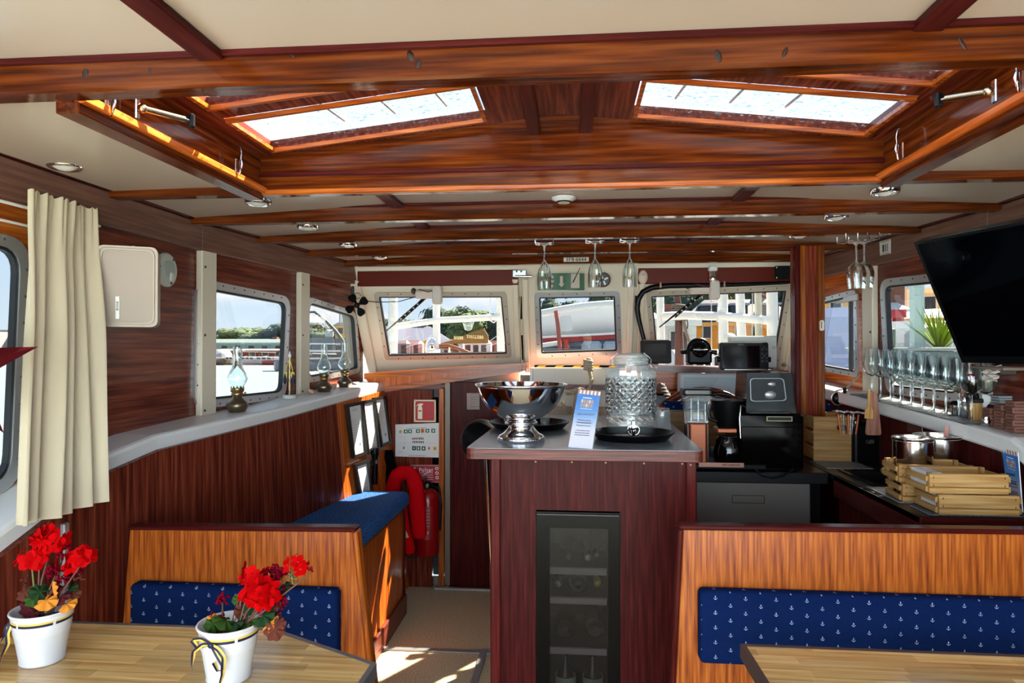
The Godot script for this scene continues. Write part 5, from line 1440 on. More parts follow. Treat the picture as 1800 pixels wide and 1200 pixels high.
func cooler(g0: float, g1: float, gy: float, z0: float):
	var t := place("wine_cooler", "narrow black wine cooler with glass door set into the bar front", "wine cooler", V((g0 + g1) / 2, 0.05, z0 - 0.2))
	var w := g1 - g0; var cx := (g0 + g1) / 2
	var bk: Material = M.black
	for s in [-1.0, 1.0]: part("liner", B.new().box(V(cx + s * (w / 2 - 0.012), gy / 2, z0 - 0.22), V(0.02, gy - 0.02, 0.40)), bk, t)
	part("liner", B.new().box(V(cx, gy / 2, z0 - 0.43), V(w, gy - 0.02, 0.02)), bk, t)
	part("liner", B.new().box(V(cx, gy - 0.012, z0 - 0.22), V(w, 0.02, 0.40)), bk, t)
	part("liner", B.new().box(V(cx, 0.05, z0 - 0.22), V(w, 0.02, 0.40)), bk, t)
	var o := [W(g0 + 0.002, 0.04), W(g1 - 0.002, 0.04), W(g1 - 0.002, gy - 0.003), W(g0 + 0.002, gy - 0.003)]
	var inn := [W(g0 + 0.05, 0.10), W(g1 - 0.042, 0.10), W(g1 - 0.042, gy - 0.06), W(g0 + 0.05, gy - 0.06)]
	var d := part("door", B.new().ring(o.map(func(q): return V(q.x, q.y, z0 - 0.01)), inn.map(func(q): return V(q.x, q.y, z0 - 0.01)), V(0, 0, 0.022)), M.blackgloss, t)
	part("handle_strip", B.new().box(V(cx, gy - 0.012, z0 + 0.014), V(w - 0.004, 0.008, 0.006), 0.002), mat(Color(0.10, 0.09, 0.09), 0.3), d)
	var b := B.new(); b.quad(V(inn[0].x, inn[0].y, z0 + 0.006), V(inn[1].x, inn[1].y, z0 + 0.006), V(inn[2].x, inn[2].y, z0 + 0.006), V(inn[3].x, inn[3].y, z0 + 0.006))
	part("pane", b, pane(Color(0.01, 0.012, 0.02), 0.72), d)
	var sm := mat(Color(0.72, 0.68, 0.66), 0.5)
	var i := 0
	for y in [V(0.014, 0.674, -2.52).y, V(0.014, 0.568, -2.52).y, V(0.013, 0.387, -2.52).y]:
		part("shelf", B.new().box(V(cx, y, z0 - 0.03), V(w - 0.09, 0.024, 0.014), 0.002), sm, t)
		part("shelf_rack", B.new().box(V(cx, y - 0.006, z0 - 0.21), V(w - 0.05, 0.008, 0.34)), mat(Color(0.12, 0.11, 0.11), 0.5), t)
		i += 1
	# bottles lying on the shelves, necks or bases to the front
	var gl := mat(Color(0.03, 0.05, 0.03), 0.08)
	for q in [[V(-0.02, 0.713, -2.53), true, Color(0.45, 0.42, 0.42), "bottle with grey capsule, left of the three on the top shelf of the cooler"], [V(0.047, 0.714, -2.52), true, Color(0.75, 0.75, 0.72), "bottle with silver capsule in the middle of the cooler's top shelf"], [V(0.083, 0.714, -2.55), true, Color(0.50, 0.45, 0.43), "bottle with brownish capsule at the right of the cooler's top shelf"],
		[V(-0.061, 0.612, -2.53), true, Color(0.6, 0.58, 0.55), "bottle with pale capsule at the left of the cooler's second shelf"], [V(0.012, 0.611, -2.54), false, Color(0.3, 0.3, 0.3), "bottle lying base first in the middle of the cooler's second shelf"], [V(0.082, 0.616, -2.53), true, Color(0.75, 0.72, 0.25), "bottle with yellow capsule on the cooler's second shelf"],
		[V(-0.035, 0.438, -2.55), false, Color(0.3, 0.3, 0.3), "bottle lying base first at the left of the cooler's third shelf"], [V(0.072, 0.446, -2.55), false, Color(0.3, 0.3, 0.3), "bottle lying base first at the right of the cooler's third shelf"]]:
		var v := thing("wine_bottle", q[3], "bottle", q[0], "bottles in the wine cooler")
		if q[1]:
			var f := Transform3D(Basis(Vector3.RIGHT, PI / 2), Vector3.ZERO)
			part("glass", B.new().lathe([W(0.0, -0.30), W(0.036, -0.30), W(0.037, -0.12), W(0.014, -0.07), W(0.0135, -0.03)], 18, f), gl, v)
			part("capsule", B.new().lathe([W(0.0140, -0.05), W(0.0135, -0.006), W(0.012, 0.0), W(0.0, 0.001)], 18, f), mat(q[2], 0.35, 0.5), v)
		else:
			var f := Transform3D(Basis(Vector3.RIGHT, PI / 2), Vector3.ZERO)
			part("glass", B.new().lathe([W(0.014, -0.30), W(0.014, -0.24), W(0.037, -0.19), W(0.037, -0.008), W(0.033, 0.0), W(0.027, 0.0), W(0.016, -0.016), W(0.0, -0.018)], 22, f), gl, v)
	for q in [[V(-0.035, 0.256, -2.56), "standing bottle with pale label, left one at the bottom of the cooler"], [V(0.066, 0.265, -2.56), "standing bottle with pale green label, right one at the bottom of the cooler"]]:
		var v := thing("wine_bottle", q[1], "bottle", V(q[0].x, 0.06, q[0].z - 0.02), "bottles in the wine cooler")
		part("glass", B.new().lathe([W(0.0, 0.0), W(0.037, 0.0), W(0.0375, 0.19), W(0.014, 0.24), W(0.014, 0.30), W(0.0, 0.30)], 20), gl, v)
		part("label", B.new().lathe([W(0.0382, 0.07), W(0.0382, 0.20)], 20), mat(Color(0.66, 0.72, 0.64), 0.6), v)

func tray(label: String, at: Vector3, r: float):
	var t := thing("serving_tray", label, "tray", at, "black trays on the bar")
	part("tray", B.new().lathe([W(0.0, 0.0), W(r * 0.80, 0.0), W(r * 0.86, 0.004), W(r * 0.985, 0.026), null, W(r, 0.027), W(r, 0.031), W(r * 0.97, 0.031), null, W(r * 0.85, 0.007), W(r * 0.78, 0.004), W(0.0, 0.004)], 48), M.black, t)

func tumbler(label: String, at: Vector3, k := 1.0, upside := false):
	var t := thing("drinking_glass", label, "glass", at, "tumblers on the bar")
	var pf := [W(0.0, 0.0), W(0.030, 0.0), null, W(0.032, 0.006), W(0.038, 0.10), W(0.0365, 0.10), W(0.030, 0.012), W(0.0, 0.012)]
	part("glass", B.new().lathe(pf, 28, Transform3D(Basis.from_scale(V(k, -k if upside else k, k)), V(0, 0.10 * k if upside else 0.0, 0))), M.glass, t)
	return t

func counter_things():
	var top := 1.1252
	# silver punch bowl
	var c: Vector3 = V(-0.205, 1.125, -2.623)
	var t := thing("punch_bowl", "large polished silver footed bowl on the bar, inverted reflections in its side", "bowl", c)
	part("foot", B.new().lathe([W(0.0, 0.0), W(0.089, 0.0), null, W(0.092, 0.004), W(0.091, 0.016), W(0.084, 0.024), W(0.070, 0.030), W(0.056, 0.044), W(0.047, 0.058), null, W(0.052, 0.060), W(0.062, 0.064), W(0.064, 0.071), W(0.056, 0.077), W(0.046, 0.079), W(0.046, 0.086)], 56), M.chrome, t)
	part("bowl", B.new().lathe([W(0.0, 0.076), W(0.045, 0.078), W(0.078, 0.089), W(0.108, 0.108), W(0.132, 0.131), W(0.150, 0.157), W(0.163, 0.186), W(0.170, 0.207), null, W(0.176, 0.211), W(0.179, 0.216), W(0.176, 0.220), W(0.170, 0.219), null, W(0.160, 0.187), W(0.147, 0.159), W(0.129, 0.134), W(0.105, 0.111), W(0.075, 0.092), W(0.0, 0.080)], 72), M.chrome, t)
	tray("round black tray behind the silver bowl, with crystal glasses on it", V(-0.202, 1.125, -3.038), 0.178)
	tray("round black tray under the glass drinks dispenser", V(0.224, 1.125, -2.712), 0.162)
	tumbler("cut glass lying near the left rim of the back tray", V(-0.3, 1.125, -3.073) + V(0, 0.006, 0), 0.55)
	tumbler("short glass on the back tray right of the bowl's foot", V(-0.132, 1.125, -3.044) + V(0, 0.006, 0), 0.6)
	tumbler("upturned tumbler right of the dispenser", V(0.362, 1.125, -2.886) + V(0, 0.006, 0), 1.0, true)
	tumbler("tumbler half hidden behind the dispenser's right side", V(0.353, 1.125, -3.179) + V(0, 0.0, 0), 0.95, true)
	tumbler("small tumbler on the tray between the sign and the dispenser", V(0.092, 1.125, -2.806) + V(0, 0.006, 0), 0.5)
	dispenser(V(0.228, 1.125, -2.818) + V(0, 0.006, 0))
	# leaning acrylic sign
	table_sign()
	rope()

func dispenser(at: Vector3):
	var t := thing("drinks_dispenser", "clear glass drinks dispenser with diamond relief, wire clip lid and metal tap", "drinks dispenser", at)
	var dg := pane(Color(0.80, 0.87, 0.87), 0.34, 0.08, 0.9)
	var rows := []
	var n := 192; var R := 0.103
	var b := B.new()
	for i in 67:
		var h := 0.060 + 0.168 * i / 66.0
		var g := []
		for j in n + 1:
			var u := 20.0 * j / n; var v := (h - 0.06) / 0.0285
			var p := absf(fposmod(u + v, 1.0) - 0.5) * 2.0; var q := absf(fposmod(u - v, 1.0) - 0.5) * 2.0
			var f := minf(p, q) * 0.0055
			if h < 0.088: f = maxf(0.0, 0.004 * sin(PI * (h - 0.06) / 0.028)) * (0.5 + p * 0.5)
			if absf(h - 0.090) < 0.003: f = 0.0
			var a := TAU * j / n
			g.append(V(cos(a) * (R - 0.004 + f), h, -sin(a) * (R - 0.004 + f)))
		rows.append(g)
	b.sheet(rows, 0.0, false)
	var ring := []
	for h in [0.228, 0.060]:
		var g := []
		for j in n + 1: g.append(V(cos(TAU * j / n) * 0.0935, h, -sin(TAU * j / n) * 0.0935))
		ring.append(g)
	b.sheet(ring)
	b.sheet([rows[66], ring[0]], 0.0, false); b.sheet([ring[1], rows[0]], 0.0, false)
	part("relief", b, M.crystal, t)
	part("base", B.new().lathe([W(0.0, 0.006), W(0.07, 0.003), W(0.092, 0.0), null, W(0.097, 0.004), W(0.099, 0.030), W(0.099, 0.060)], 64), M.glass, t)
	part("shoulder", B.new().lathe([W(0.099, 0.228), W(0.103, 0.238), W(0.101, 0.250), W(0.092, 0.260), W(0.072, 0.264), W(0.066, 0.268), W(0.065, 0.285), null, W(0.070, 0.287), W(0.070, 0.292), W(0.064, 0.294)], 64), dg, t)
	part("water", B.new().lathe([W(0.0, 0.010), W(0.092, 0.010), W(0.094, 0.05), null, W(0.0, 0.05)], 48), pane(Color(0.75, 0.82, 0.82), 0.10, 0.02), t)
	part("lid", B.new().lathe([W(0.064, 0.296), W(0.071, 0.298), W(0.071, 0.306), W(0.064, 0.309), null, W(0.066, 0.310), W(0.068, 0.318), W(0.060, 0.325), W(0.050, 0.322), null, W(0.044, 0.329), W(0.0, 0.331)], 56), dg, t)
	part("seal", B.new().lathe([W(0.0655, 0.2935), W(0.0685, 0.2945), W(0.0655, 0.2965)], 40), mat(Color(0.75, 0.78, 0.76), 0.5), t)
	part("wire_clip", B.new().tube(range(0, 49).map(func(i): return V(cos(TAU * i / 48.0) * 0.0685, 0.281, sin(TAU * i / 48.0) * 0.0685)), 0.0016, 6), M.steel, t)
	for s in [-1.0, 1.0]:
		part("wire_clip", B.new().tube([V(s * 0.068, 0.281, 0.01), V(s * 0.082, 0.288, 0.008), V(s * 0.083, 0.302, 0.0), V(s * 0.070, 0.316, 0.0), V(s * 0.052, 0.330, 0.0)], 0.0017, 6), M.steel, t)
		part("wire_clip", B.new().tube([V(s * 0.080, 0.300, 0.004), V(s * 0.079, 0.280, 0.008), V(s * 0.086, 0.270, 0.010)], 0.0017, 6), M.steel, t)
	part("wire_tail", B.new().tube([V(0.084, 0.280, 0.01), V(0.092, 0.274, 0.02), V(0.104, 0.270, 0.022)], 0.0014, 6), M.steel, t)
	var z := 0.099
	var tp := part("tap", B.new().tube([V(0, 0.040, z - 0.004), V(0, 0.040, z + 0.022)], 0.013, 16), M.chrome, t)
	part("tap_body", B.new().box(V(0, 0.046, z + 0.022), V(0.018, 0.046, 0.018), 0.004), M.chrome, tp)
	part("tap_spout", B.new().tube([V(0, 0.028, z + 0.024), V(0, 0.008, z + 0.028)], [0.010, 0.007], 12), M.chrome, tp)
	part("tap_handle", B.new().tube(range(0, 25).map(func(i): return V(cos(TAU * i / 24.0 + 0.0) * 0.023, 0.030 + sin(TAU * i / 24.0) * 0.020, z + 0.026)), 0.0035, 8), M.chrome, tp)

func flyer_image() -> Image:
	var im := blank(192, 512, Color(0.8, 0.8, 0.85))
	for y in 512:
		var f := clampf((y - 40) / 380.0, 0, 1)
		im.fill_rect(Rect2i(0, y, 192, 1), Color(0.16, 0.48, 0.80).lerp(Color(0.80, 0.80, 0.86), smoothstep(0.15, 0.85, f)))
	for i in 12: im.fill_rect(Rect2i(i * 16, 0, 16, 36), Color(0.88, 0.87, 0.85) if i % 2 else Color(0.70, 0.45, 0.40))
	scribble(im, 50, 62, 84, 9, Color(0.9, 0.92, 0.95), 5)
	for k in 2:
		for i in 5: im.fill_rect(Rect2i(42 + i * 22, 82 + k * 36, 17, 30), Color(0.72, 0.58, 0.42) if (i + k) % 3 else Color(0.85, 0.75, 0.6))
	scribble(im, 44, 160, 100, 5, Color(0.85, 0.9, 0.95), 6)
	for k in [260, 284, 308, 352, 372, 392]: scribble(im, 36, k, 118, 7, Color(0.18, 0.2, 0.32), k)
	return im

func flyer(label: String, a: Vector3, b: Vector3, c: Vector3, d: Vector3) -> Node3D:
	if not M.has("flyer"): M.flyer = flyer_image()
	var t := flat_sign("flyer", label, "flyer", a, b, c, d, M.flyer, 0.2, "blue flyers")
	var bx := (b - a).normalized(); var n := bx.cross(d - a).normalized(); var by := n.cross(bx)
	text("lettering", "LIKE OUR BOAT?", (d - a).length() * 0.030, (a + b) / 2.0 + (d - a) * 0.575 + n * 0.0012, Basis(bx, by, n), mat(Color(0.08, 0.10, 0.25), 0.5), t, "Droid Sans", (b - a).length() * 0.72, 700)
	text("lettering", "and you can rent her for", (d - a).length() * 0.018, (a + b) / 2.0 + (d - a) * 0.44 + n * 0.0012, Basis(bx, by, n), mat(Color(0.08, 0.10, 0.25), 0.5), t, "Droid Sans", (b - a).length() * 0.70, 400)
	return t

func table_sign():
	var a: Vector3 = V(-0.023, 1.126, -2.451); var b: Vector3 = V(0.061, 1.126, -2.417)
	var dz: float = -a.z + 0.035
	var d: Vector3 = V(0.014, 1.331, -2.5); var c: Vector3 = V(0.092, 1.325, -2.5)
	d = V(d.x, d.y, a.z - 0.04); c = V(c.x, c.y, b.z - 0.04)
	var t := flyer("blue and white flyer in a leaning clear stand on the bar, beside the dispenser", a, b, c, d)
	var n := (b - a).cross(d - a).normalized()
	part("stand_back", B.new().hexa([d - n * 0.004, c - n * 0.004, c - n * 0.007, d - n * 0.007, a + V(0.008, 0, -0.075), b + V(0.008, 0, -0.075), b + V(0.008, 0.002, -0.079), a + V(0.008, 0.002, -0.079)]), pane(Color(0.85, 0.9, 0.9), 0.2, 0.05), t)
	var q := B.new(); q.quad(a + n * 0.003, b + n * 0.003, c + n * 0.003, d + n * 0.003)
	part("front_sheet", q, pane(Color(0.9, 0.93, 0.95), 0.08, 0.03, 0.8), t)
	part("foot", B.new().hexa([a, b, b + V(0.03, 0, 0.015), a + V(0.01, 0, 0.012), a + V(0, 0.002, 0), b + V(0, 0.002, 0), b + V(0.03, 0.002, 0.015), a + V(0.01, 0.002, 0.012)]), M.glass, t)

	var st := thing("bar_stool", "black round stool seat tipped behind the left end of the bar", "stool", V(-0.515, 0.976, -3.75))
	part("seat", B.new().lathe([W(0.0, -0.02), W(0.105, -0.018), W(0.115, 0.0), W(0.105, 0.018), W(0.0, 0.022)], 32, Transform3D(Basis(Vector3.RIGHT, 1.25), Vector3.ZERO)), M.black, st)
	part("leg", B.new().tube([V(0.02, -0.02, -0.03), V(0.06, -0.98, -0.1)], 0.016, 10), M.steel, st)

func rope():
	var m := mat(Color(0.72, 0.66, 0.56), 0.9)
	var t := place("rope", "knotted natural rope hanging on the white door behind the bar", "rope", V(0.091, 1.381, -4.24))
	var main: Array = [V(0.091, 1.403, -4.24), V(0.083, 1.364, -4.23), V(0.094, 1.329, -4.23), V(0.104, 1.284, -4.22), V(0.096, 1.246, -4.16), V(0.068, 1.215, -4.15)]
	twisted(t, "strand", main, 0.011, m)
	part("knot", B.new().tube(range(0, 60).map(func(i): return V(0.083, 1.361, -4.22) + V(cos(i * 0.42) * 0.022, -0.014 + i * 0.0011, sin(i * 0.42) * 0.016)), 0.010, 7), m, t)
	part("knot", B.new().ball(V(0.087, 1.403, -4.22), V(0.024, 0.022, 0.02), 10), m, t)
	twisted(t, "strand", [V(-0.048, 1.213, -4.12), V(-0.007, 1.221, -4.1), V(0.027, 1.234, -4.12), V(0.068, 1.219, -4.14)], 0.016, m)
	twisted(t, "strand", [V(0.013, 1.214, -4.11), V(0.003, 1.162, -4.12), V(-0.007, 1.116, -4.14), V(-0.007, 1.074, -4.15)], 0.012, m)
	twisted(t, "strand", [V(-0.076, 1.16, -4.14), V(-0.055, 1.102, -4.14), V(-0.028, 1.075, -4.14)], 0.010, m)

func twisted(parent: Node, called: String, pts: Array, r: float, m: Material):
	var c := Curve3D.new()
	for i in pts.size():
		var tn: Vector3 = (pts[mini(i + 1, pts.size() - 1)] - pts[maxi(i - 1, 0)]) / 6.0
		c.add_point(pts[i], -tn, tn)
	var b := B.new()
	var L := c.get_baked_length()
	var n := int(maxf(10, L / 0.005))
	for k in 3:
		var q := []
		for i in n + 1:
			var p := c.sample_baked(L * i / n)
			var d := (c.sample_baked(minf(L, L * i / n + 0.01)) - c.sample_baked(maxf(0, L * i / n - 0.01))).normalized()
			var x := d.cross(V(0.2, 0.1, 1).normalized()).normalized(); var y := d.cross(x)
			var a := L * i / n / r * 1.3 + k * TAU / 3
			q.append(p + (x * cos(a) + y * sin(a)) * r * 0.5)
		b.tube(q, r * 0.55, 6)
	part(called, b, m, parent)

func wine_glass() -> Node3D:
	var t := thing("wine_glass", "clear stemmed wine glass", "wine glass", Vector3.ZERO, "wine glasses on the starboard ledge")
	part("bowl", B.new().lathe([W(0.004, 0.098), W(0.018, 0.104), W(0.031, 0.118), W(0.038, 0.140), W(0.0385, 0.160), W(0.034, 0.195), W(0.0305, 0.225), null, W(0.0293, 0.225), null, W(0.0327, 0.195), W(0.0371, 0.160), W(0.0366, 0.140), W(0.0297, 0.1195), W(0.017, 0.1065), W(0.0, 0.102)], 32), M.crystal, t)
	part("stem", B.new().lathe([W(0.0065, 0.006), W(0.0042, 0.014), W(0.0038, 0.05), W(0.004, 0.09), W(0.006, 0.0985), W(0.0, 0.0985)], 12), M.crystal, t)
	part("foot", B.new().lathe([W(0.0, 0.0), W(0.034, 0.0), null, W(0.0345, 0.0015), W(0.02, 0.004), W(0.006, 0.009)], 28), M.glass, t)
	return t

func hanging_rack(b: B, c: Vector3, w: float, l: float):
	for s in [-1.0, 1.0]:
		b.tube([c + V(s * w, 0.03, l), c + V(s * w, 0.0, l), c + V(s * w * 0.55, -0.002, l)], 0.0025, 6)
		b.tube([c + V(s * w, 0.03, -l), c + V(s * w, 0.0, -l), c + V(s * w * 0.55, -0.002, -l)], 0.0025, 6)
		b.tube([c + V(s * w * 0.55, -0.002, l), c + V(s * w * 0.55, -0.002, -l)], 0.0025, 6)

func starboard():
	M["stem"] = pane(Color(0.85, 0.92, 0.92), 0.10, 0.02, 1.0)
	M["steelwarm"] = mat(Color(0.85, 0.83, 0.80), 0.13, 1.0)
	ledge_things()
	hung_glasses()
	television()
	galley()
	galley_things()
	post_and_small()

func on_ledge(p: Vector3) -> Vector3:
	return V(p.x, ledge_y(STAR_LEDGE, -p.z) + 0.001, p.z)

func ledge_things():
	# two rubber mats
	var im := blank(64, 64, Color(0.22, 0.23, 0.24))
	for j in 4: for i in 4: dot(im, 8 + i * 16 + (8 if j % 2 else 0), 8 + j * 16, 5, 4, Color(0.72, 0.73, 0.74))
	var mm := StandardMaterial3D.new(); mm.albedo_texture = ImageTexture.create_from_image(im); mm.roughness = 0.55; mm.uv1_triplanar = true; mm.uv1_scale = Vector3.ONE * 40
	M["mesh_mat"] = mm
	for q in [[2.62, 3.06, "black rubber mesh mat under the nearer wine glasses"], [3.07, 3.46, "black rubber mesh mat draped over the far end of the starboard ledge"]]:
		var rows := []
		for i in 13:
			var d: float = lerpf(q[0], q[1], i / 12.0)
			var x := wall_x(d)
			var g := []
			for k in [[-0.03, 0.003], [0.05, 0.003], [0.12, 0.003], [0.146, 0.003], [0.152, -0.001]]:
				g.append(V(x - maxf(0.0, k[0]) - 0.004, ledge_y(STAR_LEDGE, d) + k[1] + 0.001 * sin(i * 0.9), -d))
			rows.append(g)
		solo("bar_mat", B.new().sheet(rows, 0.002), mm, q[2], "bar mat", "rubber mats on the ledge")
	# the row of wine glasses
	var proto := wine_glass()
	var spots := []
	for i in 10: spots.append([lerpf(3.34, 2.66, i / 9.0), 0.115])
	for i in 9: spots.append([lerpf(3.30, 2.70, i / 8.0), 0.042])
	var words := ["first", "second", "third", "fourth", "fifth", "sixth", "seventh", "eighth", "ninth", "tenth"]
	for i in spots.size():
		var d: float = spots[i][0]
		var p := V(wall_x(d) - spots[i][1], ledge_y(STAR_LEDGE, d) + 0.004, -d)
		var lab: String = "clear stemmed wine glass in the front row, " + words[i] + " from the cream post" if i < 10 else "clear stemmed wine glass in the row along the window, " + words[i - 10] + " from the cream post"
		if i == 0:
			proto.position = p; proto.set_meta("label", lab)
		else: copy(proto, p, i * 0.5, lab)
	# shakers, knife block and knives
	var p := on_ledge(V(1.482, 1.21, -2.823))
	var t := thing("spice_caddy", "small black wire caddy holding a glass shaker, right of the wine glasses", "caddy", p)
	var b := B.new()
	for a in 4: b.tube([V(cos(a * PI / 2 + 0.78) * 0.026, 0.0, sin(a * PI / 2 + 0.78) * 0.026), V(cos(a * PI / 2 + 0.78) * 0.026, 0.045, sin(a * PI / 2 + 0.78) * 0.026)], 0.002, 6)
	for y in [0.004, 0.045]: b.tube(range(0, 17).map(func(i): return V(cos(TAU * i / 16.0) * 0.026, y, sin(TAU * i / 16.0) * 0.026)), 0.002, 6)
	part("wire_rack", b, M.black, t)
	part("shaker", B.new().lathe([W(0.0, 0.002), W(0.016, 0.002), W(0.016, 0.04), null, W(0.0, 0.04)], 16), M.glass, t)
	part("shaker_cap", B.new().lathe([W(0.017, 0.040), W(0.016, 0.052), W(0.008, 0.058), W(0.0, 0.058)], 16), M.black, t)
	p = on_ledge(V(1.484, 1.206, -2.754))
	t = thing("glass_shaker", "tall clear shaker with metal cap beside the knife block", "shaker", p)
	part("jar", B.new().lathe([W(0.0, 0.0), W(0.019, 0.0), W(0.021, 0.05), W(0.015, 0.068)], 18), M.glass, t)
	part("salt", B.new().lathe([W(0.0, 0.003), W(0.017, 0.003), W(0.018, 0.03), null, W(0.0, 0.03)], 14), mat(Color(0.25, 0.25, 0.26), 0.8), t)
	part("cap", B.new().lathe([W(0.017, 0.066), W(0.017, 0.078), W(0.010, 0.088), W(0.0, 0.09)], 16), M.steel, t)
	p = on_ledge(V(1.49, 1.206, -2.698))
	t = thing("knife_block", "small orange wooden box with black rim holding knives", "knife block", p, "", -0.2)
	part("box", B.new().box(V(0, 0.035, 0), V(0.036, 0.07, 0.036), 0.002), wood("pine", 1, 0.5, 1.5, 0.85), t)
	part("rim", B.new().box(V(0, 0.076, 0), V(0.042, 0.016, 0.042), 0.003), M.black, t)
	for q in [[V(-0.010, 0.07, 0.01), V(-0.035, 0.145, 0.02), 0.0085, "short black knife handle leaning left in the block"], [V(0.004, 0.07, 0.006), V(-0.020, 0.165, 0.012), 0.0105, "long black knife with red butt in the block"]]:
		var kn := place("kitchen_knife", q[3], "knife", p + q[0], "knives in the block")
		part("handle", B.new().tube([p + q[0], p + (q[0] + q[1]) / 2.0, p + q[1]], [q[2] * 0.8, q[2], q[2] * 1.05], 10), M.black, kn)
		if q[2] > 0.01:
			part("butt", B.new().ball(p + q[1], V(0.013, 0.011, 0.012), 12), mat(Color(0.62, 0.05, 0.12), 0.4), kn)
	var sc := place("scissors", "scissors with red and black looped handle, above the knives", "scissors", p + V(0.0, 0.08, -0.01))
	part("loop", B.new().tube(range(0, 20).map(func(i): return p + V(-0.004 + cos(TAU * i / 20.0) * 0.016, 0.172 + sin(TAU * i / 20.0) * 0.034, -0.01)), 0.006, 8, true), mat(Color(0.55, 0.04, 0.10), 0.4), sc)
	part("shank", B.new().tube([p + V(0.004, 0.07, -0.01), p + V(0.008, 0.145, -0.01)], 0.006, 8), M.black, sc)
	var cl := place("bottle_opener", "small coral red tool standing beside the tall shaker", "opener", on_ledge(V(1.507, 1.206, -2.823)))
	part("shaft", B.new().tube([on_ledge(V(1.507, 1.206, -2.823)) + V(0, 0.0, 0), on_ledge(V(1.507, 1.206, -2.823)) + V(-0.004, 0.07, 0)], 0.004, 8), M.chrome, cl)
	part("head", B.new().box(on_ledge(V(1.507, 1.206, -2.823)) + V(-0.005, 0.085, 0), V(0.014, 0.03, 0.01), 0.003), mat(Color(0.85, 0.40, 0.32), 0.5), cl)
	# paper towel, books and small brown boxes
	p = on_ledge(V(1.535, 1.22, -2.689))
	var rows := []
	for i in 9:
		var g := []
		for j in 13:
			var s := j / 12.0
			g.append(p + V(-0.02 + 0.012 * sin(s * 9 + i * 0.7), 0.10 - i * 0.009 * (1.0 + 0.1 * sin(s * 7)), 0.022 - s * 0.044 + 0.004 * sin(i * 1.1)))
		rows.append(g)
	solo("paper_towel", B.new().sheet(rows, 0.002), cloth(Color(0.85, 0.85, 0.84), 0.9), "crumpled white paper towel left of the small brown boxes", "paper towel")
	var jar := thing("sugar_jar", "small glass jar with silver foil lid beside the brown boxes", "jar", on_ledge(V(1.46, 1.196, -2.581)))
	part("jar", B.new().lathe([W(0.0, 0.0), W(0.014, 0.0), W(0.016, 0.02), W(0.012, 0.032), null, W(0.0, 0.033)], 14), M.steel, jar)
	part("lid", B.new().lathe([W(0.0135, 0.026), W(0.0135, 0.034), null, W(0.0, 0.034)], 14), M.chrome, jar)
	var q0 := on_ledge(V(1.55, 1.198, -2.64))
	for i in 4:
		solo("booklet", B.new().box(q0 + V(0.0, 0.072 + i * 0.009, -0.02), V(0.05, 0.0075, 0.10 - i * 0.004), 0.001), mat(Color(0.52, 0.55, 0.56).lightened(0.04 * i), 0.7), ["lowest", "second lowest", "second highest", "topmost"][i] + " grey booklet of the pile behind the brown boxes", "booklet", "grey booklets")
	solo("book_rest", B.new().box(q0 + V(0.0, 0.034, -0.02), V(0.06, 0.066, 0.09), 0.002), wood("dark", 2, 0.4), "dark wooden block carrying the grey booklets", "block")
	var cardboard := mat(Color(0.40, 0.25, 0.20), 0.75)
	var bi := blank(64, 40, Color(0.40, 0.25, 0.20)); bi.fill_rect(Rect2i(3, 3, 58, 34), Color(0.45, 0.29, 0.24)); scribble(bi, 10, 14, 46, 12, Color(0.25, 0.14, 0.11), 3)
	var bm := picture(bi, 0.7)
	var heights := [3, 4, 5]
	var cols := ["column beside the paper towel", "middle column", "tallest column"]
	var lv := ["bottom", "second", "third", "fourth", "top"]
	for c in 3:
		for r in heights[c]:
			var at: Vector3 = [V(1.49, 1.195, -2.593), V(1.49, 1.187, -2.528), V(1.49, 1.179, -2.464)][c]
			at.y = ledge_y(STAR_LEDGE, -at.z) + 0.001 + r * 0.0215
			var bx := thing("sugar_box", "small brown printed box, " + ("top" if r == heights[c] - 1 else lv[r]) + " one of the " + cols[c], "box", at, "small brown boxes on the ledge", 0.10 * sin(r * 3.0 + c))
			part("carton", B.new().box(V(0, 0.0105, 0), V(0.042, 0.0208, 0.042), 0.001), cardboard, bx)
			var f := B.new(); f.uvquad(V(-0.02, 0.001, 0.0215), V(0.02, 0.001, 0.0215), V(0.02, 0.020, 0.0215), V(-0.02, 0.020, 0.0215))
			f.uvquad(V(-0.0215, 0.001, -0.02), V(-0.0215, 0.001, 0.02), V(-0.0215, 0.020, 0.02), V(-0.0215, 0.020, -0.02))
			part("print", f, bm, bx)

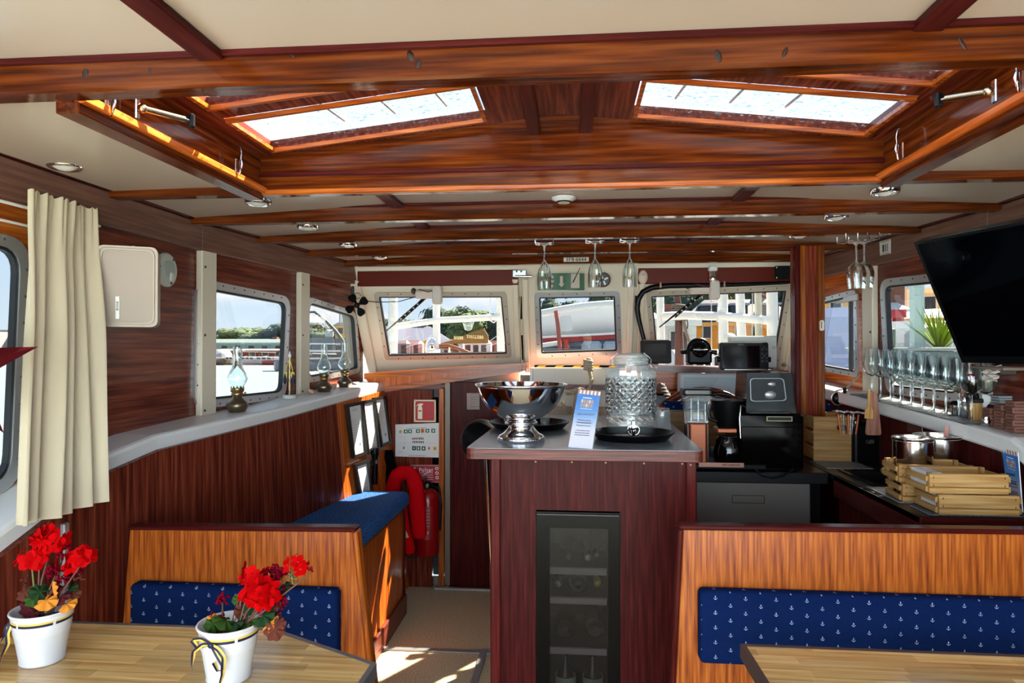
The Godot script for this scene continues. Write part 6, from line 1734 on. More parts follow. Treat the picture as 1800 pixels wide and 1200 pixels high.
func hung_glasses():
	# champagne flutes head down from wire holders under the beam
	var proto: Node3D = null
	var labs := ["champagne flute hanging head down in front of the exit sign's left end", "champagne flute hanging head down before the round dial", "champagne flute hanging head down by the white alarm disc"]
	var k := 0
	for p in [V(-0.141, 1.971, -3.2), V(0.095, 1.976, -3.2), V(0.255, 1.976, -3.2)]:
		var r := place("glass_holder", "wire holder under the beam carrying the " + ["first flute from the door", "middle flute", "flute by the alarm disc"][k], "glass holder", p, "wire glass holders")
		var b := B.new(); hanging_rack(b, p, 0.042, 0.03); part("wire", b, M.steel, r)
		if proto == null:
			proto = thing("champagne_flute", labs[0], "champagne flute", p, "hanging champagne flutes")
			part("foot", B.new().lathe([W(0.006, -0.012), W(0.018, -0.004), W(0.032, -0.001), null, W(0.032, 0.001), W(0.0, 0.001)], 24), M.stem, proto)
			part("stem", B.new().lathe([W(0.006, -0.085), W(0.0042, -0.06), W(0.0042, -0.03), W(0.0075, -0.010)], 12), M.stem, proto)
			var rows := []
			var pf := [[0.0315, -0.212], [0.0325, -0.18], [0.0325, -0.15], [0.028, -0.125], [0.018, -0.100], [0.008, -0.082]]
			for i in pf.size():
				var g := []
				for j in 25:
					var a := TAU * j / 24.0
					var rr: float = pf[i][0] * (1.0 + 0.035 * cos(a * 12.0))
					g.append(V(cos(a) * rr, pf[i][1], -sin(a) * rr))
				rows.append(g)
			part("bowl", B.new().sheet(rows, 0.003, false), M.crystal, proto)
		else: copy(proto, p, k * 0.6, labs[k])
		k += 1
	var rk := place("glass_holder", "wire holder by the starboard cornice carrying two wine glasses", "glass holder", V(1.251, 1.954, -3.15), "wire glass holders")
	var b := B.new(); hanging_rack(b, V(1.251, 1.954, -3.15), 0.07, 0.05); hanging_rack(b, V(1.251, 1.954, -3.15), 0.02, 0.05); part("wire", b, M.steel, rk)
	k = 0
	for p in [V(1.232, 1.945, -3.12), V(1.298, 1.956, -3.2)]:
		var t := thing("wine_glass", ["wine glass hanging head down by the mahogany post, nearer of two", "wine glass hanging head down by the starboard cornice, behind its twin"][k], "wine glass", p, "hanging wine glasses")
		var f := Transform3D(Basis.from_scale(V(1, -1, 1)), Vector3.ZERO)
		part("bowl", B.new().lathe([W(0.004, -0.085), W(0.020, -0.094), W(0.034, -0.110), W(0.0405, -0.135), W(0.0395, -0.160), W(0.034, -0.205), null, W(0.0327, -0.205), null, W(0.038, -0.160), W(0.039, -0.135), W(0.0325, -0.1115), W(0.019, -0.0962), W(0.0, -0.090)], 30), M.crystal, t)
		part("stem", B.new().lathe([W(0.008, -0.090), W(0.004, -0.075), W(0.004, -0.02), W(0.008, -0.006)], 12), M.stem, t)
		part("foot", B.new().lathe([W(0.006, -0.009), W(0.02, -0.003), W(0.034, -0.001), null, W(0.0, 0.001)], 24), M.stem, t)
		k += 1

func television():
	var bl := V(1.205, 1.436, -2.25); var u := V(0.29, 0, 0.957).normalized()
	var v := V(-0.165, 0.37, 0.05); var h := v.length(); v = v.normalized()
	var n := u.cross(v).normalized()
	if n.x > 0: n = -n
	var w := 0.73
	var t := place("television", "large black flat television hung tilted from the starboard cornice", "television", bl + u * w / 2.0 + v * h / 2.0)
	var bs := Basis(u, v, u.cross(v))
	var c := bl + u * w / 2.0 + v * h / 2.0
	part("case", B.new().box(c - n * 0.022, V(w, h, 0.035), 0.006, bs), M.black, t)
	var q := func(a, b2, d): return bl + u * a + v * b2 + n * d
	part("bezel", B.new().ring([q.call(0, 0, -0.006), q.call(w, 0, -0.006), q.call(w, h, -0.006), q.call(0, h, -0.006)], [q.call(0.009, 0.022, -0.006), q.call(w - 0.009, 0.022, -0.006), q.call(w - 0.009, h - 0.009, -0.006), q.call(0.009, h - 0.009, -0.006)], n * 0.008), mat(Color(0.03, 0.035, 0.045), 0.25), t)
	var b := B.new(); b.quad(q.call(0.008, 0.02, 0.0), q.call(0.008, h - 0.008, 0.0), q.call(w - 0.008, h - 0.008, 0.0), q.call(w - 0.008, 0.02, 0.0))
	part("screen", b, mat(Color(0.006, 0.008, 0.014), 0.05, 0.0, 0.35), t)
	var lg := part("logo", B.new().lathe([W(0.0, 0.0), W(0.006, 0.0), W(0.006, 0.0012), W(0.0, 0.0012)], 16, Transform3D(Basis(u, n, u.cross(n)), q.call(0.29, 0.011, 0.002))), mat(Color(0.35, 0.36, 0.38), 0.4), t)
	text("lettering", "LG", 0.010, q.call(0.308, 0.011, 0.003), Basis(u if n.dot(u.cross(v)) > 0 else -u, v, n), mat(Color(0.35, 0.36, 0.38), 0.4), t, "Droid Sans", 0.0, 700)
	part("back_cover", B.new().box(c - n * 0.055, V(0.42, 0.26, 0.05), 0.01, bs), M.blackmatt, t)
	var m := place("wall_bracket", "steel television arm fixed to the starboard wall", "bracket", V(1.55, 1.62, -2.05))
	add_bar_part(m, "arm", c - n * 0.08, V(1.55, 1.66, -2.05), 0.03, 0.05, M.black)
	part("plate", B.new().box(V(1.56, 1.66, -2.05), V(0.014, 0.20, 0.08), 0.003), M.black, m)
	var s := place("small_shelf", "grey metal shelf with cables under the television", "shelf", V(1.52, 1.414, -2.609))
	part("shelf_board", B.new().box(V(1.52, 1.409, -2.593), V(0.10, 0.012, 0.20), 0.003), mat(Color(0.55, 0.50, 0.46), 0.5, 0.4), s)
	part("cable", B.new().tube([V(1.519, 1.424, -2.714), V(1.51, 1.413, -2.67), V(1.5, 1.41, -2.608), V(1.5, 1.42, -2.559)], 0.003, 6), M.white, s)
	part("switch_box", B.new().box(V(1.53, 1.396, -2.594), V(0.05, 0.02, 0.06), 0.003), mat(Color(0.25, 0.23, 0.22), 0.5), s)
	var rows := []
	var pp := V(1.47, 1.383, -2.57)
	for i in 8:
		var g := []
		for j in 9:
			g.append(pp + V(0.012 * sin(i * 1.7 + j), 0.020 - i * 0.0055 + 0.003 * sin(j * 1.9), 0.036 - j * 0.009 + 0.004 * sin(i * 2.1)))
		rows.append(g)
	solo("paper_tissue", B.new().sheet(rows, 0.002), cloth(Color(0.80, 0.76, 0.72)), "crumpled white tissue hanging from the shelf under the television", "tissue")

func add_bar_part(parent: Node, called: String, a: Vector3, b: Vector3, w: float, h: float, m: Material, bev := 0.003):
	var q := B.new(); add_bar(q, a, b, w, h, bev)
	return part(called, q, m, parent)

func galley():
	# L-shaped galley: machine counter across, sink counter along the wall
	var y := 0.95
	var t := place("machine_counter", "dark counter with a grey dishwasher front below the coffee machines", "counter", V(0.78, 0, -3.3))
	part("worktop", B.new().box(V(0.76, y - 0.025, -3.39), V(0.63, 0.05, 0.74), 0.004), mat(Color(0.04, 0.04, 0.05), 0.3), t)
	part("plinth", B.new().box(V(0.76, 0.45, -3.42), V(0.60, 0.90, 0.68)), M.blackmatt, t)
	var dw := place("dishwasher", "flat grey dishwasher front with a recessed handle plate", "dishwasher", V(0.74, 0, -2.95))
	var a: Vector3 = V(0.525, 0.917, -3.04); var b: Vector3 = V(1.006, 0.926, -3.04)
	part("front", B.new().box(V((a.x + b.x) / 2, a.y / 2, -3.05), V(b.x - a.x, a.y, 0.03), 0.004), mat(Color(0.40, 0.38, 0.36), 0.45, 0.4), dw)
	var h0: Vector3 = V(0.745, 0.829, -3.033)
	part("handle_plate", B.new().ring([h0 + V(-0.068, -0.017, 0), h0 + V(0.068, -0.017, 0), h0 + V(0.068, 0.017, 0), h0 + V(-0.068, 0.017, 0)], [h0 + V(-0.066, -0.015, 0), h0 + V(0.066, -0.015, 0), h0 + V(0.066, 0.015, 0), h0 + V(-0.066, 0.015, 0)], V(0, 0, 0.002)), M.black, dw)
	var s := place("sink_counter", "dark sink counter along the starboard wall with a brown edge", "counter", V(1.25, 0, -2.8))
	var x0 := 1.08
	var sx := [1.15, 1.40]; var sz := [-3.08, -2.74]
	var dm := mat(Color(0.06, 0.062, 0.068), 0.3)
	part("worktop", B.new().ring([V(x0, y - 0.02, -3.75), V(1.46, y - 0.02, -3.75), V(1.46, y - 0.02, -2.26), V(x0, y - 0.02, -2.26)], [V(sx[0], y - 0.02, sz[0]), V(sx[1], y - 0.02, sz[0]), V(sx[1], y - 0.02, sz[1]), V(sx[0], y - 0.02, sz[1])], V(0, 0.02, 0)), dm, s)
	part("front_edge", B.new().box(V(x0 + 0.008, y - 0.045, -2.62), V(0.016, 0.09, 0.72), 0.003), wood("dark", 2, 0.35), s)
	part("end_edge", B.new().box(V(1.275, y - 0.045, -2.262), V(0.39, 0.09, 0.016), 0.003), wood("dark", 0, 0.3), s)
	part("cabinet_side", B.new().box(V(x0 + 0.05, 0.43, -2.66), V(0.02, 0.86, 0.74)), wood("dark", 1, 0.4), s)
	part("cabinet_end", B.new().box(V(1.28, 0.43, -2.30), V(0.36, 0.86, 0.02)), wood("mahogany", 1, 0.35), s)
	var k := place("sink", "small black sink set into the starboard counter", "sink", V(1.275, y, -2.91))
	part("rim", B.new().ring([V(sx[0] - 0.012, y, sz[0] - 0.012), V(sx[1] + 0.012, y, sz[0] - 0.012), V(sx[1] + 0.012, y, sz[1] + 0.012), V(sx[0] - 0.012, y, sz[1] + 0.012)], [V(sx[0] + 0.004, y, sz[0] + 0.004), V(sx[1] - 0.004, y, sz[0] + 0.004), V(sx[1] - 0.004, y, sz[1] - 0.004), V(sx[0] + 0.004, y, sz[1] - 0.004)], V(0, 0.006, 0)), mat(Color(0.07, 0.07, 0.08), 0.15), k)
	var q := B.new()
	var c0 := [V(sx[0] + 0.004, y, sz[0] + 0.004), V(sx[1] - 0.004, y, sz[0] + 0.004), V(sx[1] - 0.004, y, sz[1] - 0.004), V(sx[0] + 0.004, y, sz[1] - 0.004)]
	for i in 4: q.quad(c0[i], c0[i] + V(0, -0.14, 0), c0[(i + 1) % 4] + V(0, -0.14, 0), c0[(i + 1) % 4])
	q.quad(c0[0] + V(0, -0.14, 0), c0[3] + V(0, -0.14, 0), c0[2] + V(0, -0.14, 0), c0[1] + V(0, -0.14, 0))
	part("basin", q, mat(Color(0.08, 0.08, 0.085), 0.3), k)
	part("drain", B.new().lathe([W(0.0, -0.136), W(0.03, -0.136), W(0.034, -0.139)], 18, Transform3D(Basis(), V(1.275, y, -2.9))), M.steel, k)
	for m in [[V(1.24, y + 0.003, -2.58), V(0.27, 0.004, 0.26), "rubber mesh mat beside the sink, lit by the sun"], [V(1.20, y + 0.003, -3.22), V(0.20, 0.004, 0.20), "dark mesh mat in front of the wooden crate"], [V(1.27, y + 0.0025, -2.345), V(0.30, 0.003, 0.13), "black cutting mat under the wooden trays"]]:
		solo("drying_mat", B.new().box(m[0], m[1], 0.001), M.mesh_mat if m[1].z != 0.13 else M.black, m[2], "mat", "mats on the sink counter")

func crate(label: String, at: Vector3, sz: Vector3, turn: float, m: Material):
	# an open wooden crate with gaps between the end slats and a hand hole
	var t := thing("wooden_crate", label, "crate", at, "", turn)
	var h := sz / 2.0; var th := 0.012
	for s in [-1.0, 1.0]:
		var hole := [W(0.01, sz.y * 0.70), W(0.055, sz.y * 0.70), W(0.055, sz.y * 0.82), W(0.01, sz.y * 0.82)]
		var z: float = s * (h.z - th / 2)
		part("front_board", B.new().ring(rep([W(-h.x, 0.0), W(h.x, 0.0), W(h.x, sz.y), W(-h.x, sz.y)]).map(func(q): return V(q.x, q.y, z - th / 2)), rq(hole, 0.012).map(func(q): return V(q.x, q.y, z - th / 2)), V(0, 0, th)), m, t)
		for i in 3:
			part("slat", B.new().box(V(s * (h.x - th / 2), sz.y * (0.15 + 0.35 * i), 0), V(th, sz.y * 0.27, sz.z - 2 * th - 0.001), 0.001), m, t)
	part("floor_board", B.new().box(V(0, 0.008, 0), V(sz.x - 2 * th, 0.012, sz.z - 2 * th)), m, t)
	return t

func slat_tray(label: String, at: Vector3, turn: float, napkins: bool):
	# a small open tray of pine boards on corner posts
	var t := thing("wooden_tray", label, "wooden tray", at, "pine trays on the sink counter", turn)
	var w := 0.240; var d := 0.15; var h := 0.064
	var m := wood("pine", 0, 0.6, 1.3, 0.82); var m2 := wood("pine", 2, 0.6, 1.3, 0.78); var mv := wood("pine", 1, 0.6, 1.3, 0.75)
	for s in [-1.0, 1.0]:
		part("side_board", B.new().box(V(0, h * 0.66, s * (d / 2 - 0.005)), V(w - 0.004, h * 0.66, 0.009), 0.0015), m, t)
		part("side_board", B.new().box(V(0, h * 0.16, s * (d / 2 - 0.005)), V(w - 0.004, h * 0.30, 0.009), 0.0015), m, t)
		for k in 2:
			part("end_slat", B.new().box(V(s * (w / 2 + 0.003), h * (0.22 + 0.5 * k), 0), V(0.008, h * 0.28, d - 0.012), 0.0012), m2, t)
			part("corner_post", B.new().box(V(s * (w / 2 - 0.009), h / 2, (k * 2 - 1) * (d / 2 - 0.016)), V(0.014, h, 0.014), 0.001), mv, t)
			for r in 2: part("nail", B.new().box(V(s * (w / 2 - 0.014), h * (0.42 + 0.38 * r), (d / 2 + 0.0)), V(0.002, 0.006, 0.001)), mat(Color(0.2, 0.15, 0.1), 0.6), t)
	part("floor_board", B.new().box(V(0, 0.006, 0), V(w - 0.02, 0.006, d - 0.02)), m, t)
	if napkins:
		var nk := place("napkin_stack", "white paper napkins at the end of the " + ("upper" if at.y > 1.0 else "lower") + " front pine tray", "napkins", at + V(-w / 2 + 0.012, 0.012, 0))
		part("paper", B.new().box(at + V(-w / 2 + 0.03, h * 0.55, 0.0).rotated(Vector3.UP, turn), V(0.05, h * 0.86, d - 0.04), 0.004, Basis(Vector3.UP, turn)), mat(Color(0.82, 0.80, 0.80), 0.8), nk)

func bucket(label: String, at: Vector3, r: float, h: float):
	var t := thing("steel_pot", label, "steel pot", at, "stainless pots on the sink counter")
	part("pot", B.new().lathe([W(0.0, 0.0), W(r * 0.93, 0.0), W(r * 0.97, 0.006), W(r * 0.98, h - 0.01), null, W(r * 1.03, h - 0.004), W(r * 1.035, h), W(r * 0.98, h + 0.001), null, W(r * 0.955, h - 0.008), W(r * 0.95, 0.01), W(0.0, 0.008)], 48), M.steelwarm, t)
	part("band", B.new().lathe([W(r * 0.983, h * 0.93), W(r * 1.0, h * 0.94), W(r * 0.983, h * 0.95)], 40), M.steelwarm, t)

func galley_things():
	var y := 0.951
	crate("tall pale wooden crate with a hand hole, on the counter beside the black coffee tin", V(V(1.214, 0.955, -3.311).x, y + 0.004, V(1.214, 0.955, -3.311).z - 0.13), V(0.185, 0.205, 0.26), -0.06, wood("pine", 0, 0.6, 0.9, 0.72))
	# plastic spoons, spatula
	var cp := place("spoon_bundle", "clear plastic wrapped cutlery sticking out of the crate", "cutlery", V(1.238, 1.179, -3.24))
	for i in 7:
		var p := V(1.216, 1.146, -3.26) + V(i * 0.011, 0, -0.01 * (i % 3))
		part("handle", B.new().tube([p + V(0, -0.06, 0), p + V(0.004 * (i - 3), 0.03, 0)], 0.004, 6), M.stem if i % 3 else mat(Color(0.75, 0.35, 0.15), 0.5), cp)
	var rows := []
	for i in 5:
		var g := []
		for j in 14: g.append(V(1.186, 1.192, -3.26) + V(j * 0.0115, 0.004 * sin(j * 1.7 + i) - j * 0.0006, 0.03 - i * 0.015 + 0.004 * sin(j * 2.3)))
		rows.append(g)
	part("plastic_film", B.new().sheet(rows, 0.001), mat(Color(0.85, 0.85, 0.86), 0.3), cp)
	var sp := place("spatula", "wooden spatula leaning on the end of the starboard ledge", "spatula", V(1.255, 1.168, -3.05))
	part("blade", B.new().prism([V(1.236, 1.18, -3.05), V(1.271, 1.178, -3.05), V(1.273, 1.212, -3.05), V(1.262, 1.232, -3.05), V(1.248, 1.232, -3.05), V(1.238, 1.212, -3.05)], V(0, 0, -0.006), 0.001), wood("pine", 1, 0.6, 1.2, 0.85), sp)
	part("handle", B.new().prism([V(1.248, 1.227, -3.05), V(1.262, 1.227, -3.05), V(1.26, 1.302, -3.05), V(1.251, 1.302, -3.05)], V(0, 0, -0.006), 0.001), wood("pine", 1, 0.6, 1.2, 0.85), sp)
	var bd := place("cutting_board", "brown cutting board standing on edge behind the spatula", "cutting board", V(1.295, 1.171, -3.08))
	part("board", B.new().prism(rq([W(-0.035, -0.13), W(0.03, -0.13), W(0.012, 0.06), W(-0.02, 0.06)], 0.012).map(func(q): return V(1.293, 1.233, -3.09) + V(q.x, q.y, 0)), V(0, 0, -0.014), 0.002), wood("cornice", 1, 0.4, 1.2, 1.3), bd)
	# coffee tin
	var c: Vector3 = V(1.35, 0.951, -3.284)
	var t := thing("coffee_tin", "square black tin with clip lid and the word Caffè on its front", "tin", V(c.x, y, c.z - 0.075), "", 0.06)
	var w := 0.073; var h := 0.19
	part("body", B.new().prism(rq([W(-w, -w), W(w, -w), W(w, w), W(-w, w)], 0.022).map(func(q): return V(q.x, 0, q.y)), V(0, h - 0.02, 0), 0.003), M.black, t)
	part("lid", B.new().prism(rq([W(-w, -w), W(w, -w), W(w, w), W(-w, w)].map(func(q): return q * 1.04), 0.022).map(func(q): return V(q.x, h - 0.014, q.y)), V(0, 0.022, 0), 0.006), mat(Color(0.05, 0.05, 0.055), 0.15), t)
	part("clip", B.new().tube([V(-w - 0.004, h - 0.04, 0.01), V(-w - 0.016, h - 0.02, 0.01), V(-w - 0.008, h + 0.004, 0.01), V(-w + 0.01, h + 0.008, 0.01)], 0.0022, 6), M.brass, t)
	text("lettering", "Caffè", 0.016, V(0.0, h * 0.52, w + 0.001), Basis(), mat(Color(0.45, 0.45, 0.45), 0.4), t, "Droid Serif", 0.036)
	bucket("smaller shiny steel pot, left of the two beside the pine trays", V(V(1.21, 1.161, -2.58).x, y, -2.58), 0.066, V(1.21, 1.161, -2.58).y - y)
	bucket("larger shiny steel pot with a pink ladle handle in it", V(V(1.354, 1.16, -2.66).x, y, -2.70), 0.080, V(1.374, 1.156, -2.7).y - y)
	var ld := place("ladle", "pale pink ladle handle standing in the larger steel pot", "ladle", V(1.37, 1.103, -2.68))
	part("handle", B.new().hexa([V(1.364, 1.103, -2.68), V(1.378, 1.103, -2.68), V(1.383, 1.102, -2.69), V(1.369, 1.102, -2.69), V(1.384, 1.188, -2.7), V(1.396, 1.188, -2.7), V(1.402, 1.187, -2.71), V(1.389, 1.187, -2.71)]), mat(Color(0.78, 0.50, 0.46), 0.5), ld)
	part("cup", B.new().ball(V(1.363, 1.057, -2.68), V(0.03, 0.02, 0.03), 12), M.steel, ld)
	# pine trays
	slat_tray("pine tray in front with napkins, lower of its stack", V(1.261, y + 0.006, -2.26 - 0.078), -0.02, true)
	slat_tray("pine tray in front with napkins, upper of its stack", V(1.232, y + 0.071, -2.26 - 0.082), 0.0, true)
	slat_tray("pine tray behind, upper of the left stack", V(1.233, y + 0.068, -2.52), -0.10, false)
	slat_tray("pine tray behind, lower of the left stack", V(1.242, y + 0.003, -2.515), -0.10, false)
	var bt := place("green_bottle", "green bottle lying in the sink with its neck on the rim", "bottle", V(1.221, 1.007, -2.78))
	part("bottle", B.new().tube([V(1.227, 1.008, -2.7), V(1.224, 1.008, -2.74), V(1.219, 1.001, -2.8), V(1.217, 0.996, -2.83)], [0.026, 0.024, 0.022, 0.012], 14), mat(Color(0.32, 0.42, 0.14), 0.35), bt)
	flyer("blue flyer hanging from the starboard ledge beside the pine trays", V(1.415, 0.958, -2.374), V(1.4, 0.965, -2.287), V(1.41, 1.147, -2.324), V(1.425, 1.146, -2.431))
	flat_sign("wall_label", "dark red engraved label on the boards under the starboard ledge", "label", V(1.412, 1.126, -3.054), V(1.423, 1.125, -2.949), V(1.422, 1.161, -2.956), V(1.411, 1.169, -3.058), label_image(), 0.4)
	# coffee machines
	brewer()
	espresso()

func label_image() -> Image:
	var im := blank(128, 80, Color(0.22, 0.06, 0.06))
	for k in [Rect2i(3, 3, 122, 3), Rect2i(3, 74, 122, 3), Rect2i(3, 3, 3, 74), Rect2i(122, 3, 3, 74)]: im.fill_rect(k, Color(0.45, 0.25, 0.24))
	scribble(im, 14, 22, 100, 12, Color(0.45, 0.25, 0.24), 5); scribble(im, 14, 46, 100, 12, Color(0.45, 0.25, 0.24), 8)
	return im

func brewer():
	# filter coffee machine with a clear tank on a copper column
	var z := -3.08
	var c: Vector3 = V(0.535, 0.983, -3.08)
	var t := place("coffee_brewer", "filter coffee machine with clear water tank on a copper column and black brew basket", "coffee maker", V(c.x + 0.05, 0.95, z))
	var cu := mat(Color(0.62, 0.33, 0.20), 0.4, 0.4)
	var top: float = V(0.535, 1.153, -3.08).y
	part("column", B.new().box(V(c.x, (0.965 + top) / 2, z), V(0.072, top - 0.965, 0.09), 0.006), cu, t)
	for s in [-1.0, 1.0]: part("column_edge", B.new().box(V(c.x + s * 0.042, (0.965 + top) / 2, z - 0.004), V(0.012, top - 0.965, 0.085), 0.004), mat(Color(0.30, 0.22, 0.20), 0.3, 0.6), t)
	part("base", B.new().box(V(c.x + 0.11, 0.972, z - 0.02), V(0.34, 0.024, 0.19), 0.004), M.black, t)
	part("nameplate", B.new().box(V(0.626, 0.98, -3.003), V(0.19, 0.020, 0.004), 0.001), mat(Color(0.70, 0.52, 0.45), 0.3, 0.7), t)
	text("lettering", "MOCCAMASTER", 0.007, V(0.666, 0.981, -2.999), Basis(), M.black, t, "Droid Sans", 0.072, 700)
	var p0 := [W(-0.058, -0.05), W(0.058, -0.05), W(0.058, 0.05), W(-0.058, 0.05)]
	var rows := []
	for k in [[0.82, 0.0], [0.86, 0.02], [1.05, 0.118], [1.08, 0.12]]:
		var lp := rq(p0.map(func(q): return q * k[0]), 0.018, 4)
		lp.append(lp[0])
		rows.append(lp.map(func(q): return V(c.x + q.x, top + 0.002 + k[1], z - q.y)))
	part("tank", B.new().sheet(rows), M.stem, t)
	part("tank_floor", B.new().box(V(c.x, top + 0.006, z), V(0.09, 0.008, 0.078), 0.003), M.stem, t)
	for s in [-0.03, 0.0, 0.03]: part("tank_rib", B.new().box(V(c.x + s, top + 0.06, z + 0.047), V(0.004, 0.10, 0.004), 0.001), M.stem, t)
	part("tank_lid", B.new().prism(rq(p0.map(func(q): return q * 1.14), 0.02).map(func(q): return V(c.x + q.x, top + 0.122, z - q.y)), V(0, 0.028, 0), 0.006), mat(Color(0.05, 0.05, 0.055), 0.3), t)
	part("arm", B.new().tube([V(c.x + 0.06, top + 0.12, z), V(c.x + 0.10, top + 0.128, z), V(c.x + 0.15, top + 0.12, z)], 0.008, 8), M.black, t)
	var bx: float = V(0.672, 1.208, -3.1).x
	part("basket", B.new().lathe([W(0.045, top - 0.02), W(0.052, top), W(0.075, top + 0.085), W(0.078, top + 0.10), null, W(0.0, top + 0.106)], 28, Transform3D(Basis(), V(bx, 0, z))), M.black, t)
	part("basket_handle", B.new().tube([V(bx - 0.055, top + 0.01, z + 0.03), V(bx - 0.085, top + 0.02, z + 0.03), V(bx - 0.095, top + 0.08, z + 0.02)], 0.009, 8), M.black, t)
	part("copper_band", B.new().box(V(bx, top - 0.03, z), V(0.11, 0.018, 0.10), 0.003), cu, t)
	part("carafe", B.new().lathe([W(0.0, 0.985), W(0.058, 0.985), null, W(0.062, 0.99), W(0.066, 1.03), W(0.052, 1.08), W(0.045, 1.095), null, W(0.0, 1.097)], 28, Transform3D(Basis(), V(bx, 0, z))), mat(Color(0.02, 0.018, 0.018), 0.06), t)
	part("carafe_handle", B.new().tube([V(bx + 0.05, 1.085, z + 0.02), V(bx + 0.095, 1.08, z + 0.03), V(bx + 0.095, 1.02, z + 0.03), V(bx + 0.062, 1.0, z + 0.02)], 0.009, 8), M.black, t)

func espresso():
	# tall black machine with a viewing window and glossy body
	var z := -3.02
	var a: Vector3 = V(0.734, 1.375, -3.02); var b: Vector3 = V(0.931, 1.375, -3.02); var m: Vector3 = V(0.831, 1.202, -3.02)
	var t := place("coffee_machine", "tall glossy black coffee machine with a rounded window in its hood", "coffee machine", V(m.x, 0.95, z - 0.1))
	var cx := (a.x + b.x) / 2; var w := b.x - a.x
	part("hood", B.new().hexa([V(cx - w / 2, m.y, z), V(cx + w / 2 + 0.012, m.y, z), V(cx + w / 2 + 0.012, m.y, z - 0.22), V(cx - w / 2, m.y, z - 0.22), V(cx - w / 2 + 0.006, a.y, z - 0.004), V(cx + w / 2 - 0.004, a.y, z - 0.004), V(cx + w / 2 - 0.004, a.y, z - 0.2), V(cx - w / 2 + 0.006, a.y, z - 0.2)]), M.blackgloss, t)
	var wq := [V(0.752, 1.251, -3), V(0.903, 1.255, -3), V(0.892, 1.352, -3), V(0.75, 1.351, -3)]
	var nz := V(0, 0.02, 1).normalized()
	for i in 4: wq[i].z = z + 0.002 - 0.004 * (wq[i].y - m.y) / (a.y - m.y)
	var lp := []
	var q2 := rq([W(0, 0), W(1, 0), W(1, 1), W(0, 1)], 0.14)
	for q in q2: lp.append((wq[0].lerp(wq[1], q.x)).lerp(wq[3].lerp(wq[2], q.x), q.y))
	var li := []
	var ctr: Vector3 = (wq[0] + wq[1] + wq[2] + wq[3]) / 4.0
	for q in lp: li.append(ctr + (q - ctr) * 0.95)
	part("window_frame", B.new().ring(lp, li, nz * 0.004), mat(Color(0.45, 0.46, 0.48), 0.3, 0.4), t)
	var bb := B.new()
	for i in range(1, li.size() - 1): bb.tri(li[0] + nz * 0.001, li[i] + nz * 0.001, li[i + 1] + nz * 0.001)
	part("window_pane", bb, mat(Color(0.10, 0.105, 0.12), 0.12, 0.0, 0.3), t)
	part("silver_part", B.new().ball(ctr + V(0.012, -0.022, 0.0), V(0.026, 0.018, 0.006), 12), mat(Color(0.55, 0.56, 0.58), 0.3, 0.5), t)
	part("silver_part", B.new().ball(ctr + V(0.018, 0.024, 0.0), V(0.018, 0.010, 0.005), 12), mat(Color(0.60, 0.60, 0.62), 0.3, 0.5), t)
	var x0: float = V(0.697, 1.166, -3.02).x; var x1: float = V(0.974, 1.169, -3.02).x
	part("body", B.new().box(V((x0 + x1) / 2, (0.955 + m.y) / 2, z - 0.125), V(x1 - x0, m.y - 0.955, 0.26), 0.012), M.blackgloss, t)
	part("tray_grid", B.new().box(V(m.x, m.y + 0.002, z - 0.02), V(0.17, 0.008, 0.06), 0.002), mat(Color(0.12, 0.12, 0.13), 0.3, 0.5), t)
	var lb: Vector3 = V(0.87, 1.179, -3.01)
	part("badge_frame", B.new().ring([lb + V(-0.053, -0.010, 0), lb + V(0.053, -0.010, 0), lb + V(0.053, 0.010, 0), lb + V(-0.053, 0.010, 0)], [lb + V(-0.050, -0.0075, 0), lb + V(0.050, -0.0075, 0), lb + V(0.050, 0.0075, 0), lb + V(-0.050, 0.0075, 0)], V(0, 0, 0.004)), mat(Color(0.60, 0.56, 0.42), 0.4), t)
	part("badge", B.new().box(lb, V(0.104, 0.018, 0.003)), M.black, t)
	part("front_flap", B.new().box(V(m.x, (0.955 + m.y) / 2 - 0.02, z + 0.007), V(0.24, m.y - 1.03, 0.008), 0.003), M.blackgloss, t)
	part("power_cable", B.new().tube([V(0.763, 0.968, -3.01), V(0.796, 0.937, -3), V(0.843, 0.926, -3), V(0.885, 0.938, -3), V(0.928, 0.966, -3.01)], 0.004, 6), M.black, t)
	part("steam_pipe", B.new().tube([V(0.726, 1.229, -3), V(0.705, 1.237, -2.99), V(0.698, 1.183, -2.98), V(0.702, 1.098, -2.98)], 0.004, 8), M.steel, t)

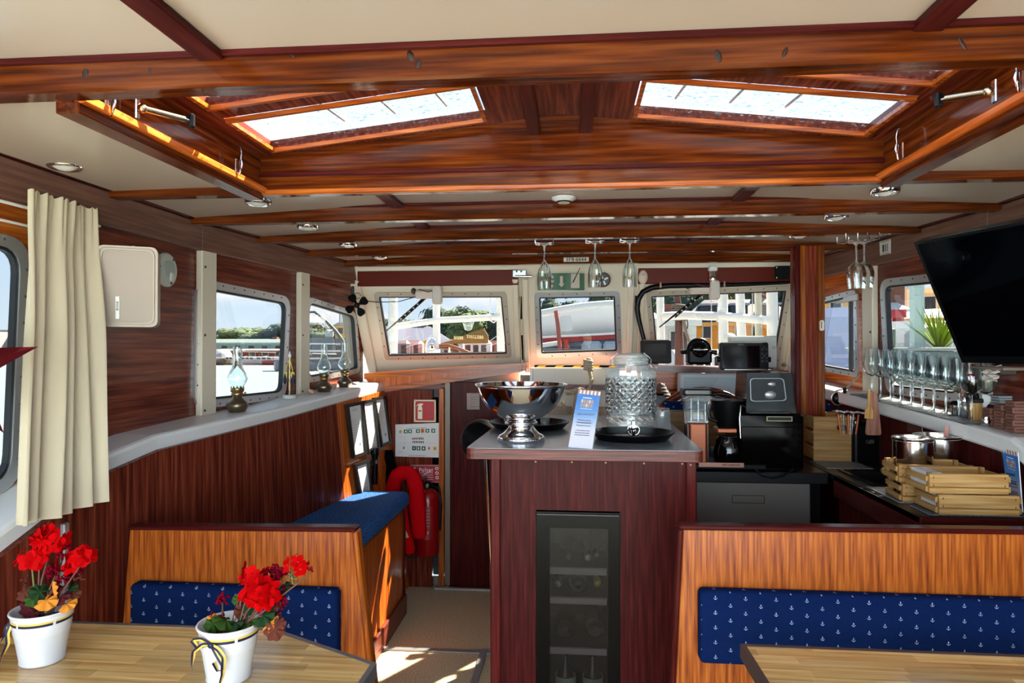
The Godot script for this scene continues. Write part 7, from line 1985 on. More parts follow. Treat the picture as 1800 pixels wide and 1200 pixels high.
func post_and_small():
	# mahogany post from counter to deckhead
	var z := -3.50
	var a: Vector3 = V(1.085, 1.627, -3.5); var b: Vector3 = V(1.229, 1.626, -3.5)
	var t := struct("trim_40", "mahogany post with teak edge strips between helm and galley", V((a.x + b.x) / 2, 0.95, z))
	var w := b.x - a.x
	part("core", B.new().box(V((a.x + b.x) / 2, 1.47, z - 0.04), V(w - 0.01, 1.04, 0.08), 0.004), wood("mahogany", 1, 0.22, 1.0, 1.1), t)
	part("edge_strip", B.new().box(V(a.x + 0.012, 1.47, z), V(0.024, 1.04, 0.03), 0.004), wood("dark", 1, 0.2), t)
	part("edge_strip", B.new().box(V(a.x + 0.042, 1.47, z - 0.002), V(0.030, 1.04, 0.03), 0.004), wood("teak", 1, 0.2, 1.0, 0.8), t)
	part("edge_strip", B.new().box(V(b.x - 0.018, 1.47, z), V(0.034, 1.04, 0.03), 0.004), wood("teak", 1, 0.2, 1.0, 0.7), t)
	var th := place("thermometer", "small white thermometer on the edge of the mahogany post", "thermometer", V(1.205, 1.591, -3.47))
	part("case", B.new().prism(rq([W(-0.011, -0.026), W(0.011, -0.026), W(0.011, 0.026), W(-0.011, 0.026)], 0.010).map(func(q): return V(1.21, 1.592, -3.484) + V(q.x, q.y, 0)), V(0, 0, 0.008), 0.001), mat(Color(0.80, 0.78, 0.72), 0.4), th)
	part("scale", B.new().box(V(1.207, 1.594, -3.475), V(0.005, 0.034, 0.002)), mat(Color(0.55, 0.35, 0.3), 0.4), th)
	# small framed notice on the cornice
	var im := blank(48, 64, Color(0.82, 0.80, 0.77))
	for k in [Rect2i(4, 4, 40, 2), Rect2i(4, 58, 40, 2), Rect2i(12, 18, 8, 34), Rect2i(25, 18, 4, 34), Rect2i(34, 18, 3, 34)]: im.fill_rect(k, Color(0.15, 0.15, 0.15))
	flat_sign("cornice_plate", "small black and white plate on the starboard cornice", "plate", V(1.457, 1.924, -3.412), V(1.466, 1.923, -3.327), V(1.466, 1.989, -3.326), V(1.457, 1.99, -3.416), im, 0.4)
	# fittings over the forward windows
	var al := thing("alarm_disc", "round white alarm disc on the brown header near the third flute", "alarm", V(0.412, 1.91, -4.185))
	var f := Transform3D(Basis(Vector3.RIGHT, PI / 2), Vector3.ZERO)
	part("disc", B.new().lathe([W(0.0, 0.0), W(0.028, 0.0), null, W(0.028, 0.010), W(0.022, 0.016), W(0.0, 0.018)], 24, f * Transform3D(Basis.from_scale(V(1, 1, 1.5)), Vector3.ZERO)), mat(Color(0.80, 0.72, 0.66), 0.4), al)
	part("grille_slot", B.new().tube([V(-0.008, 0.012, 0.018), V(0.0, 0.014, 0.018), V(0.008, 0.012, 0.018)], 0.0012, 5), M.black, al)
	var sl := thing("spot_lamp", "chrome and white reading lamp on the brown header over the chart plotter", "lamp", V(0.823, 1.956, -4.17))
	part("cap", B.new().box(V(0, 0.0, 0), V(0.05, 0.036, 0.04), 0.008), M.white, sl)
	part("shade", B.new().lathe([W(0.026, -0.072), W(0.028, -0.066), W(0.026, -0.05), W(0.024, -0.018)], 20), M.chrome, sl)
	part("bulb", B.new().ball(V(0, -0.066, 0), V(0.018, 0.012, 0.018), 12), M.lens, sl)
	var bx := thing("black_speaker", "square black plate with four screws on the header by the mahogany post", "speaker", V(1.235, 1.929, -4.18))
	part("plate", B.new().box(Vector3.ZERO, V(0.10, 0.082, 0.012), 0.006), M.black, bx)
	for k in [[-1, -1], [1, -1], [1, 1], [-1, 1]]: part("screw", B.new().ball(V(k[0] * 0.040, k[1] * 0.030, 0.006), Vector3.ONE * 0.006, 8), M.steel, bx)
	for q in [[V(-0.907, 1.819, -4.22), "port", -1.0], [V(0.781, 1.837, -4.213), "starboard", 1.0]]:
		var p: Vector3 = q[0]
		var wm := place("wiper_motor", "cream wiper motor box at the top of the " + q[1] + " forward window", "wiper motor", p, "wiper motors")
		part("gearbox", B.new().box(p + V(-0.02, 0.0, 0), V(0.14, 0.055, 0.05), 0.012), mat(Color(0.78, 0.73, 0.68), 0.5), wm)
		part("motor", B.new().prism(rq([W(-0.03, -0.085), W(0.03, -0.085), W(0.028, 0.03), W(-0.028, 0.03)], 0.02).map(func(k): return p + V(0.055 + k.x, k.y + 0.02, 0.0)), V(0, 0, 0.05), 0.006), mat(Color(0.76, 0.72, 0.68), 0.5), wm)
		part("pivot", B.new().ball(p + V(-0.10, 0.02, 0.01), V(0.016, 0.02, 0.016), 12), mat(Color(0.25, 0.15, 0.12), 0.4), wm)
		part("wire", B.new().tube([p + V(-0.06, 0.03, 0.03), p + V(0.0, 0.01, 0.04), p + V(0.06, 0.03, 0.035)], 0.003, 6), mat(Color(0.35, 0.12, 0.10), 0.5), wm)
	# black hose round the starboard forward window
	var hs := place("conduit", "thick black conduit curving round the starboard forward window", "conduit", V(0.396, 1.66, -4.2))
	var pts: Array = [V(1.287, 1.872, -4.19), V(1.083, 1.864, -4.19), V(0.817, 1.859, -4.19), V(0.565, 1.858, -4.19), V(0.467, 1.848, -4.19), V(0.412, 1.821, -4.19), V(0.385, 1.776, -4.19), V(0.379, 1.722, -4.2), V(0.389, 1.653, -4.2), V(0.409, 1.573, -4.2), V(0.426, 1.504, -4.2)]
	part("hose", vest_mesh(pts, [0.009, 0.011, 0.012, 0.014, 0.015, 0.016, 0.017, 0.017, 0.016, 0.014, 0.013]), M.black, hs)
	for p in [V(0.516, 1.861, -4.18), V(0.892, 1.864, -4.18)]: part("clamp", B.new().box(p, V(0.012, 0.034, 0.02), 0.002), mat(Color(0.55, 0.42, 0.35), 0.4, 0.4), hs)
	# exit sign, dial and door closer over the door
	var ex := place("exit_sign", "green emergency exit sign with running figure, arrow and doorway", "sign", V(-0.086, 1.884, -4.15))
	var e0 := V(-0.082, 1.884, -4.155)
	var rows := []
	for i in 2:
		var g := []
		for j in 13:
			var s := j / 12.0
			g.append(e0 + V(lerpf(-0.142, 0.142, s), (i - 0.5) * 0.102 + 0.002 * sin(s * 5), 0.006 * cos(s * 9)))
		rows.append(g)
	part("plate", B.new().sheet(rows, 0.003), mat(Color(0.0, 0.30, 0.13), 0.4), ex)
	var wh := mat(Color(0.72, 0.66, 0.60), 0.5)
	var zz := V(0, 0, 0.008)
	part("arrow", B.new().prism([[-0.006, 0.034], [0.012, 0.034], [0.012, -0.012], [0.022, -0.012], [0.003, -0.034], [-0.016, -0.012], [-0.006, -0.012]].map(func(k): return e0 + zz + V(k[0], k[1], 0)), V(0, 0, 0.001)), wh, ex)
	part("doorway", B.new().box(e0 + zz + V(0.086, 0.004, -0.001), V(0.052, 0.086, 0.002)), wh, ex)
	part("running_figure", B.new().prism([[-0.075, 0.010], [-0.062, 0.018], [-0.05, 0.006], [-0.04, 0.010], [-0.046, -0.004], [-0.056, -0.004], [-0.058, -0.016], [-0.046, -0.022], [-0.050, -0.036], [-0.060, -0.024], [-0.072, -0.020], [-0.090, -0.038], [-0.094, -0.030], [-0.076, -0.010], [-0.074, 0.002], [-0.086, -0.002], [-0.092, 0.006]].map(func(k): return e0 + zz + V(k[0], k[1], 0)), V(0, 0, 0.001)), wh, ex)
	part("head", B.new().prism(range(0, 12).map(func(i): return e0 + zz + V(-0.054 + cos(TAU * i / 12) * 0.010, 0.028 + sin(TAU * i / 12) * 0.010, 0)), V(0, 0, 0.001)), wh, ex)
	part("door_bar", B.new().tube([e0 + V(0.072, -0.006, 0.010), e0 + V(0.09, 0.03, 0.010), e0 + V(0.116, 0.085, 0.010)], [0.004, 0.003, 0.002], 6), M.black, ex)
	var dl := thing("dial", "round chrome-rimmed dial over the door behind the middle flute", "dial", V(0.172, 1.893, -4.16))
	part("rim", B.new().lathe([W(0.040, 0.0), W(0.044, 0.0), W(0.045, 0.012), W(0.038, 0.016)], 32, f), mat(Color(0.35, 0.28, 0.25), 0.3, 0.5), dl)
	part("face", B.new().lathe([W(0.0, 0.008), W(0.039, 0.008)], 28, f * Transform3D(Basis.from_scale(V(1, 1, 1)), Vector3.ZERO)), mat(Color(0.08, 0.08, 0.08), 0.3), dl)
	for k in 4: part("white_spoke", B.new().box(V(cos(k * PI / 2 + 0.4) * 0.02, sin(k * PI / 2 + 0.4) * 0.02, 0.010), V(0.024, 0.010, 0.002), 0.0, Basis(Vector3.BACK, k * PI / 2 + 0.4)), M.white, dl)
	var dc := place("door_closer", "steel hinge bracket at the top corner of the forward door", "bracket", V(-0.334, 1.934, -4.14))
	part("plate", B.new().box(V(-0.335, 1.935, -4.15), V(0.085, 0.045, 0.02), 0.004), M.alu, dc)
	part("bolt", B.new().tube([V(-0.361, 1.916, -4.13), V(-0.257, 1.915, -4.13)], 0.008, 10), M.steel, dc)
	for k in 2: part("screw", B.new().ball(V(-0.351, 1.947, -4.135) + V(0.028 * k, 0, 0), Vector3.ONE * 0.006, 8), mat(Color(0.3, 0.3, 0.3), 0.4, 0.6), dc)
	part("cord", B.new().tube([V(-0.329, 1.904, -4.16), V(-0.333, 1.661, -4.16), V(-0.322, 1.382, -4.16), V(-0.326, 1.174, -4.16)], 0.003, 6), mat(Color(0.75, 0.65, 0.5), 0.7), dc)
	# number plate on the last beam
	var np := place("number_plate", "small pale plate reading SFB-6644 on the last ceiling beam", "plate", V(0.01, 2.002, -4.03))
	part("plate", B.new().box(V(0.01, 2.002, -4.03), V(0.148, 0.026, 0.003), 0.001), mat(Color(0.72, 0.70, 0.64), 0.35, 0.3), np)
	text("lettering", "SFB-6644", 0.019, V(0.01, 2.002, -4.028), Basis(), M.black, np, "Droid Sans", 0.118, 700)

func screen_unit(called: String, label: String, cat: String, c: Vector3, w: float, h: float, d: float, tilt: float, turn: float, face: Material, margin: Vector4, at_base := true) -> Node3D:
	# a display in a case with rounded corners; margin is left, bottom, right, top
	var t := thing(called, label, cat, c, "", turn)
	var bs := Basis(Vector3.RIGHT, -tilt)
	var lp := rq([W(-w / 2, 0), W(w / 2, 0), W(w / 2, h), W(-w / 2, h)], 0.012)
	part("case", B.new().prism(lp.map(func(q): return bs * V(q.x, q.y, -d)), bs * V(0, 0, d), 0.004), M.black, t)
	var b := B.new()
	b.quad(bs * V(-w / 2 + margin.x, margin.y, 0.001), bs * V(w / 2 - margin.z, margin.y, 0.001), bs * V(w / 2 - margin.z, h - margin.w, 0.001), bs * V(-w / 2 + margin.x, h - margin.w, 0.001))
	part("screen", b, face, t)
	return t

func helm():
	# dashboard shelf under the starboard forward window
	var t := struct("trim_41", "red brown dashboard shelf under the starboard forward window", V(0.9, 1.33, -4.2))
	var a: Vector3 = V(0.394, 1.386, -4.08); var b: Vector3 = V(1.283, 1.348, -4.08)
	part("shelf_board", B.new().hexa([a, b, b + V(0, -0.035, 0), a + V(0, -0.035, 0), a + V(0, 0, -0.36), b + V(0, 0, -0.36), b + V(0, -0.035, -0.36), a + V(0, -0.035, -0.36)]), wood("panel", 0, 0.18, 1.0, 0.85), t)
	part("front_panel", B.new().hexa([a + V(0, -0.035, -0.02), b + V(0, -0.035, -0.02), b + V(0, -0.14, -0.02), a + V(0, -0.14, -0.02), a + V(0, -0.035, -0.05), b + V(0, -0.035, -0.05), b + V(0, -0.14, -0.05), a + V(0, -0.14, -0.05)]), wood("orange", 0, 0.25, 1.0, 0.85), t)
	part("lower_rail", B.new().box((a + b) / 2.0 + V(0, -0.145, 0.0), V(b.x - a.x, 0.014, 0.04), 0.003), wood("teak", 0, 0.25), t)
	part("sill", B.new().box(FW.p(W(0.9, -0.02), 0.03), V(0.76, 0.03, 0.05), 0.004), wood("orange", 0, 0.3), t)
	var grey := mat(Color(0.62, 0.70, 0.76), 0.4)
	part("console", B.new().hexa([V(a.x, 1.20, -4.10), V(b.x, 1.20, -4.10), V(b.x, 1.0, -3.86), V(a.x, 1.0, -3.86), V(a.x, 1.0, -4.10), V(b.x, 1.0, -4.10), V(b.x, 0.98, -3.86), V(a.x, 0.98, -3.86)]), grey, t)
	part("console_edge", B.new().box(V((a.x + b.x) / 2, 0.99, -3.85), V(b.x - a.x, 0.03, 0.03), 0.003), M.cream, t)
	part("console_front", B.new().box(V((a.x + b.x) / 2, 0.5, -3.90), V(b.x - a.x, 0.96, 0.03)), wood("panel", 1, 0.3), t)
	var off := mat(Color(0.03, 0.03, 0.035), 0.12)
	var y: float = a.y
	var m1 := screen_unit("navigation_monitor", "small black monitor on the dashboard beside the conduit", "monitor", V(0.485, 1.392, -4.12), 0.178, 0.140, 0.05, 0.10, 0.05, off, Vector4(0.022, 0.032, 0.030, 0.022))
	text("lettering", "sailor", 0.006, V(0.0, 0.014, -0.002), Basis(Vector3.RIGHT, -0.10), mat(Color(0.4, 0.4, 0.4), 0.4), m1)
	compass(V(0.733, 1.385, -4.14))
	# chart plotter with keys
	var cp := screen_unit("chart_plotter", "wide black chart plotter with a column of keys", "chart plotter", V(0.98, 1.355, -4.06), 0.272, 0.160, 0.06, 0.06, -0.02, mat(Color(0.008, 0.010, 0.02), 0.10), Vector4(0.012, 0.012, 0.050, 0.020))
	text("lettering", "SIMRAD", 0.007, V(-0.02, 0.146, -0.006), Basis(Vector3.RIGHT, -0.06), mat(Color(0.45, 0.45, 0.46), 0.4), cp)
	for k in [[0.112, 0.130], [0.100, 0.118], [0.124, 0.118], [0.100, 0.094], [0.124, 0.094], [0.100, 0.070], [0.124, 0.070], [0.112, 0.082], [0.100, 0.050], [0.124, 0.050]]:
		part("key", B.new().ball(V(k[0], k[1], -k[1] * 0.06 + 0.002), V(0.007, 0.006, 0.003), 10), mat(Color(0.20, 0.20, 0.21), 0.4), cp)
	for s in [-1.0, 1.0]: part("bracket_knob", B.new().tube([V(s * 0.136, 0.06, -0.03), V(s * 0.152, 0.06, -0.03)], 0.016, 12), M.black, cp)
	part("foot", B.new().box(V(0, 0.002, 0.0), V(0.24, 0.008, 0.05), 0.003), M.steel, cp)
	# grey box behind it and a mirror dish outside are separate things
	var gb := thing("radio_box", "pale grey box standing behind the chart plotter", "box", V(1.057, 1.364, -4.2) + V(0, 0.0, 0), "", -0.05)
	part("case", B.new().box(V(0, 0.095, 0), V(0.27, 0.19, 0.07), 0.006), mat(Color(0.74, 0.75, 0.74), 0.45), gb)
	part("hole", B.new().lathe([W(0.007, 0.0), W(0.009, 0.002), W(0.007, 0.003)], 14, Transform3D(Basis(Vector3.RIGHT, PI / 2), V(0.117, 0.12, 0.035))), mat(Color(0.4, 0.4, 0.4), 0.5), gb)
	# tilted touch screen
	var c: Vector3 = V(0.771, 1.173, -3.93)
	var img := blank(256, 128, Color(0.62, 0.72, 0.76))
	for i in 5: scribble(img, 20, 22 + i * 14, 70, 3, Color(0.72, 0.80, 0.84), i)
	var pts := PackedVector2Array()
	for j in 128: img.fill_rect(Rect2i(100 + j / 2, 127 - j, 156 - j / 2, 1), Color(0.66, 0.76, 0.80))
	var ts := thing("touch_screen", "large pale touch screen in a silver case on the helm console", "monitor", c, "", -0.08)
	var bs := Basis(Vector3.RIGHT, -0.45)
	part("case", B.new().prism(rq([W(-0.19, 0), W(0.19, 0), W(0.185, 0.185), W(-0.185, 0.185)], 0.012).map(func(q): return bs * V(q.x, q.y, -0.03)), bs * V(0, 0, 0.03), 0.004), mat(Color(0.66, 0.68, 0.70), 0.35, 0.3), ts)
	part("rim", B.new().ring([bs * V(-0.175, 0.012, 0), bs * V(0.178, 0.012, 0), bs * V(0.174, 0.172, 0), bs * V(-0.168, 0.172, 0)], [bs * V(-0.158, 0.028, 0), bs * V(0.162, 0.028, 0), bs * V(0.158, 0.156, 0), bs * V(-0.15, 0.156, 0)], bs * V(0, 0, 0.002)), mat(Color(0.72, 0.76, 0.77), 0.4), ts)
	var q := B.new(); q.uvquad(bs * V(-0.158, 0.028, 0.0015), bs * V(0.162, 0.028, 0.0015), bs * V(0.158, 0.156, 0.0015), bs * V(-0.15, 0.156, 0.0015))
	part("screen", q, picture(img, 0.15), ts)
	part("stand", B.new().hexa([V(-0.18, -0.012, 0.02), V(0.18, -0.012, 0.02), V(0.18, -0.012, -0.10), V(-0.18, -0.012, -0.10), V(-0.18, 0.0, 0.01), V(0.18, 0.0, 0.01), V(0.18, 0.05, -0.10), V(-0.18, 0.05, -0.10)]), M.black, ts)
	# steering wheel behind the machines
	var w := place("steering_wheel", "mahogany steering wheel with a bright inner rim and rope-bound spoke", "steering wheel", V(0.708, 0.929, -3.8))
	var wc: Vector3 = V(0.708, 0.923, -3.8)
	part("rim", B.new().tube(range(0, 48).map(func(i): return wc + V(cos(TAU * i / 48.0) * 0.325, sin(TAU * i / 48.0) * 0.325, -sin(TAU * i / 48.0) * 0.06)), 0.020, 12, true), wood("panel", 0, 0.2), w)
	part("inner_rim", B.new().tube(range(0, 48).map(func(i): return wc + V(cos(TAU * i / 48.0) * 0.300, sin(TAU * i / 48.0) * 0.300, 0.012 - sin(TAU * i / 48.0) * 0.056)), 0.006, 8, true), M.chrome, w)
	for k in 3: part("spoke", B.new().tube([wc, wc + V(cos(TAU * k / 3 + 0.5) * 0.31, sin(TAU * k / 3 + 0.5) * 0.31, 0)], 0.012, 8), M.steel, w)
	part("hub", B.new().lathe([W(0.0, -0.03), W(0.06, -0.02), W(0.06, 0.02), W(0.0, 0.03)], 24, Transform3D(Basis(Vector3.RIGHT, PI / 2), wc)), M.steel, w)
	# throttle lever bound in black and white cord
	var lv := place("throttle_lever", "control lever bound in black and white cord beside the dispenser", "lever", V(0.502, 1.183, -3.9))
	part("lever", B.new().tube([V(0.487, 1.275, -3.9), V(0.506, 1.225, -3.88), V(0.525, 1.189, -3.86)], 0.012, 10), mat(Color(0.05, 0.05, 0.08), 0.6), lv)
	for i in 5: part("white_turn", B.new().tube(range(0, 11).map(func(k): return V(0.487, 1.269, -3.9).lerp(V(0.522, 1.198, -3.86), i / 4.0 + 0.0) + V(cos(k * 0.62) * 0.0155, k * 0.0012 + sin(k * 0.62) * 0.004, sin(k * 0.62) * 0.0155)), 0.0045, 6), mat(Color(0.78, 0.78, 0.76), 0.7), lv)
	part("ball", B.new().ball(V(0.48, 1.259, -3.9), V(0.026, 0.028, 0.024), 14), wood("cornice", 1, 0.3), lv)
	# helm seat with its navy cushion seen edge on above the crate
	var hs := place("helm_seat", "helm seat back with navy cushion behind the coffee machines", "seat", V(0.95, 0, -3.68))
	var s0: Vector3 = V(0.465, 1.18, -3.66); var s1: Vector3 = V(1.303, 1.186, -3.66)
	cushion("cushion", hs, V(s0.x, s0.y - 0.02, -3.70), V(s1.x, s0.y + 0.020, -3.62), anchor_cloth(), 0.008)
	part("back_board", B.new().box(V((s0.x + s1.x) / 2, 1.06, -3.65), V(s1.x - s0.x - 0.01, 0.18, 0.02), 0.002), wood("pine", 0, 0.5, 0.8, 0.62), hs)
	part("post", B.new().box(V(s0.x + 0.012, 1.03, -3.63), V(0.022, 0.24, 0.03), 0.002), M.black, hs)
	# corner clutter right of the plotter: white handset and cable
	var hd := place("handset", "white radio handset with curled cable in the starboard wheelhouse corner", "handset", V(1.226, 1.357, -4))
	part("grip", B.new().tube([V(1.217, 1.389, -4), V(1.226, 1.344, -4), V(1.242, 1.3, -3.98)], [0.014, 0.017, 0.014], 10), M.white, hd)
	part("base", B.new().box(V(1.245, 1.281, -3.98), V(0.045, 0.05, 0.04), 0.008), M.white, hd)
	part("cable", B.new().tube([V(1.22, 1.37, -4), V(1.22, 1.402, -4.02), V(1.245, 1.408, -4.04), V(1.27, 1.389, -4.04), V(1.264, 1.363, -4.04)], 0.006, 8), M.white, hd)
	var pl := place("pull_knob", "small brass knob on the dashboard corner", "knob", V(1.198, 1.385, -4.05))
	part("knob", B.new().ball(V(1.198, 1.385, -4.05), V(0.014, 0.013, 0.02), 14), M.brass, pl)
	part("stem", B.new().tube([V(1.201, 1.385, -4.06), V(1.224, 1.386, -4.16)], 0.007, 8), M.steel, pl)
	# desk fan head on the aft side of the post
	var rb := place("round_mirror", "small black round mirror standing behind the helm seat", "mirror", V(1.332, 1.212, -3.6))
	part("housing", B.new().ball(V(1.329, 1.226, -3.6), V(0.032, 0.034, 0.02), 16), M.black, rb)
	part("rim", B.new().tube(range(0, 24).map(func(i): return V(1.322, 1.227, -3.58) + V(cos(TAU * i / 24.0) * 0.032, sin(TAU * i / 24.0) * 0.034, 0)), 0.003, 6, true), M.steel, rb)
	part("stalk", B.new().box(V(1.329, 1.186, -3.6), V(0.014, 0.06, 0.012), 0.002), M.black, rb)
	var rod := place("window_stay_rod", "thin pale stay rod from the sliding window to the ledge", "stay rod", V(1.357, 1.312, -3.5))
	part("rod", B.new().tube([V(1.306, 1.281, -3.45), V(1.438, 1.347, -3.6)], 0.005, 8), mat(Color(0.72, 0.66, 0.58), 0.4), rod)
	part("end_fitting", B.new().box(V(1.306, 1.275, -3.45), V(0.014, 0.03, 0.014), 0.003), M.black, rod)

func compass(p: Vector3):
	var t := thing("compass", "black dashboard compass with a glassy dome between two side knobs", "compass", p)
	part("base", B.new().box(V(0, 0.045, 0.0), V(0.142, 0.09, 0.10), 0.014), M.black, t)
	var f := Transform3D(Basis(Vector3.RIGHT, PI / 2), V(0, 0.088, 0.0))
	part("housing", B.new().lathe([W(0.0, -0.05), W(0.06, -0.04), W(0.070, -0.01), W(0.070, 0.02), null, W(0.064, 0.034), W(0.054, 0.036)], 36, f), M.black, t)
	part("dome", B.new().lathe([W(0.054, 0.030), W(0.048, 0.050), W(0.032, 0.064), W(0.0, 0.070)], 32, f), mat(Color(0.10, 0.10, 0.11), 0.03, 0.7), t)
	part("card", B.new().tube([V(-0.04, 0.088, 0.068), V(0, 0.086, 0.074), V(0.04, 0.088, 0.068)], 0.003, 6), M.white, t)
	for s in [-1.0, 1.0]: part("knob", B.new().tube([V(s * 0.06, 0.075, 0.0), V(s * 0.086, 0.073, 0.0), V(s * 0.106, 0.071, 0.0)], [0.012, 0.014, 0.016], 12), M.black, t)

const SEA := -0.85
const ORD := ["first", "second", "third", "fourth", "fifth", "sixth", "seventh", "eighth", "ninth", "tenth", "eleventh", "twelfth", "thirteenth"]

func outside():
	var w := B.new()
	w.quad(V(-900, SEA, 60), V(900, SEA, 60), V(900, SEA, -1400), V(-900, SEA, -1400))
	var wm := mat(Color(0.50, 0.57, 0.60), 0.45, 0.35).duplicate()
	wm.normal_enabled = true; wm.normal_texture = noise_tex([], 0.03, 5, 13, 512, true, 6.0); wm.normal_scale = 0.35
	wm.uv1_triplanar = true; wm.uv1_scale = V(0.14, 0.14, 0.30)
	var s := part("sea", w, wm, self)
	tag(s, "rippled pale harbour water outside the port windows", "", "", "structure")
	own_deck()
	port_view()
	bow_view()
	starboard_view()

func tree(label: String, at: Vector3, h: float, wd: float, sd: int, tone := 0, group := "trees on the far shore"):
	# trunk with limbs and a crown of leaf tufts over a lumpy body
	var t := thing("tree", label, "tree", at, group)
	var r := RandomNumberGenerator.new(); r.seed = sd
	var trunk := mat(Color(0.20, 0.15, 0.11), 0.9)
	part("trunk", B.new().tube([Vector3.ZERO, V(0.01 * h, h * 0.3, 0), V(-0.01 * h, h * 0.75, 0)], [h * 0.03, h * 0.022, h * 0.008], 6), trunk, t)
	var key := ["crown", sd % 4]
	if not M.has(key):
		var b := B.new()
		var rr := RandomNumberGenerator.new(); rr.seed = sd % 4 + 5
		var lumps := []
		for i in 13:
			var a := rr.randf() * TAU
			lumps.append([V(cos(a) * rr.randf_range(0.1, 0.36), rr.randf_range(0.34, 0.86), sin(a) * rr.randf_range(0.1, 0.36)), rr.randf_range(0.13, 0.22)])
		for k in lumps:
			b.ball(k[0], Vector3.ONE * k[1] * 0.82, 8)
			for i in 150:
				var d := V(rr.randf_range(-1, 1), rr.randf_range(-1, 1), rr.randf_range(-1, 1)).normalized()
				var p: Vector3 = k[0] + d * k[1] * rr.randf_range(0.75, 1.12)
				var x := d.cross(V(rr.randf(), 1, rr.randf())).normalized() * rr.randf_range(0.018, 0.036); var y := (d + x * 9).cross(x).normalized() * rr.randf_range(0.018, 0.036)
				b.tri(p - x, p + y, p + x); b.tri(p + x, p - y * 0.6, p - x)
		M[key] = b.done(null)
	var greens := [Color(0.24, 0.32, 0.24), Color(0.33, 0.40, 0.24), Color(0.20, 0.28, 0.24)]
	var mi := MeshInstance3D.new(); mi.name = "crown"; mi.mesh = M[key]
	var m := mat(greens[tone], 0.95); mi.material_override = m
	mi.scale = V(wd, h, wd); mi.rotation.y = r.randf() * TAU
	t.add_child(mi, true)
	mi.set_meta("kind", "stuff")

func house(called: String, label: String, at: Vector3, size: Vector3, turn: float, wall: Color, roof: Color, floors: int, cols: int, group := "waterfront houses", hip := 0.35, dormers := 0):
	# a rendered house: walls, hipped roof, windows with panes, chimneys
	var t := thing(called, label, "building", at, group, turn)
	var w := size.x; var h := size.y; var d := size.z
	part("wall", B.new().box(V(0, h / 2, -d / 2), V(w, h, d)), mat(wall, 0.9), t)
	part("foundation", B.new().box(V(0, -0.55, -d / 2), V(w + 0.1, 1.1, d + 0.1)), mat(Color(0.42, 0.41, 0.40), 0.9), t)
	var rh := h * hip; var e := 0.3; var rm := mat(roof, 0.6)
	var q := B.new()
	var c := [V(-w / 2 - e, h, e), V(w / 2 + e, h, e), V(w / 2 + e, h, -d - e), V(-w / 2 - e, h, -d - e)]
	var top := [V(-w / 2 + d * 0.3, h + rh, -d * 0.4), V(w / 2 - d * 0.3, h + rh, -d * 0.4), V(w / 2 - d * 0.3, h + rh, -d * 0.6), V(-w / 2 + d * 0.3, h + rh, -d * 0.6)]
	q.hexa(c + top)
	part("roof", q, rm, t)
	part("cornice", B.new().box(V(0, h - 0.12, 0.08), V(w + 0.3, 0.24, 0.3)), mat(wall.lightened(0.15), 0.8), t)
	var pw := mat(Color(0.14, 0.15, 0.18), 0.15); var fm := mat(Color(0.80, 0.78, 0.72), 0.7)
	for f in floors:
		for k in cols:
			var x := (k + 0.5) / cols * w - w / 2; var y := (f + 0.55) / floors * h
			var ww := minf(1.1, w / cols * 0.45); var wh := h / floors * 0.5
			var fr := part("window", B.new().box(V(x, y, 0.03), V(ww + 0.16, wh + 0.16, 0.08)), fm, t)
			part("pane", B.new().box(V(x, y, 0.07), V(ww, wh, 0.03)), pw, fr)
	for k in dormers:
		var x := (k + 0.5) / dormers * w * 0.8 - w * 0.4
		var dm := part("dormer", B.new().box(V(x, h + rh * 0.38, -d * 0.12), V(w / dormers * 0.42, rh * 0.62, d * 0.3)), mat(roof.darkened(0.2), 0.7), t)
		part("dormer_roof", B.new().box(V(x, h + rh * 0.72, -d * 0.10), V(w / dormers * 0.52, rh * 0.08, d * 0.36)), mat(Color(0.55, 0.58, 0.62), 0.5), dm)
	part("chimney", B.new().box(V(w * 0.22, h + rh, -d * 0.5), V(0.8, h * 0.28, 0.8)), mat(Color(0.45, 0.28, 0.22), 0.9), t)

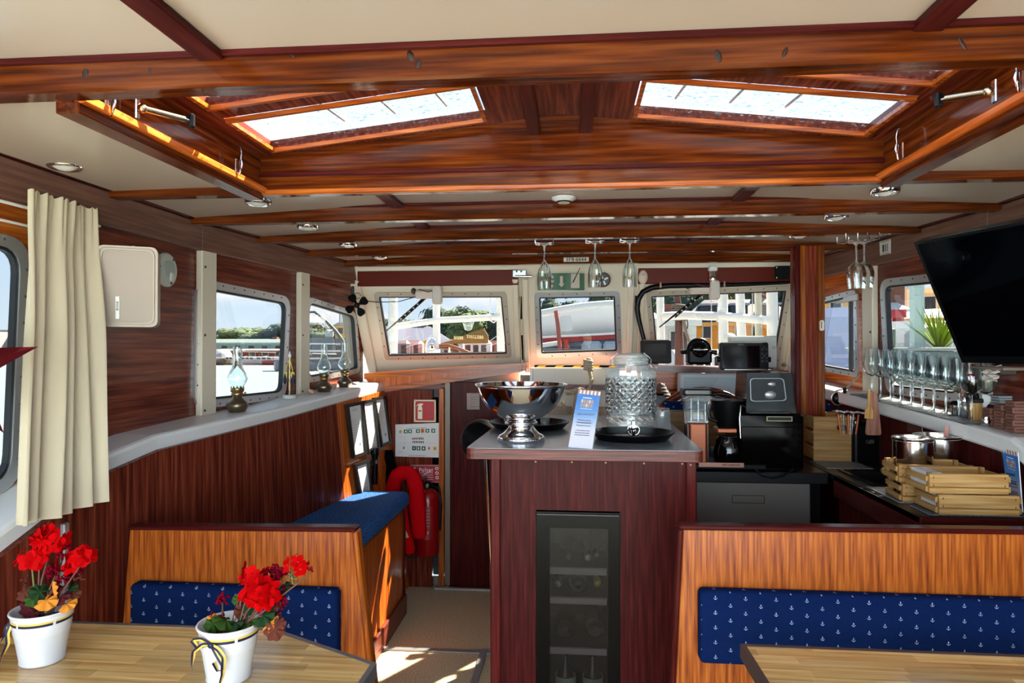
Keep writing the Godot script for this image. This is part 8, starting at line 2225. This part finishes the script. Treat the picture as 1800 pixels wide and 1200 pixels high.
func boat(label: String, at: Vector3, l: float, h: float, turn: float, hull: Color, cabin: Color, mast := 0.0, group := "moored boats"):
	# a small craft: hull with sheer, cabin with windows, rail and perhaps a mast
	var t := thing("boat", label, "boat", at, group, turn)
	var rows := []
	for i in 13:
		var s := i / 12.0
		var wd := 0.16 * l * (1.0 - pow(s, 3.0)) * (0.85 + 0.15 * sin(s * PI)) + 0.002
		var x := (s - 0.5) * l; var y := h * (0.8 + 0.35 * s * s)
		rows.append([V(x, y, wd), V(x - 0.02 * l * s, y * 0.45, wd * 0.92), V(x - 0.05 * l * s, -0.05, wd * 0.5), V(x - 0.05 * l * s, -0.05, -wd * 0.5), V(x - 0.02 * l * s, y * 0.45, -wd * 0.92), V(x, y, -wd), V(x, y, wd)])
	for g in rows: g.reverse()
	part("hull", B.new().sheet(rows, 0.0, false), mat(hull, 0.4), t)
	var tr := B.new(); tr.poly(rows[0].slice(0, 6), V(l, 0, 0)); part("transom", tr, mat(hull, 0.4), t)
	part("cabin", B.new().box(V(-0.05 * l, h * 1.15, 0), V(0.42 * l, h * 0.75, 0.20 * l), h * 0.08), mat(cabin, 0.5), t)
	for k in 3: part("cabin_window", B.new().box(V((-0.17 + 0.12 * k) * l, h * 1.25, 0), V(0.08 * l, h * 0.32, 0.203 * l)), mat(Color(0.15, 0.17, 0.20), 0.15), t)
	part("rail", B.new().tube([V(0.1 * l, h * 1.35, 0.13 * l), V(0.35 * l, h * 1.5, 0.07 * l), V(0.49 * l, h * 1.65, 0)], 0.012 * l / 3.0, 5), M.white, t)
	if mast > 0: part("mast", B.new().tube([V(0.05 * l, h, 0), V(0.05 * l, mast, 0)], 0.012 * l / 2.0, 6), mat(Color(0.75, 0.72, 0.66), 0.5), t)

func shore(p: Vector3) -> Vector3: return V(p.x, SEA, p.z)

func port_view():
	var q := struct("quay_wall", "far quay edge across the water to port", V(-60, SEA, -95))
	part("quay", B.new().box(V(-40, SEA + 0.45, -112), V(110, 0.9, 34)), mat(Color(0.50, 0.47, 0.44), 0.9), q)
	var hz := struct("far_shore", "hazy low city shore far behind the port windows", V(-300, SEA, -260))
	for i in 26:
		var r := 300.0
		var a := -1.25 + i * 0.055
		var hh := 5.0 + 4.0 * absf(sin(i * 2.7)) + (16.0 if i == 5 else 0.0)
		part("city_block", B.new().box(V(sin(a) * r, SEA + hh / 2, -cos(a) * r), V(18 if i != 5 else 5, hh, 14)), mat(Color(0.52, 0.58, 0.64).lerp(Color(0.62, 0.56, 0.52), absf(sin(i * 1.3))), 0.9), hz)
	# trees seen through the larger port window
	var tr := [[392, 600, 120, 9.0, 14, 1], [415, 575, 130, 10, 15, 1], [440, 570, 132, 10, 16, 1], [462, 574, 130, 9.5, 15, 1], [370, 605, 126, 6, 12, 0], [352, 615, 124, 4.5, 10, 0], [480, 578, 122, 9.5, 13, 0], [496, 572, 118, 10, 13, 2], [512, 560, 116, 11, 12, 2], [540, 575, 116, 9.5, 13, 2], [562, 570, 116, 10, 13, 0], [585, 572, 118, 10, 12, 2], [605, 570, 120, 10, 12, 0]]
	var pts := [V(-63.21, -1.402, -118), V(-65.9, -1.64, -128), V(-63.99, -1.683, -130), V(-60.47, -1.629, -128), V(-68.91, -1.554, -124), V(-69.81, -1.509, -122), V(-54.75, -1.43, -120), V(-51.26, -1.33, -116), V(-49.4, -1.326, -116), V(-46.71, -1.32, -116), V(-44.45, -1.315, -116), V(-42.82, -1.358, -118), V(-41.43, -1.402, -120)]
	var lb := ["dark green", "bright green", "olive"]
	for i in tr.size():
		var d: float = -pts[i].z
		var top: float = 1.48 + (612.0 - tr[i][1]) / 1200.0 * d
		tree(lb[tr[i][5] % 3] + " tree on the far shore, " + ORD[i] + " of the shore trees" if i < 8 else lb[tr[i][5] % 3] + " tree behind the white ferry, " + ORD[i - 8] + " from the cream post", V(pts[i].x, SEA + 0.9, pts[i].z), top - SEA - 0.9, tr[i][4], i + 1, tr[i][5])
	# long quay sheds with roofs
	for k in [[V(-50.13, -0.955, -100), 17.0, 2.3, Color(0.55, 0.66, 0.62), Color(0.40, 0.47, 0.46), "long pale green quay shed on the far shore"], [V(-46.44, -0.877, -97), 16.0, 1.1, Color(0.42, 0.22, 0.18), Color(0.42, 0.45, 0.46), "low dark red quay building with people before it"]]:
		house("quay_shed", k[5], V(k[0].x, SEA + 0.9, k[0].z), V(k[1], k[2], 5), 0.0, k[3], k[4], 1, 8, "quay sheds", 0.25)
	var dome := thing("boat_tent", "small white dome tent on the far quay", "tent", V(V(-50.33, -0.792, -93).x, SEA + 0.9, -94))
	part("tent", B.new().lathe([W(1.2, 0.0), W(1.2, 0.55), W(0.9, 1.05), W(0.0, 1.3)], 18), M.white, dome)
	part("doorway", B.new().box(V(0, 0.4, 1.15), V(0.8, 0.7, 0.1), 0.05), mat(Color(0.55, 0.6, 0.7), 0.7), dome)
	boat("small sailing boat with bare mast at the left end of the far quay", shore(V(-51.75, -0.883, -90)), 5.0, 0.7, 0.2, Color(0.75, 0.74, 0.72), Color(0.8, 0.8, 0.78), 11.0)
	boat("old boat with two tall masts beside the far quay", shore(V(-50.67, -0.88, -90)), 6.0, 0.7, 0.0, Color(0.30, 0.22, 0.18), Color(0.5, 0.4, 0.32), 9.0)
	var sl := thing("brown_sail", "brown furled sail standing at the far quay", "sail", shore(V(-50.27, -0.854, -89)))
	part("cloth", B.new().hexa([V(-0.8, 0.8, 0), V(0.7, 0.8, 0), V(0.7, 0.8, 0.1), V(-0.8, 0.8, 0.1), V(-0.1, 3.2, 0), V(0.4, 3.2, 0), V(0.4, 3.2, 0.1), V(-0.1, 3.2, 0.1)]), mat(Color(0.36, 0.31, 0.27), 0.9), sl)
	var ws := thing("white_sail", "small white sail on the far water, left of the brown one", "sail", shore(V(-51, -0.831, -88)))
	part("cloth", B.new().hexa([V(-0.5, 0.4, 0), V(0.7, 0.4, 0), V(0.7, 0.4, 0.08), V(-0.5, 0.4, 0.08), V(-0.1, 2.4, 0), V(0.0, 2.4, 0), V(0.0, 2.4, 0.08), V(-0.1, 2.4, 0.08)]), M.white, ws)
	for k in [[V(-42.8, -0.912, -92), 6.0, Color(0.70, 0.62, 0.60), "low pinkish work boat moored at the far quay"], [V(-45.29, -0.918, -92), 5.0, Color(0.80, 0.80, 0.78), "white motor boat moored at the far quay"], [V(-47.78, -0.924, -92), 4.0, Color(0.72, 0.60, 0.35), "small tan boat next to the white tent"], [V(-40.74, -0.907, -92), 5.0, Color(0.62, 0.18, 0.18), "red boat at the right end of the far quay"]]:
		boat(k[3], shore(k[0]), k[1], 0.75, 0.1, k[2], Color(0.82, 0.80, 0.78))
	# white ferry and yellow house through the small port window
	var f := thing("ferry", "white ferry with three open decks behind the paired oil lamps", "ferry", shore(V(-26.82, -0.207, -70)), "", 0.5)
	part("hull", B.new().box(V(0, 0.5, 0), V(9.0, 1.1, 3.0), 0.2), mat(Color(0.45, 0.48, 0.52), 0.5), f)
	for i in 3:
		part("deck", B.new().box(V(-0.2 + i * 0.2, 1.3 + i * 0.75, 0), V(8.6 - i * 0.9, 0.16, 3.0)), M.white, f)
		part("saloon", B.new().box(V(-0.2 + i * 0.2, 1.65 + i * 0.75, 0), V(7.6 - i * 1.2, 0.5, 2.4)), mat(Color(0.35, 0.40, 0.44), 0.3), f)
	part("funnel", B.new().box(V(1.0, 3.9, 0), V(0.8, 0.8, 0.8), 0.1), mat(Color(0.7, 0.7, 0.7), 0.5), f)
	house("waterfront_house", "yellow house beyond the ferry, half hidden by the fan", V(V(-29.38, -0.631, -88).x, SEA + 0.9, -88), V(4.5, 4.4, 5), 0.0, Color(0.85, 0.62, 0.25), Color(0.25, 0.26, 0.30), 3, 3)
	var um := place("mooring_arm", "grey curved davit arm outside the small port window", "davit", V(-2.51, 1.672, -7))
	part("arm", B.new().tube([V(-2.864, 1.859, -7), V(-2.74, 1.865, -7), V(-2.603, 1.756, -7), V(-2.51, 1.66, -7), V(-2.436, 1.564, -7), V(-2.411, 1.312, -7), V(-2.411, SEA, -7.0)], [0.008, 0.014, 0.018, 0.02, 0.022, 0.024, 0.03], 8), mat(Color(0.30, 0.35, 0.33), 0.6), um)
	var mr := place("wing_mirror", "square boat mirror on a bracket outside the small port window", "mirror", V(-2.067, 1.767, -6))
	part("housing", B.new().box(V(-2.067, 1.767, -6), V(0.10, 0.13, 0.04), 0.012), mat(Color(0.55, 0.60, 0.62), 0.4), mr)
	part("glass", B.new().box(V(-2.059, 1.766, -5.975), V(0.085, 0.11, 0.004)), mat(Color(0.75, 0.82, 0.86), 0.05, 1.0), mr)
	part("bracket", B.new().tube([V(-2.057, 1.695, -6), V(-2.035, 1.618, -6), V(-1.949, 1.54, -5.9), V(-1.50, 1.30, -4.9)], 0.012, 6), M.black, mr)

func own_deck():
	# foredeck and white railings ahead of the wheelhouse
	var d := struct("trim_50", "white foredeck ahead of the forward windows", V(0, 1.1, -5.4))
	part("deck", B.new().box(V(0, 1.20, -5.75), V(3.2, 0.10, 2.4)), mat(Color(0.62, 0.62, 0.62), 0.6), d)
	var wp := mat(Color(0.88, 0.90, 0.90), 0.35)
	var groups := [
		["white pipe railing outside the port forward window", [[690, 520, 690, 640, 0.075], [766, 520, 768, 640, 0.055], [880, 515, 882, 640, 0.06]], [[694, 574, 768, 563], [768, 563, 880, 556]]],
		["white pipe railing outside the starboard forward window", [[1160, 510, 1163, 640, 0.06], [1270, 500, 1273, 640, 0.08], [1299, 500, 1305, 640, 0.075], [1332, 500, 1335, 640, 0.06], [1357, 500, 1359, 640, 0.085]], [[1163, 556, 1205, 556], [1205, 554, 1272, 556], [1272, 556, 1352, 562]]]]
	var t := place("railing", groups[0][0], "railing", V(-1.091, 1.352, -5.4), "white pipe railings")
	for k in [[V(-1.464, 1.939, -5.4), V(-1.459, 1.282, -5.4), 0.078], [V(-1.11, 1.937, -5.4), V(-1.1, 1.284, -5.4), 0.060], [V(-0.595, 1.933, -5.4), V(-0.582, 1.285, -5.4), 0.062]]:
		part("upright", B.new().tube([k[0] + V(0, 0.3, 0), k[1] + V(0, -0.06, 0)], k[2] / 2.0, 12), wp, t)
	part("rail", B.new().tube([V(-1.44, 1.654, -5.38), V(-1.096, 1.703, -5.38), V(-0.584, 1.728, -5.38)], 0.026, 10), wp, t)
	part("rope_loop", B.new().tube([V(-0.662, 1.893, -5.35), V(-0.667, 1.736, -5.35), V(-0.658, 1.695, -5.35), V(-0.635, 1.682, -5.35), V(-0.612, 1.704, -5.35)], 0.006, 6), wp, t)
	t = place("railing", groups[1][0], "railing", V(1.223, 1.357, -5.4), "white pipe railings")
	for k in [[V(0.658, 1.954, -5.4), V(0.674, 1.289, -5.4), 0.06], [V(1.135, 1.972, -5.4), V(1.15, 1.291, -5.4), 0.075], [V(1.259, 1.971, -5.4), V(1.291, 1.291, -5.4), 0.070], [V(1.4, 1.97, -5.4), V(1.414, 1.292, -5.4), 0.055], [V(1.506, 1.969, -5.4), V(1.516, 1.292, -5.4), 0.085]]:
		part("upright", B.new().tube([k[0] + V(0, 0.3, 0), k[1] + V(0, -0.06, 0)], k[2] / 2.0, 12), wp if k[2] != 0.055 else mat(Color(0.72, 0.72, 0.66), 0.5), t)
	part("rail", B.new().tube([V(0.673, 1.727, -5.38), V(0.855, 1.735, -5.38), V(1.143, 1.725, -5.38), V(1.483, 1.693, -5.38)], 0.034, 10), wp, t)
	# wipers
	for k in [[V(-1.279, 1.583, -4.5), V(-0.973, 1.815, -4.4), "port"], [V(0.548, 1.616, -4.5), V(0.802, 1.828, -4.4), "starboard"]]:
		var wi := place("wiper", "black wiper arm across the " + k[2] + " forward window", "wiper", k[1], "wipers")
		var u: Vector3 = (k[1] - k[0]).normalized()
		part("blade", B.new().tube([k[0], k[0].lerp(k[1], 0.5), k[0].lerp(k[1], 0.85)], [0.004, 0.008, 0.007], 6), M.black, wi)
		part("arm", B.new().tube([k[0].lerp(k[1], 0.35) + V(0.006, -0.012, 0), k[1]], [0.005, 0.013], 8), M.black, wi)
		for i in 5: part("hole", B.new().ball(k[0].lerp(k[1], 0.42 + i * 0.1) + V(0.003, -0.005, 0.012), V(0.007, 0.006, 0.002), 8), mat(Color(0.8, 0.85, 0.85), 0.5), wi)
	# searchlight and sign board with writing seen from behind
	var sl := thing("searchlight", "polished oval searchlight back outside the port forward window", "searchlight", V(-1.095, 1.48, -5.2))
	part("shell", B.new().ball(Vector3.ZERO, V(0.052, 0.085, 0.06), 24), M.chrome, sl)
	part("stand", B.new().tube([V(0, -0.07, 0), V(0, -0.30, 0)], 0.02, 8), M.steel, sl)
	part("rim", B.new().tube(range(0, 32).map(func(i): return V(cos(TAU * i / 32.0) * 0.050, sin(TAU * i / 32.0) * 0.082, 0.015)), 0.005, 6, true), M.chrome, sl)
	var sg := place("name_board", "wooden name board with gold mirror-written letters outside the port forward window", "name board", V(-0.956, 1.55, -6))
	var lp := [V(-1.187, 1.525, -6), V(-1.058, 1.561, -6), V(-0.905, 1.626, -6), V(-0.803, 1.656, -6), V(-0.763, 1.591, -6), V(-0.763, 1.525, -6), V(-1.084, 1.52, -6), V(-1.11, 1.48, -6), V(-1.192, 1.47, -6)]
	part("board", B.new().prism(lp, V(0, 0, -0.03)), mat(Color(0.40, 0.30, 0.12), 0.7), sg)
	part("post", B.new().tube([V(-1.062, 1.525, -6.02), V(-1.062, 1.24, -6.02)], 0.02, 8), M.black, sg)
	var gold := mat(Color(0.93, 0.88, 0.66), 0.5)
	text("lettering", "BRILLIANT", 0.026, V(-0.878, 1.58, -5.99), Basis(V(-1, 0.05, 0).normalized(), V(-0.05, 1, 0).normalized(), V(0, 0, -1)), gold, sg, "Droid Serif", 0.150, 700)
	text("lettering", "PRIOR", 0.026, V(-1.026, 1.571, -5.99), Basis(V(-1, 0.05, 0).normalized(), V(-0.05, 1, 0).normalized(), V(0, 0, -1)), gold, sg, "Droid Serif", 0.085, 700)
	for i in 5:
		part("coil_emblem", B.new().tube(range(0, 17).map(func(k): return V(-0.941, 1.707, -6) + V(cos(TAU * k / 16.0) * (0.05 - i * 0.004), -i * 0.012 + sin(TAU * k / 16.0) * 0.020, 0)), 0.0022, 5), mat(Color(0.80, 0.86, 0.84), 0.5), sg)
	var rl := place("handrail", "brown curved handrail behind the searchlight", "handrail", V(-0.935, 1.471, -5.3))
	part("rail", B.new().tube([V(-1.071, 1.498, -5.3), V(-0.989, 1.502, -5.3), V(-0.89, 1.471, -5.3), V(-0.79, 1.426, -5.3)], 0.016, 8), wood("cornice", 0, 0.4), rl)
	part("rail", B.new().tube([V(-1.071, 1.484, -5.3), V(-1.003, 1.48, -5.3), V(-0.935, 1.453, -5.3), V(-0.881, 1.426, -5.3)], 0.010, 8), wood("cornice", 0, 0.4), rl)
	part("post", B.new().tube([V(-0.98, 1.502, -5.3), V(-0.980, 1.24, -5.3)], 0.012, 8), M.steel, rl)
	var dd := thing("deck_dish", "round white ventilator seen above the plotter", "ventilator", V(1.149, 1.539, -5.2))
	part("cowl", B.new().ball(Vector3.ZERO, V(0.055, 0.055, 0.05), 20), mat(Color(0.80, 0.86, 0.82), 0.4), dd)
	part("stem", B.new().tube([Vector3.ZERO, V(0, -0.32, 0)], 0.045, 12), mat(Color(0.80, 0.86, 0.82), 0.4), dd)
	var mp := place("mast_post", "brown wooden mast with ropes outside the starboard forward window", "mast", V(0.859, 1.349, -5.7))
	part("mast", B.new().tube([V(0.824, 2.05, -5.7), V(0.851, 1.769, -5.7), V(0.858, 1.233, -5.7)], [0.022, 0.03, 0.042], 10), mat(Color(0.30, 0.18, 0.15), 0.7), mp)
	part("rope_coil", B.new().tube(range(0, 60).map(func(i): return V(0.848, 1.777, -5.68) + V(cos(i * 0.7) * (0.05 + 0.012 * sin(i * 1.9)), -0.07 + i * 0.0022, sin(i * 0.7) * 0.05)), 0.010, 6), mat(Color(0.34, 0.31, 0.28), 0.9), mp)
	part("rope", B.new().tube([V(0.875, 1.739, -5.65), V(0.902, 1.604, -5.65), V(0.938, 1.512, -5.65), V(0.974, 1.434, -5.65)], 0.014, 6), mat(Color(0.42, 0.38, 0.35), 0.9), mp)
	part("hook", B.new().tube([V(0.902, 1.757, -5.65), V(0.916, 1.674, -5.65), V(0.911, 1.637, -5.65)], 0.006, 6), mat(Color(0.3, 0.3, 0.3), 0.5), mp)

func bow_view():
	# neighbour boat with a tent of pale canvas
	var t := place("neighbour_boat", "moored neighbour boat with pale curved canopy and red band, seen through the door window", "boat", V(V(0.037, 1.569, -9).x, SEA, -9.5))
	var z := 9.0
	var arc := [V(-0.788, 1.811, -9), V(-0.449, 1.937, -9), V(-0.149, 1.996, -9), V(0.149, 2.039, -9), V(0.445, 2.06, -9), V(0.849, 2.065, -9)]
	var rows := []
	for k in 5:
		var g := []
		for p in arc: g.append(V(p.x, lerpf(1.50, p.y, [1.0, 0.72, 0.45, 0.2, 0.0][k]), p.z - [1.1, 0.45, 0.15, 0.03, 0.0][k]))
		rows.append(g)
	part("canopy", B.new().sheet(rows, 0.02), cloth(Color(0.40, 0.43, 0.46), 0.7), t)
	part("canopy_edge", B.new().tube(arc, 0.05, 10), M.white, t)
	part("canopy_flap", B.new().sheet([[V(-0.193, 1.897, -8.96), V(-0.104, 1.911, -8.96), V(-0.045, 1.904, -8.96)], [V(-0.178, 1.717, -8.94), V(-0.104, 1.702, -8.93), V(-0.03, 1.717, -8.94)]], 0.01), M.white, t)
	part("red_band", B.new().prism([V(-0.786, 1.592, -8.98), V(0.882, 1.679, -8.98), V(0.882, 1.627, -8.98), V(-0.786, 1.517, -8.98)], V(0, 0, -0.1)), mat(Color(0.62, 0.16, 0.16), 0.6), t)
	part("white_band", B.new().prism([V(-0.785, 1.622, -8.97), V(0.881, 1.708, -8.97), V(0.881, 1.679, -8.97), V(-0.785, 1.592, -8.97)], V(0, 0, -0.1)), M.white, t)
	part("side_screen", B.new().box(V(0.075, 1.381, -9.1), V(1.9, 0.50, 0.1)), mat(Color(0.34, 0.40, 0.47), 0.4), t)
	part("seat_back", B.new().box(V(0.221, 1.405, -8.95), V(0.26, 0.34, 0.08), 0.06), mat(Color(0.58, 0.63, 0.68), 0.6), t)
	part("seat_back", B.new().box(V(0.478, 1.42, -8.95), V(0.22, 0.30, 0.08), 0.06), mat(Color(0.58, 0.63, 0.68), 0.6), t)
	part("red_post", B.new().prism([V(-0.126, 1.272, -8.92), V(-0.074, 1.272, -8.92), V(-0.081, 1.598, -8.92), V(-0.141, 1.598, -8.92)], V(0, 0, -0.06)), mat(Color(0.68, 0.24, 0.18), 0.6), t)
	part("ensign_pole", B.new().tube([V(-0.242, 1.966, -8.85), V(-0.213, 1.752, -8.85), V(-0.176, 1.274, -8.85)], 0.026, 8), mat(Color(0.62, 0.30, 0.26), 0.6), t)
	part("hull", B.new().box(V(V(-0.001, 1.183, -9.4).x, SEA + 0.75, -9.9), V(3.4, 1.5, 1.5), 0.1), mat(Color(0.70, 0.70, 0.70), 0.5), t)
	part("white_rail", B.new().tube([V(-0.473, 1.509, -8.9), V(-0.222, 1.546, -8.9)], 0.03, 8), M.white, t)
	# trees over the bow: heights measured at their tops
	var spec := [[670, 560, 62, 0, 5], [684, 566, 60, 2, 5], [712, 566, 66, 2, 6], [732, 556, 64, 0, 6], [750, 560, 64, 2, 5], [762, 556, 62, 0, 5], [783, 541, 60, 2, 6], [800, 543, 60, 1, 6.5], [815, 545, 60, 1, 6], [832, 550, 60, 1, 6], [845, 556, 62, 0, 5], [868, 547, 60, 2, 5], [885, 552, 62, 2, 5], [955, 535, 60, 0, 5], [975, 528, 62, 2, 5], [990, 530, 62, 2, 5], [1030, 548, 66, 2, 6], [1048, 520, 62, 2, 5], [1062, 516, 60, 0, 5], [1078, 540, 66, 0, 6]]
	var px := [V(-17.882, 1.054, -62), V(-16.575, 1.069, -60), V(-16.631, 1.028, -66), V(-15.021, 1.043, -64), V(-14.029, 1.043, -64), V(-12.952, 1.057, -62), V(-11.454, 1.072, -60), V(-10.583, 1.072, -60), V(-9.816, 1.073, -60), V(-8.949, 1.073, -60), V(-8.563, 1.06, -62), V(-7.12, 1.074, -60), V(-6.468, 1.061, -62), V(-2.741, 1.077, -60), V(-1.801, 1.064, -62), V(-1.03, 1.065, -62), V(1.085, 1.039, -66), V(1.938, 1.066, -62), V(2.565, 1.08, -60), V(3.686, 1.041, -66)]
	var nm := ["mid green", "yellow green", "dark green"]
	for i in spec.size():
		var d: float = -px[i].z
		var h: float = 1.48 + (612.0 - spec[i][1] + 4) / 1200.0 * d - SEA
		tree(ORD[i if i < 13 else i - 13] + " tree from the left " + ("beyond the port railing" if i < 13 else "above the neighbour's canopy") + ", " + nm[spec[i][3]], V(px[i].x, SEA, px[i].z), h, spec[i][4] * 1.15, i + 20, spec[i][3], "trees on the near shore")
	var g := struct("near_shore", "grey quay on the near shore ahead of the bow", V(0, SEA, -40))
	part("quay", B.new().box(V(24, SEA + 0.55, -62), V(74, 1.1, 40)), mat(Color(0.45, 0.44, 0.43), 0.9), g)
	house("waterfront_house", "yellow house with large grey blue roof through the port forward window", V(V(-11.806, 0.981, -45).x, SEA + 1.1, -45), V(6.4, 1.75, 4), 0.15, Color(0.88, 0.60, 0.20), Color(0.36, 0.38, 0.46), 1, 5, "waterfront houses", 0.58)
	# flower-pink crowd of moored craft under the left window's lower edge
	var cols := [Color(0.70, 0.48, 0.48), Color(0.78, 0.72, 0.72), Color(0.55, 0.35, 0.30), Color(0.80, 0.78, 0.70), Color(0.50, 0.45, 0.46), Color(0.72, 0.55, 0.55), Color(0.60, 0.62, 0.64)]
	var sp := [V(-8.705, 1.07, -30), V(-7.297, 1.05, -28), V(-7.383, 1.058, -31), V(-4.697, 1.084, -26), V(-4.78, 1.074, -30), V(-3.867, 1.079, -28), V(-3.459, 1.076, -30)]
	var what := ["pinkish", "pale lilac", "brown", "cream", "grey", "rosy", "steel grey"]
	for i in 7: boat(what[i] + " launch moored near the quay, seen low through the port forward window", shore(sp[i]), 2.8, 1.75, 0.2 * sin(i * 2.0), cols[i], cols[(i + 3) % 7])
	# starboard forward window: white building, yellow mansion, trees
	house("boathouse", "white boathouse at the left of the starboard forward window", V(V(2.979, 1.321, -24).x, SEA + 1.1, -24), V(2.4, 2.25, 3), 0.0, Color(0.86, 0.85, 0.82), Color(0.72, 0.76, 0.80), 1, 2, "waterfront houses", 0.12)
	house("waterfront_house", "long yellow house with dark mansard roof and pale dormers, beyond the starboard railing", V(V(10.781, 0.432, -46).x, SEA + 1.1, -46), V(7.2, 2.95, 5), -0.12, Color(0.90, 0.60, 0.22), Color(0.22, 0.25, 0.32), 2, 7, "waterfront houses", 0.55, 3)
	var ts := [V(6.407, 1.109, -56), V(7.402, 1.11, -56), V(8.571, 1.124, -54), V(9.743, 1.118, -55), V(10.904, 1.112, -56), V(12.677, 1.1, -58), V(13.826, 1.101, -58), V(14.97, 1.101, -58), V(16.155, 1.102, -58), V(17.155, 1.103, -58), V(17.925, 1.103, -58)]
	for i in ts.size():
		var top: float = [520, 512, 505, 500, 508, 498, 494, 500, 492, 498, 490][i]
		var d: float = -ts[i].z
		tree(ORD[i] + " tree from the brown mast above the yellow house, " + ["mid green", "light green", "deep green"][i % 3], V(ts[i].x, SEA, ts[i].z), 1.48 + (616 - top) / 1200.0 * d - SEA, 5.4, i + 50, [0, 1, 2][i % 3], "trees behind the houses")
	for k in [[V(3.844, 1.227, -22), "green and red boat near the brown mast", Color(0.30, 0.40, 0.34)], [V(4.958, 1.14, -26), "grey boat left of the round ventilator", Color(0.50, 0.52, 0.54)], [V(7.459, 1.333, -30), "white covered boat behind the railing pipes", Color(0.85, 0.85, 0.83)], [V(7.557, 1.297, -28), "dark hulled boat at the right of the starboard forward window", Color(0.30, 0.33, 0.36)], [V(3.255, 1.316, -20), "small red boat behind the rope", Color(0.70, 0.18, 0.12)]]:
		boat(k[1], shore(k[0]), 2.8, 1.5, 0.4, k[2], Color(0.80, 0.80, 0.80), 6.0 if k[2].g > 0.5 else 0.0)

func starboard_view():
	# houses and boats seen through the starboard side windows
	house("waterfront_house", "ochre house with blue shutters through the sliding window", V(V(12.484, 0.715, -34).x, SEA + 1.0, -34), V(3.0, 3.9, 4), -0.5, Color(0.90, 0.68, 0.34), Color(0.40, 0.42, 0.46), 2, 3, "waterfront houses", 0.3)
	house("waterfront_house", "pale pink house right of the ochre one", V(V(13.269, 0.717, -34).x, SEA + 1.0, -35), V(2.6, 4.4, 4), -0.5, Color(0.82, 0.68, 0.64), Color(0.5, 0.45, 0.45), 3, 2, "waterfront houses", 0.3)
	house("waterfront_house", "cream gabled house far up through the starboard window", V(V(17.75, 0.587, -40).x, SEA + 1.0, -40), V(5.0, 4.6, 4), -0.5, Color(0.88, 0.78, 0.60), Color(0.75, 0.78, 0.80), 2, 3, "waterfront houses", 0.4)
	house("waterfront_house", "low orange house with a row of dark windows behind the palm", V(V(15.145, 0.744, -33).x, SEA + 1.0, -33), V(9.0, 2.7, 4), -0.5, Color(0.92, 0.66, 0.30), Color(0.80, 0.82, 0.84), 1, 8, "waterfront houses", 0.18)
	house("kiosk", "red kiosk at the left of the starboard window", V(V(9.394, 0.988, -22).x, SEA + 1.0, -22), V(1.1, 2.5, 1.2), -0.5, Color(0.68, 0.10, 0.12), Color(0.75, 0.75, 0.75), 2, 1, "waterfront houses", 0.15)
	var ts := [V(22.49, 1.975, -52), V(23.48, 1.974, -52), V(24.66, 1.973, -52), V(24.84, 1.953, -50), V(25.97, 1.952, -50), V(18.699, 1.978, -52), V(19.902, 1.977, -52)]
	for i in ts.size(): tree(ORD[i] + " dark tree on the slope above the starboard houses", V(ts[i].x, SEA, ts[i].z), 9.5 + 1.2 * sin(i * 2.0), 7.0, i + 70, 2, "trees on the starboard slope")
	boat("blue hulled boat with white stripe close by the sliding window", shore(V(4.609, 1.21, -12)), 4.2, 1.95, 1.0, Color(0.18, 0.24, 0.52), Color(0.62, 0.66, 0.78))
	boat("green grey boat left of the blue one", shore(V(4.978, 1.109, -14)), 4.0, 1.75, 1.1, Color(0.34, 0.46, 0.42), Color(0.75, 0.78, 0.76))
	boat("white motor boat behind the wine glasses", shore(V(7.463, 0.996, -16)), 5.0, 1.9, 0.9, Color(0.80, 0.80, 0.78), Color(0.84, 0.84, 0.82))
	boat("dark blue boat behind the palm plant", shore(V(7.45, 1.028, -15)), 4.0, 1.8, 1.0, Color(0.14, 0.17, 0.25), Color(0.6, 0.6, 0.62))
	# neighbour's grey side close outside
	var s := place("neighbour_hull", "pale green grey boat side with plank lines close outside the wine glasses", "boat", V(3.1, SEA, -5.2))
	for i in 6:
		part("plank", B.new().box(V(3.0, 0.36 + i * 0.2, -5.2), V(0.10, 0.194, 5.0), 0.006), mat(Color(0.42, 0.48, 0.47), 0.5), s)
	part("rail", B.new().box(V(3.02, 1.475, -5.2), V(0.22, 0.03, 5.0), 0.01), mat(Color(0.60, 0.64, 0.62), 0.4), s)
	part("deck", B.new().box(V(3.9, 1.30, -5.6), V(1.7, 0.06, 4.2)), mat(Color(0.45, 0.46, 0.46), 0.6), s)
	part("stanchion", B.new().box(V(2.998, 1.74, -6.3), V(0.10, 1.6, 0.08), 0.01), mat(Color(0.72, 0.82, 0.80), 0.4), s)
	part("bin", B.new().box(V(2.895, 1.543, -6.6), V(0.085, 0.24, 0.085), 0.01), mat(Color(0.34, 0.42, 0.38), 0.5), s)
	# palm-like plant in a pot on that deck
	var p := thing("palm_plant", "bright green palm plant standing on the neighbour's deck", "potted palm", V(3.16, 1.33, -6.25))
	part("pot", B.new().lathe([W(0.0, 0.0), W(0.09, 0.0), W(0.12, 0.16), W(0.105, 0.16)], 20), mat(Color(0.70, 0.72, 0.70), 0.5), p)
	var gm := cloth(Color(0.42, 0.52, 0.10), 0.7); gm.backlight_enabled = true; gm.backlight = Color(0.25, 0.3, 0.05)
	var r := RandomNumberGenerator.new(); r.seed = 9
	for i in 54:
		var a := r.randf() * TAU; var l := r.randf_range(0.28, 0.52); var out := r.randf_range(0.08, 0.42)
		var rows := []
		for k in 6:
			var t := k / 5.0
			var c := V(cos(a) * out * t, 0.12 + l * (t - 0.35 * t * t * out * 2.0), sin(a) * out * t)
			var side := V(-sin(a), 0, cos(a)) * 0.012 * (1.0 - t * t) + V(0.0005, 0, 0)
			rows.append([c - side, c + side])
		part("frond", B.new().sheet(rows, 0.001), gm, p)
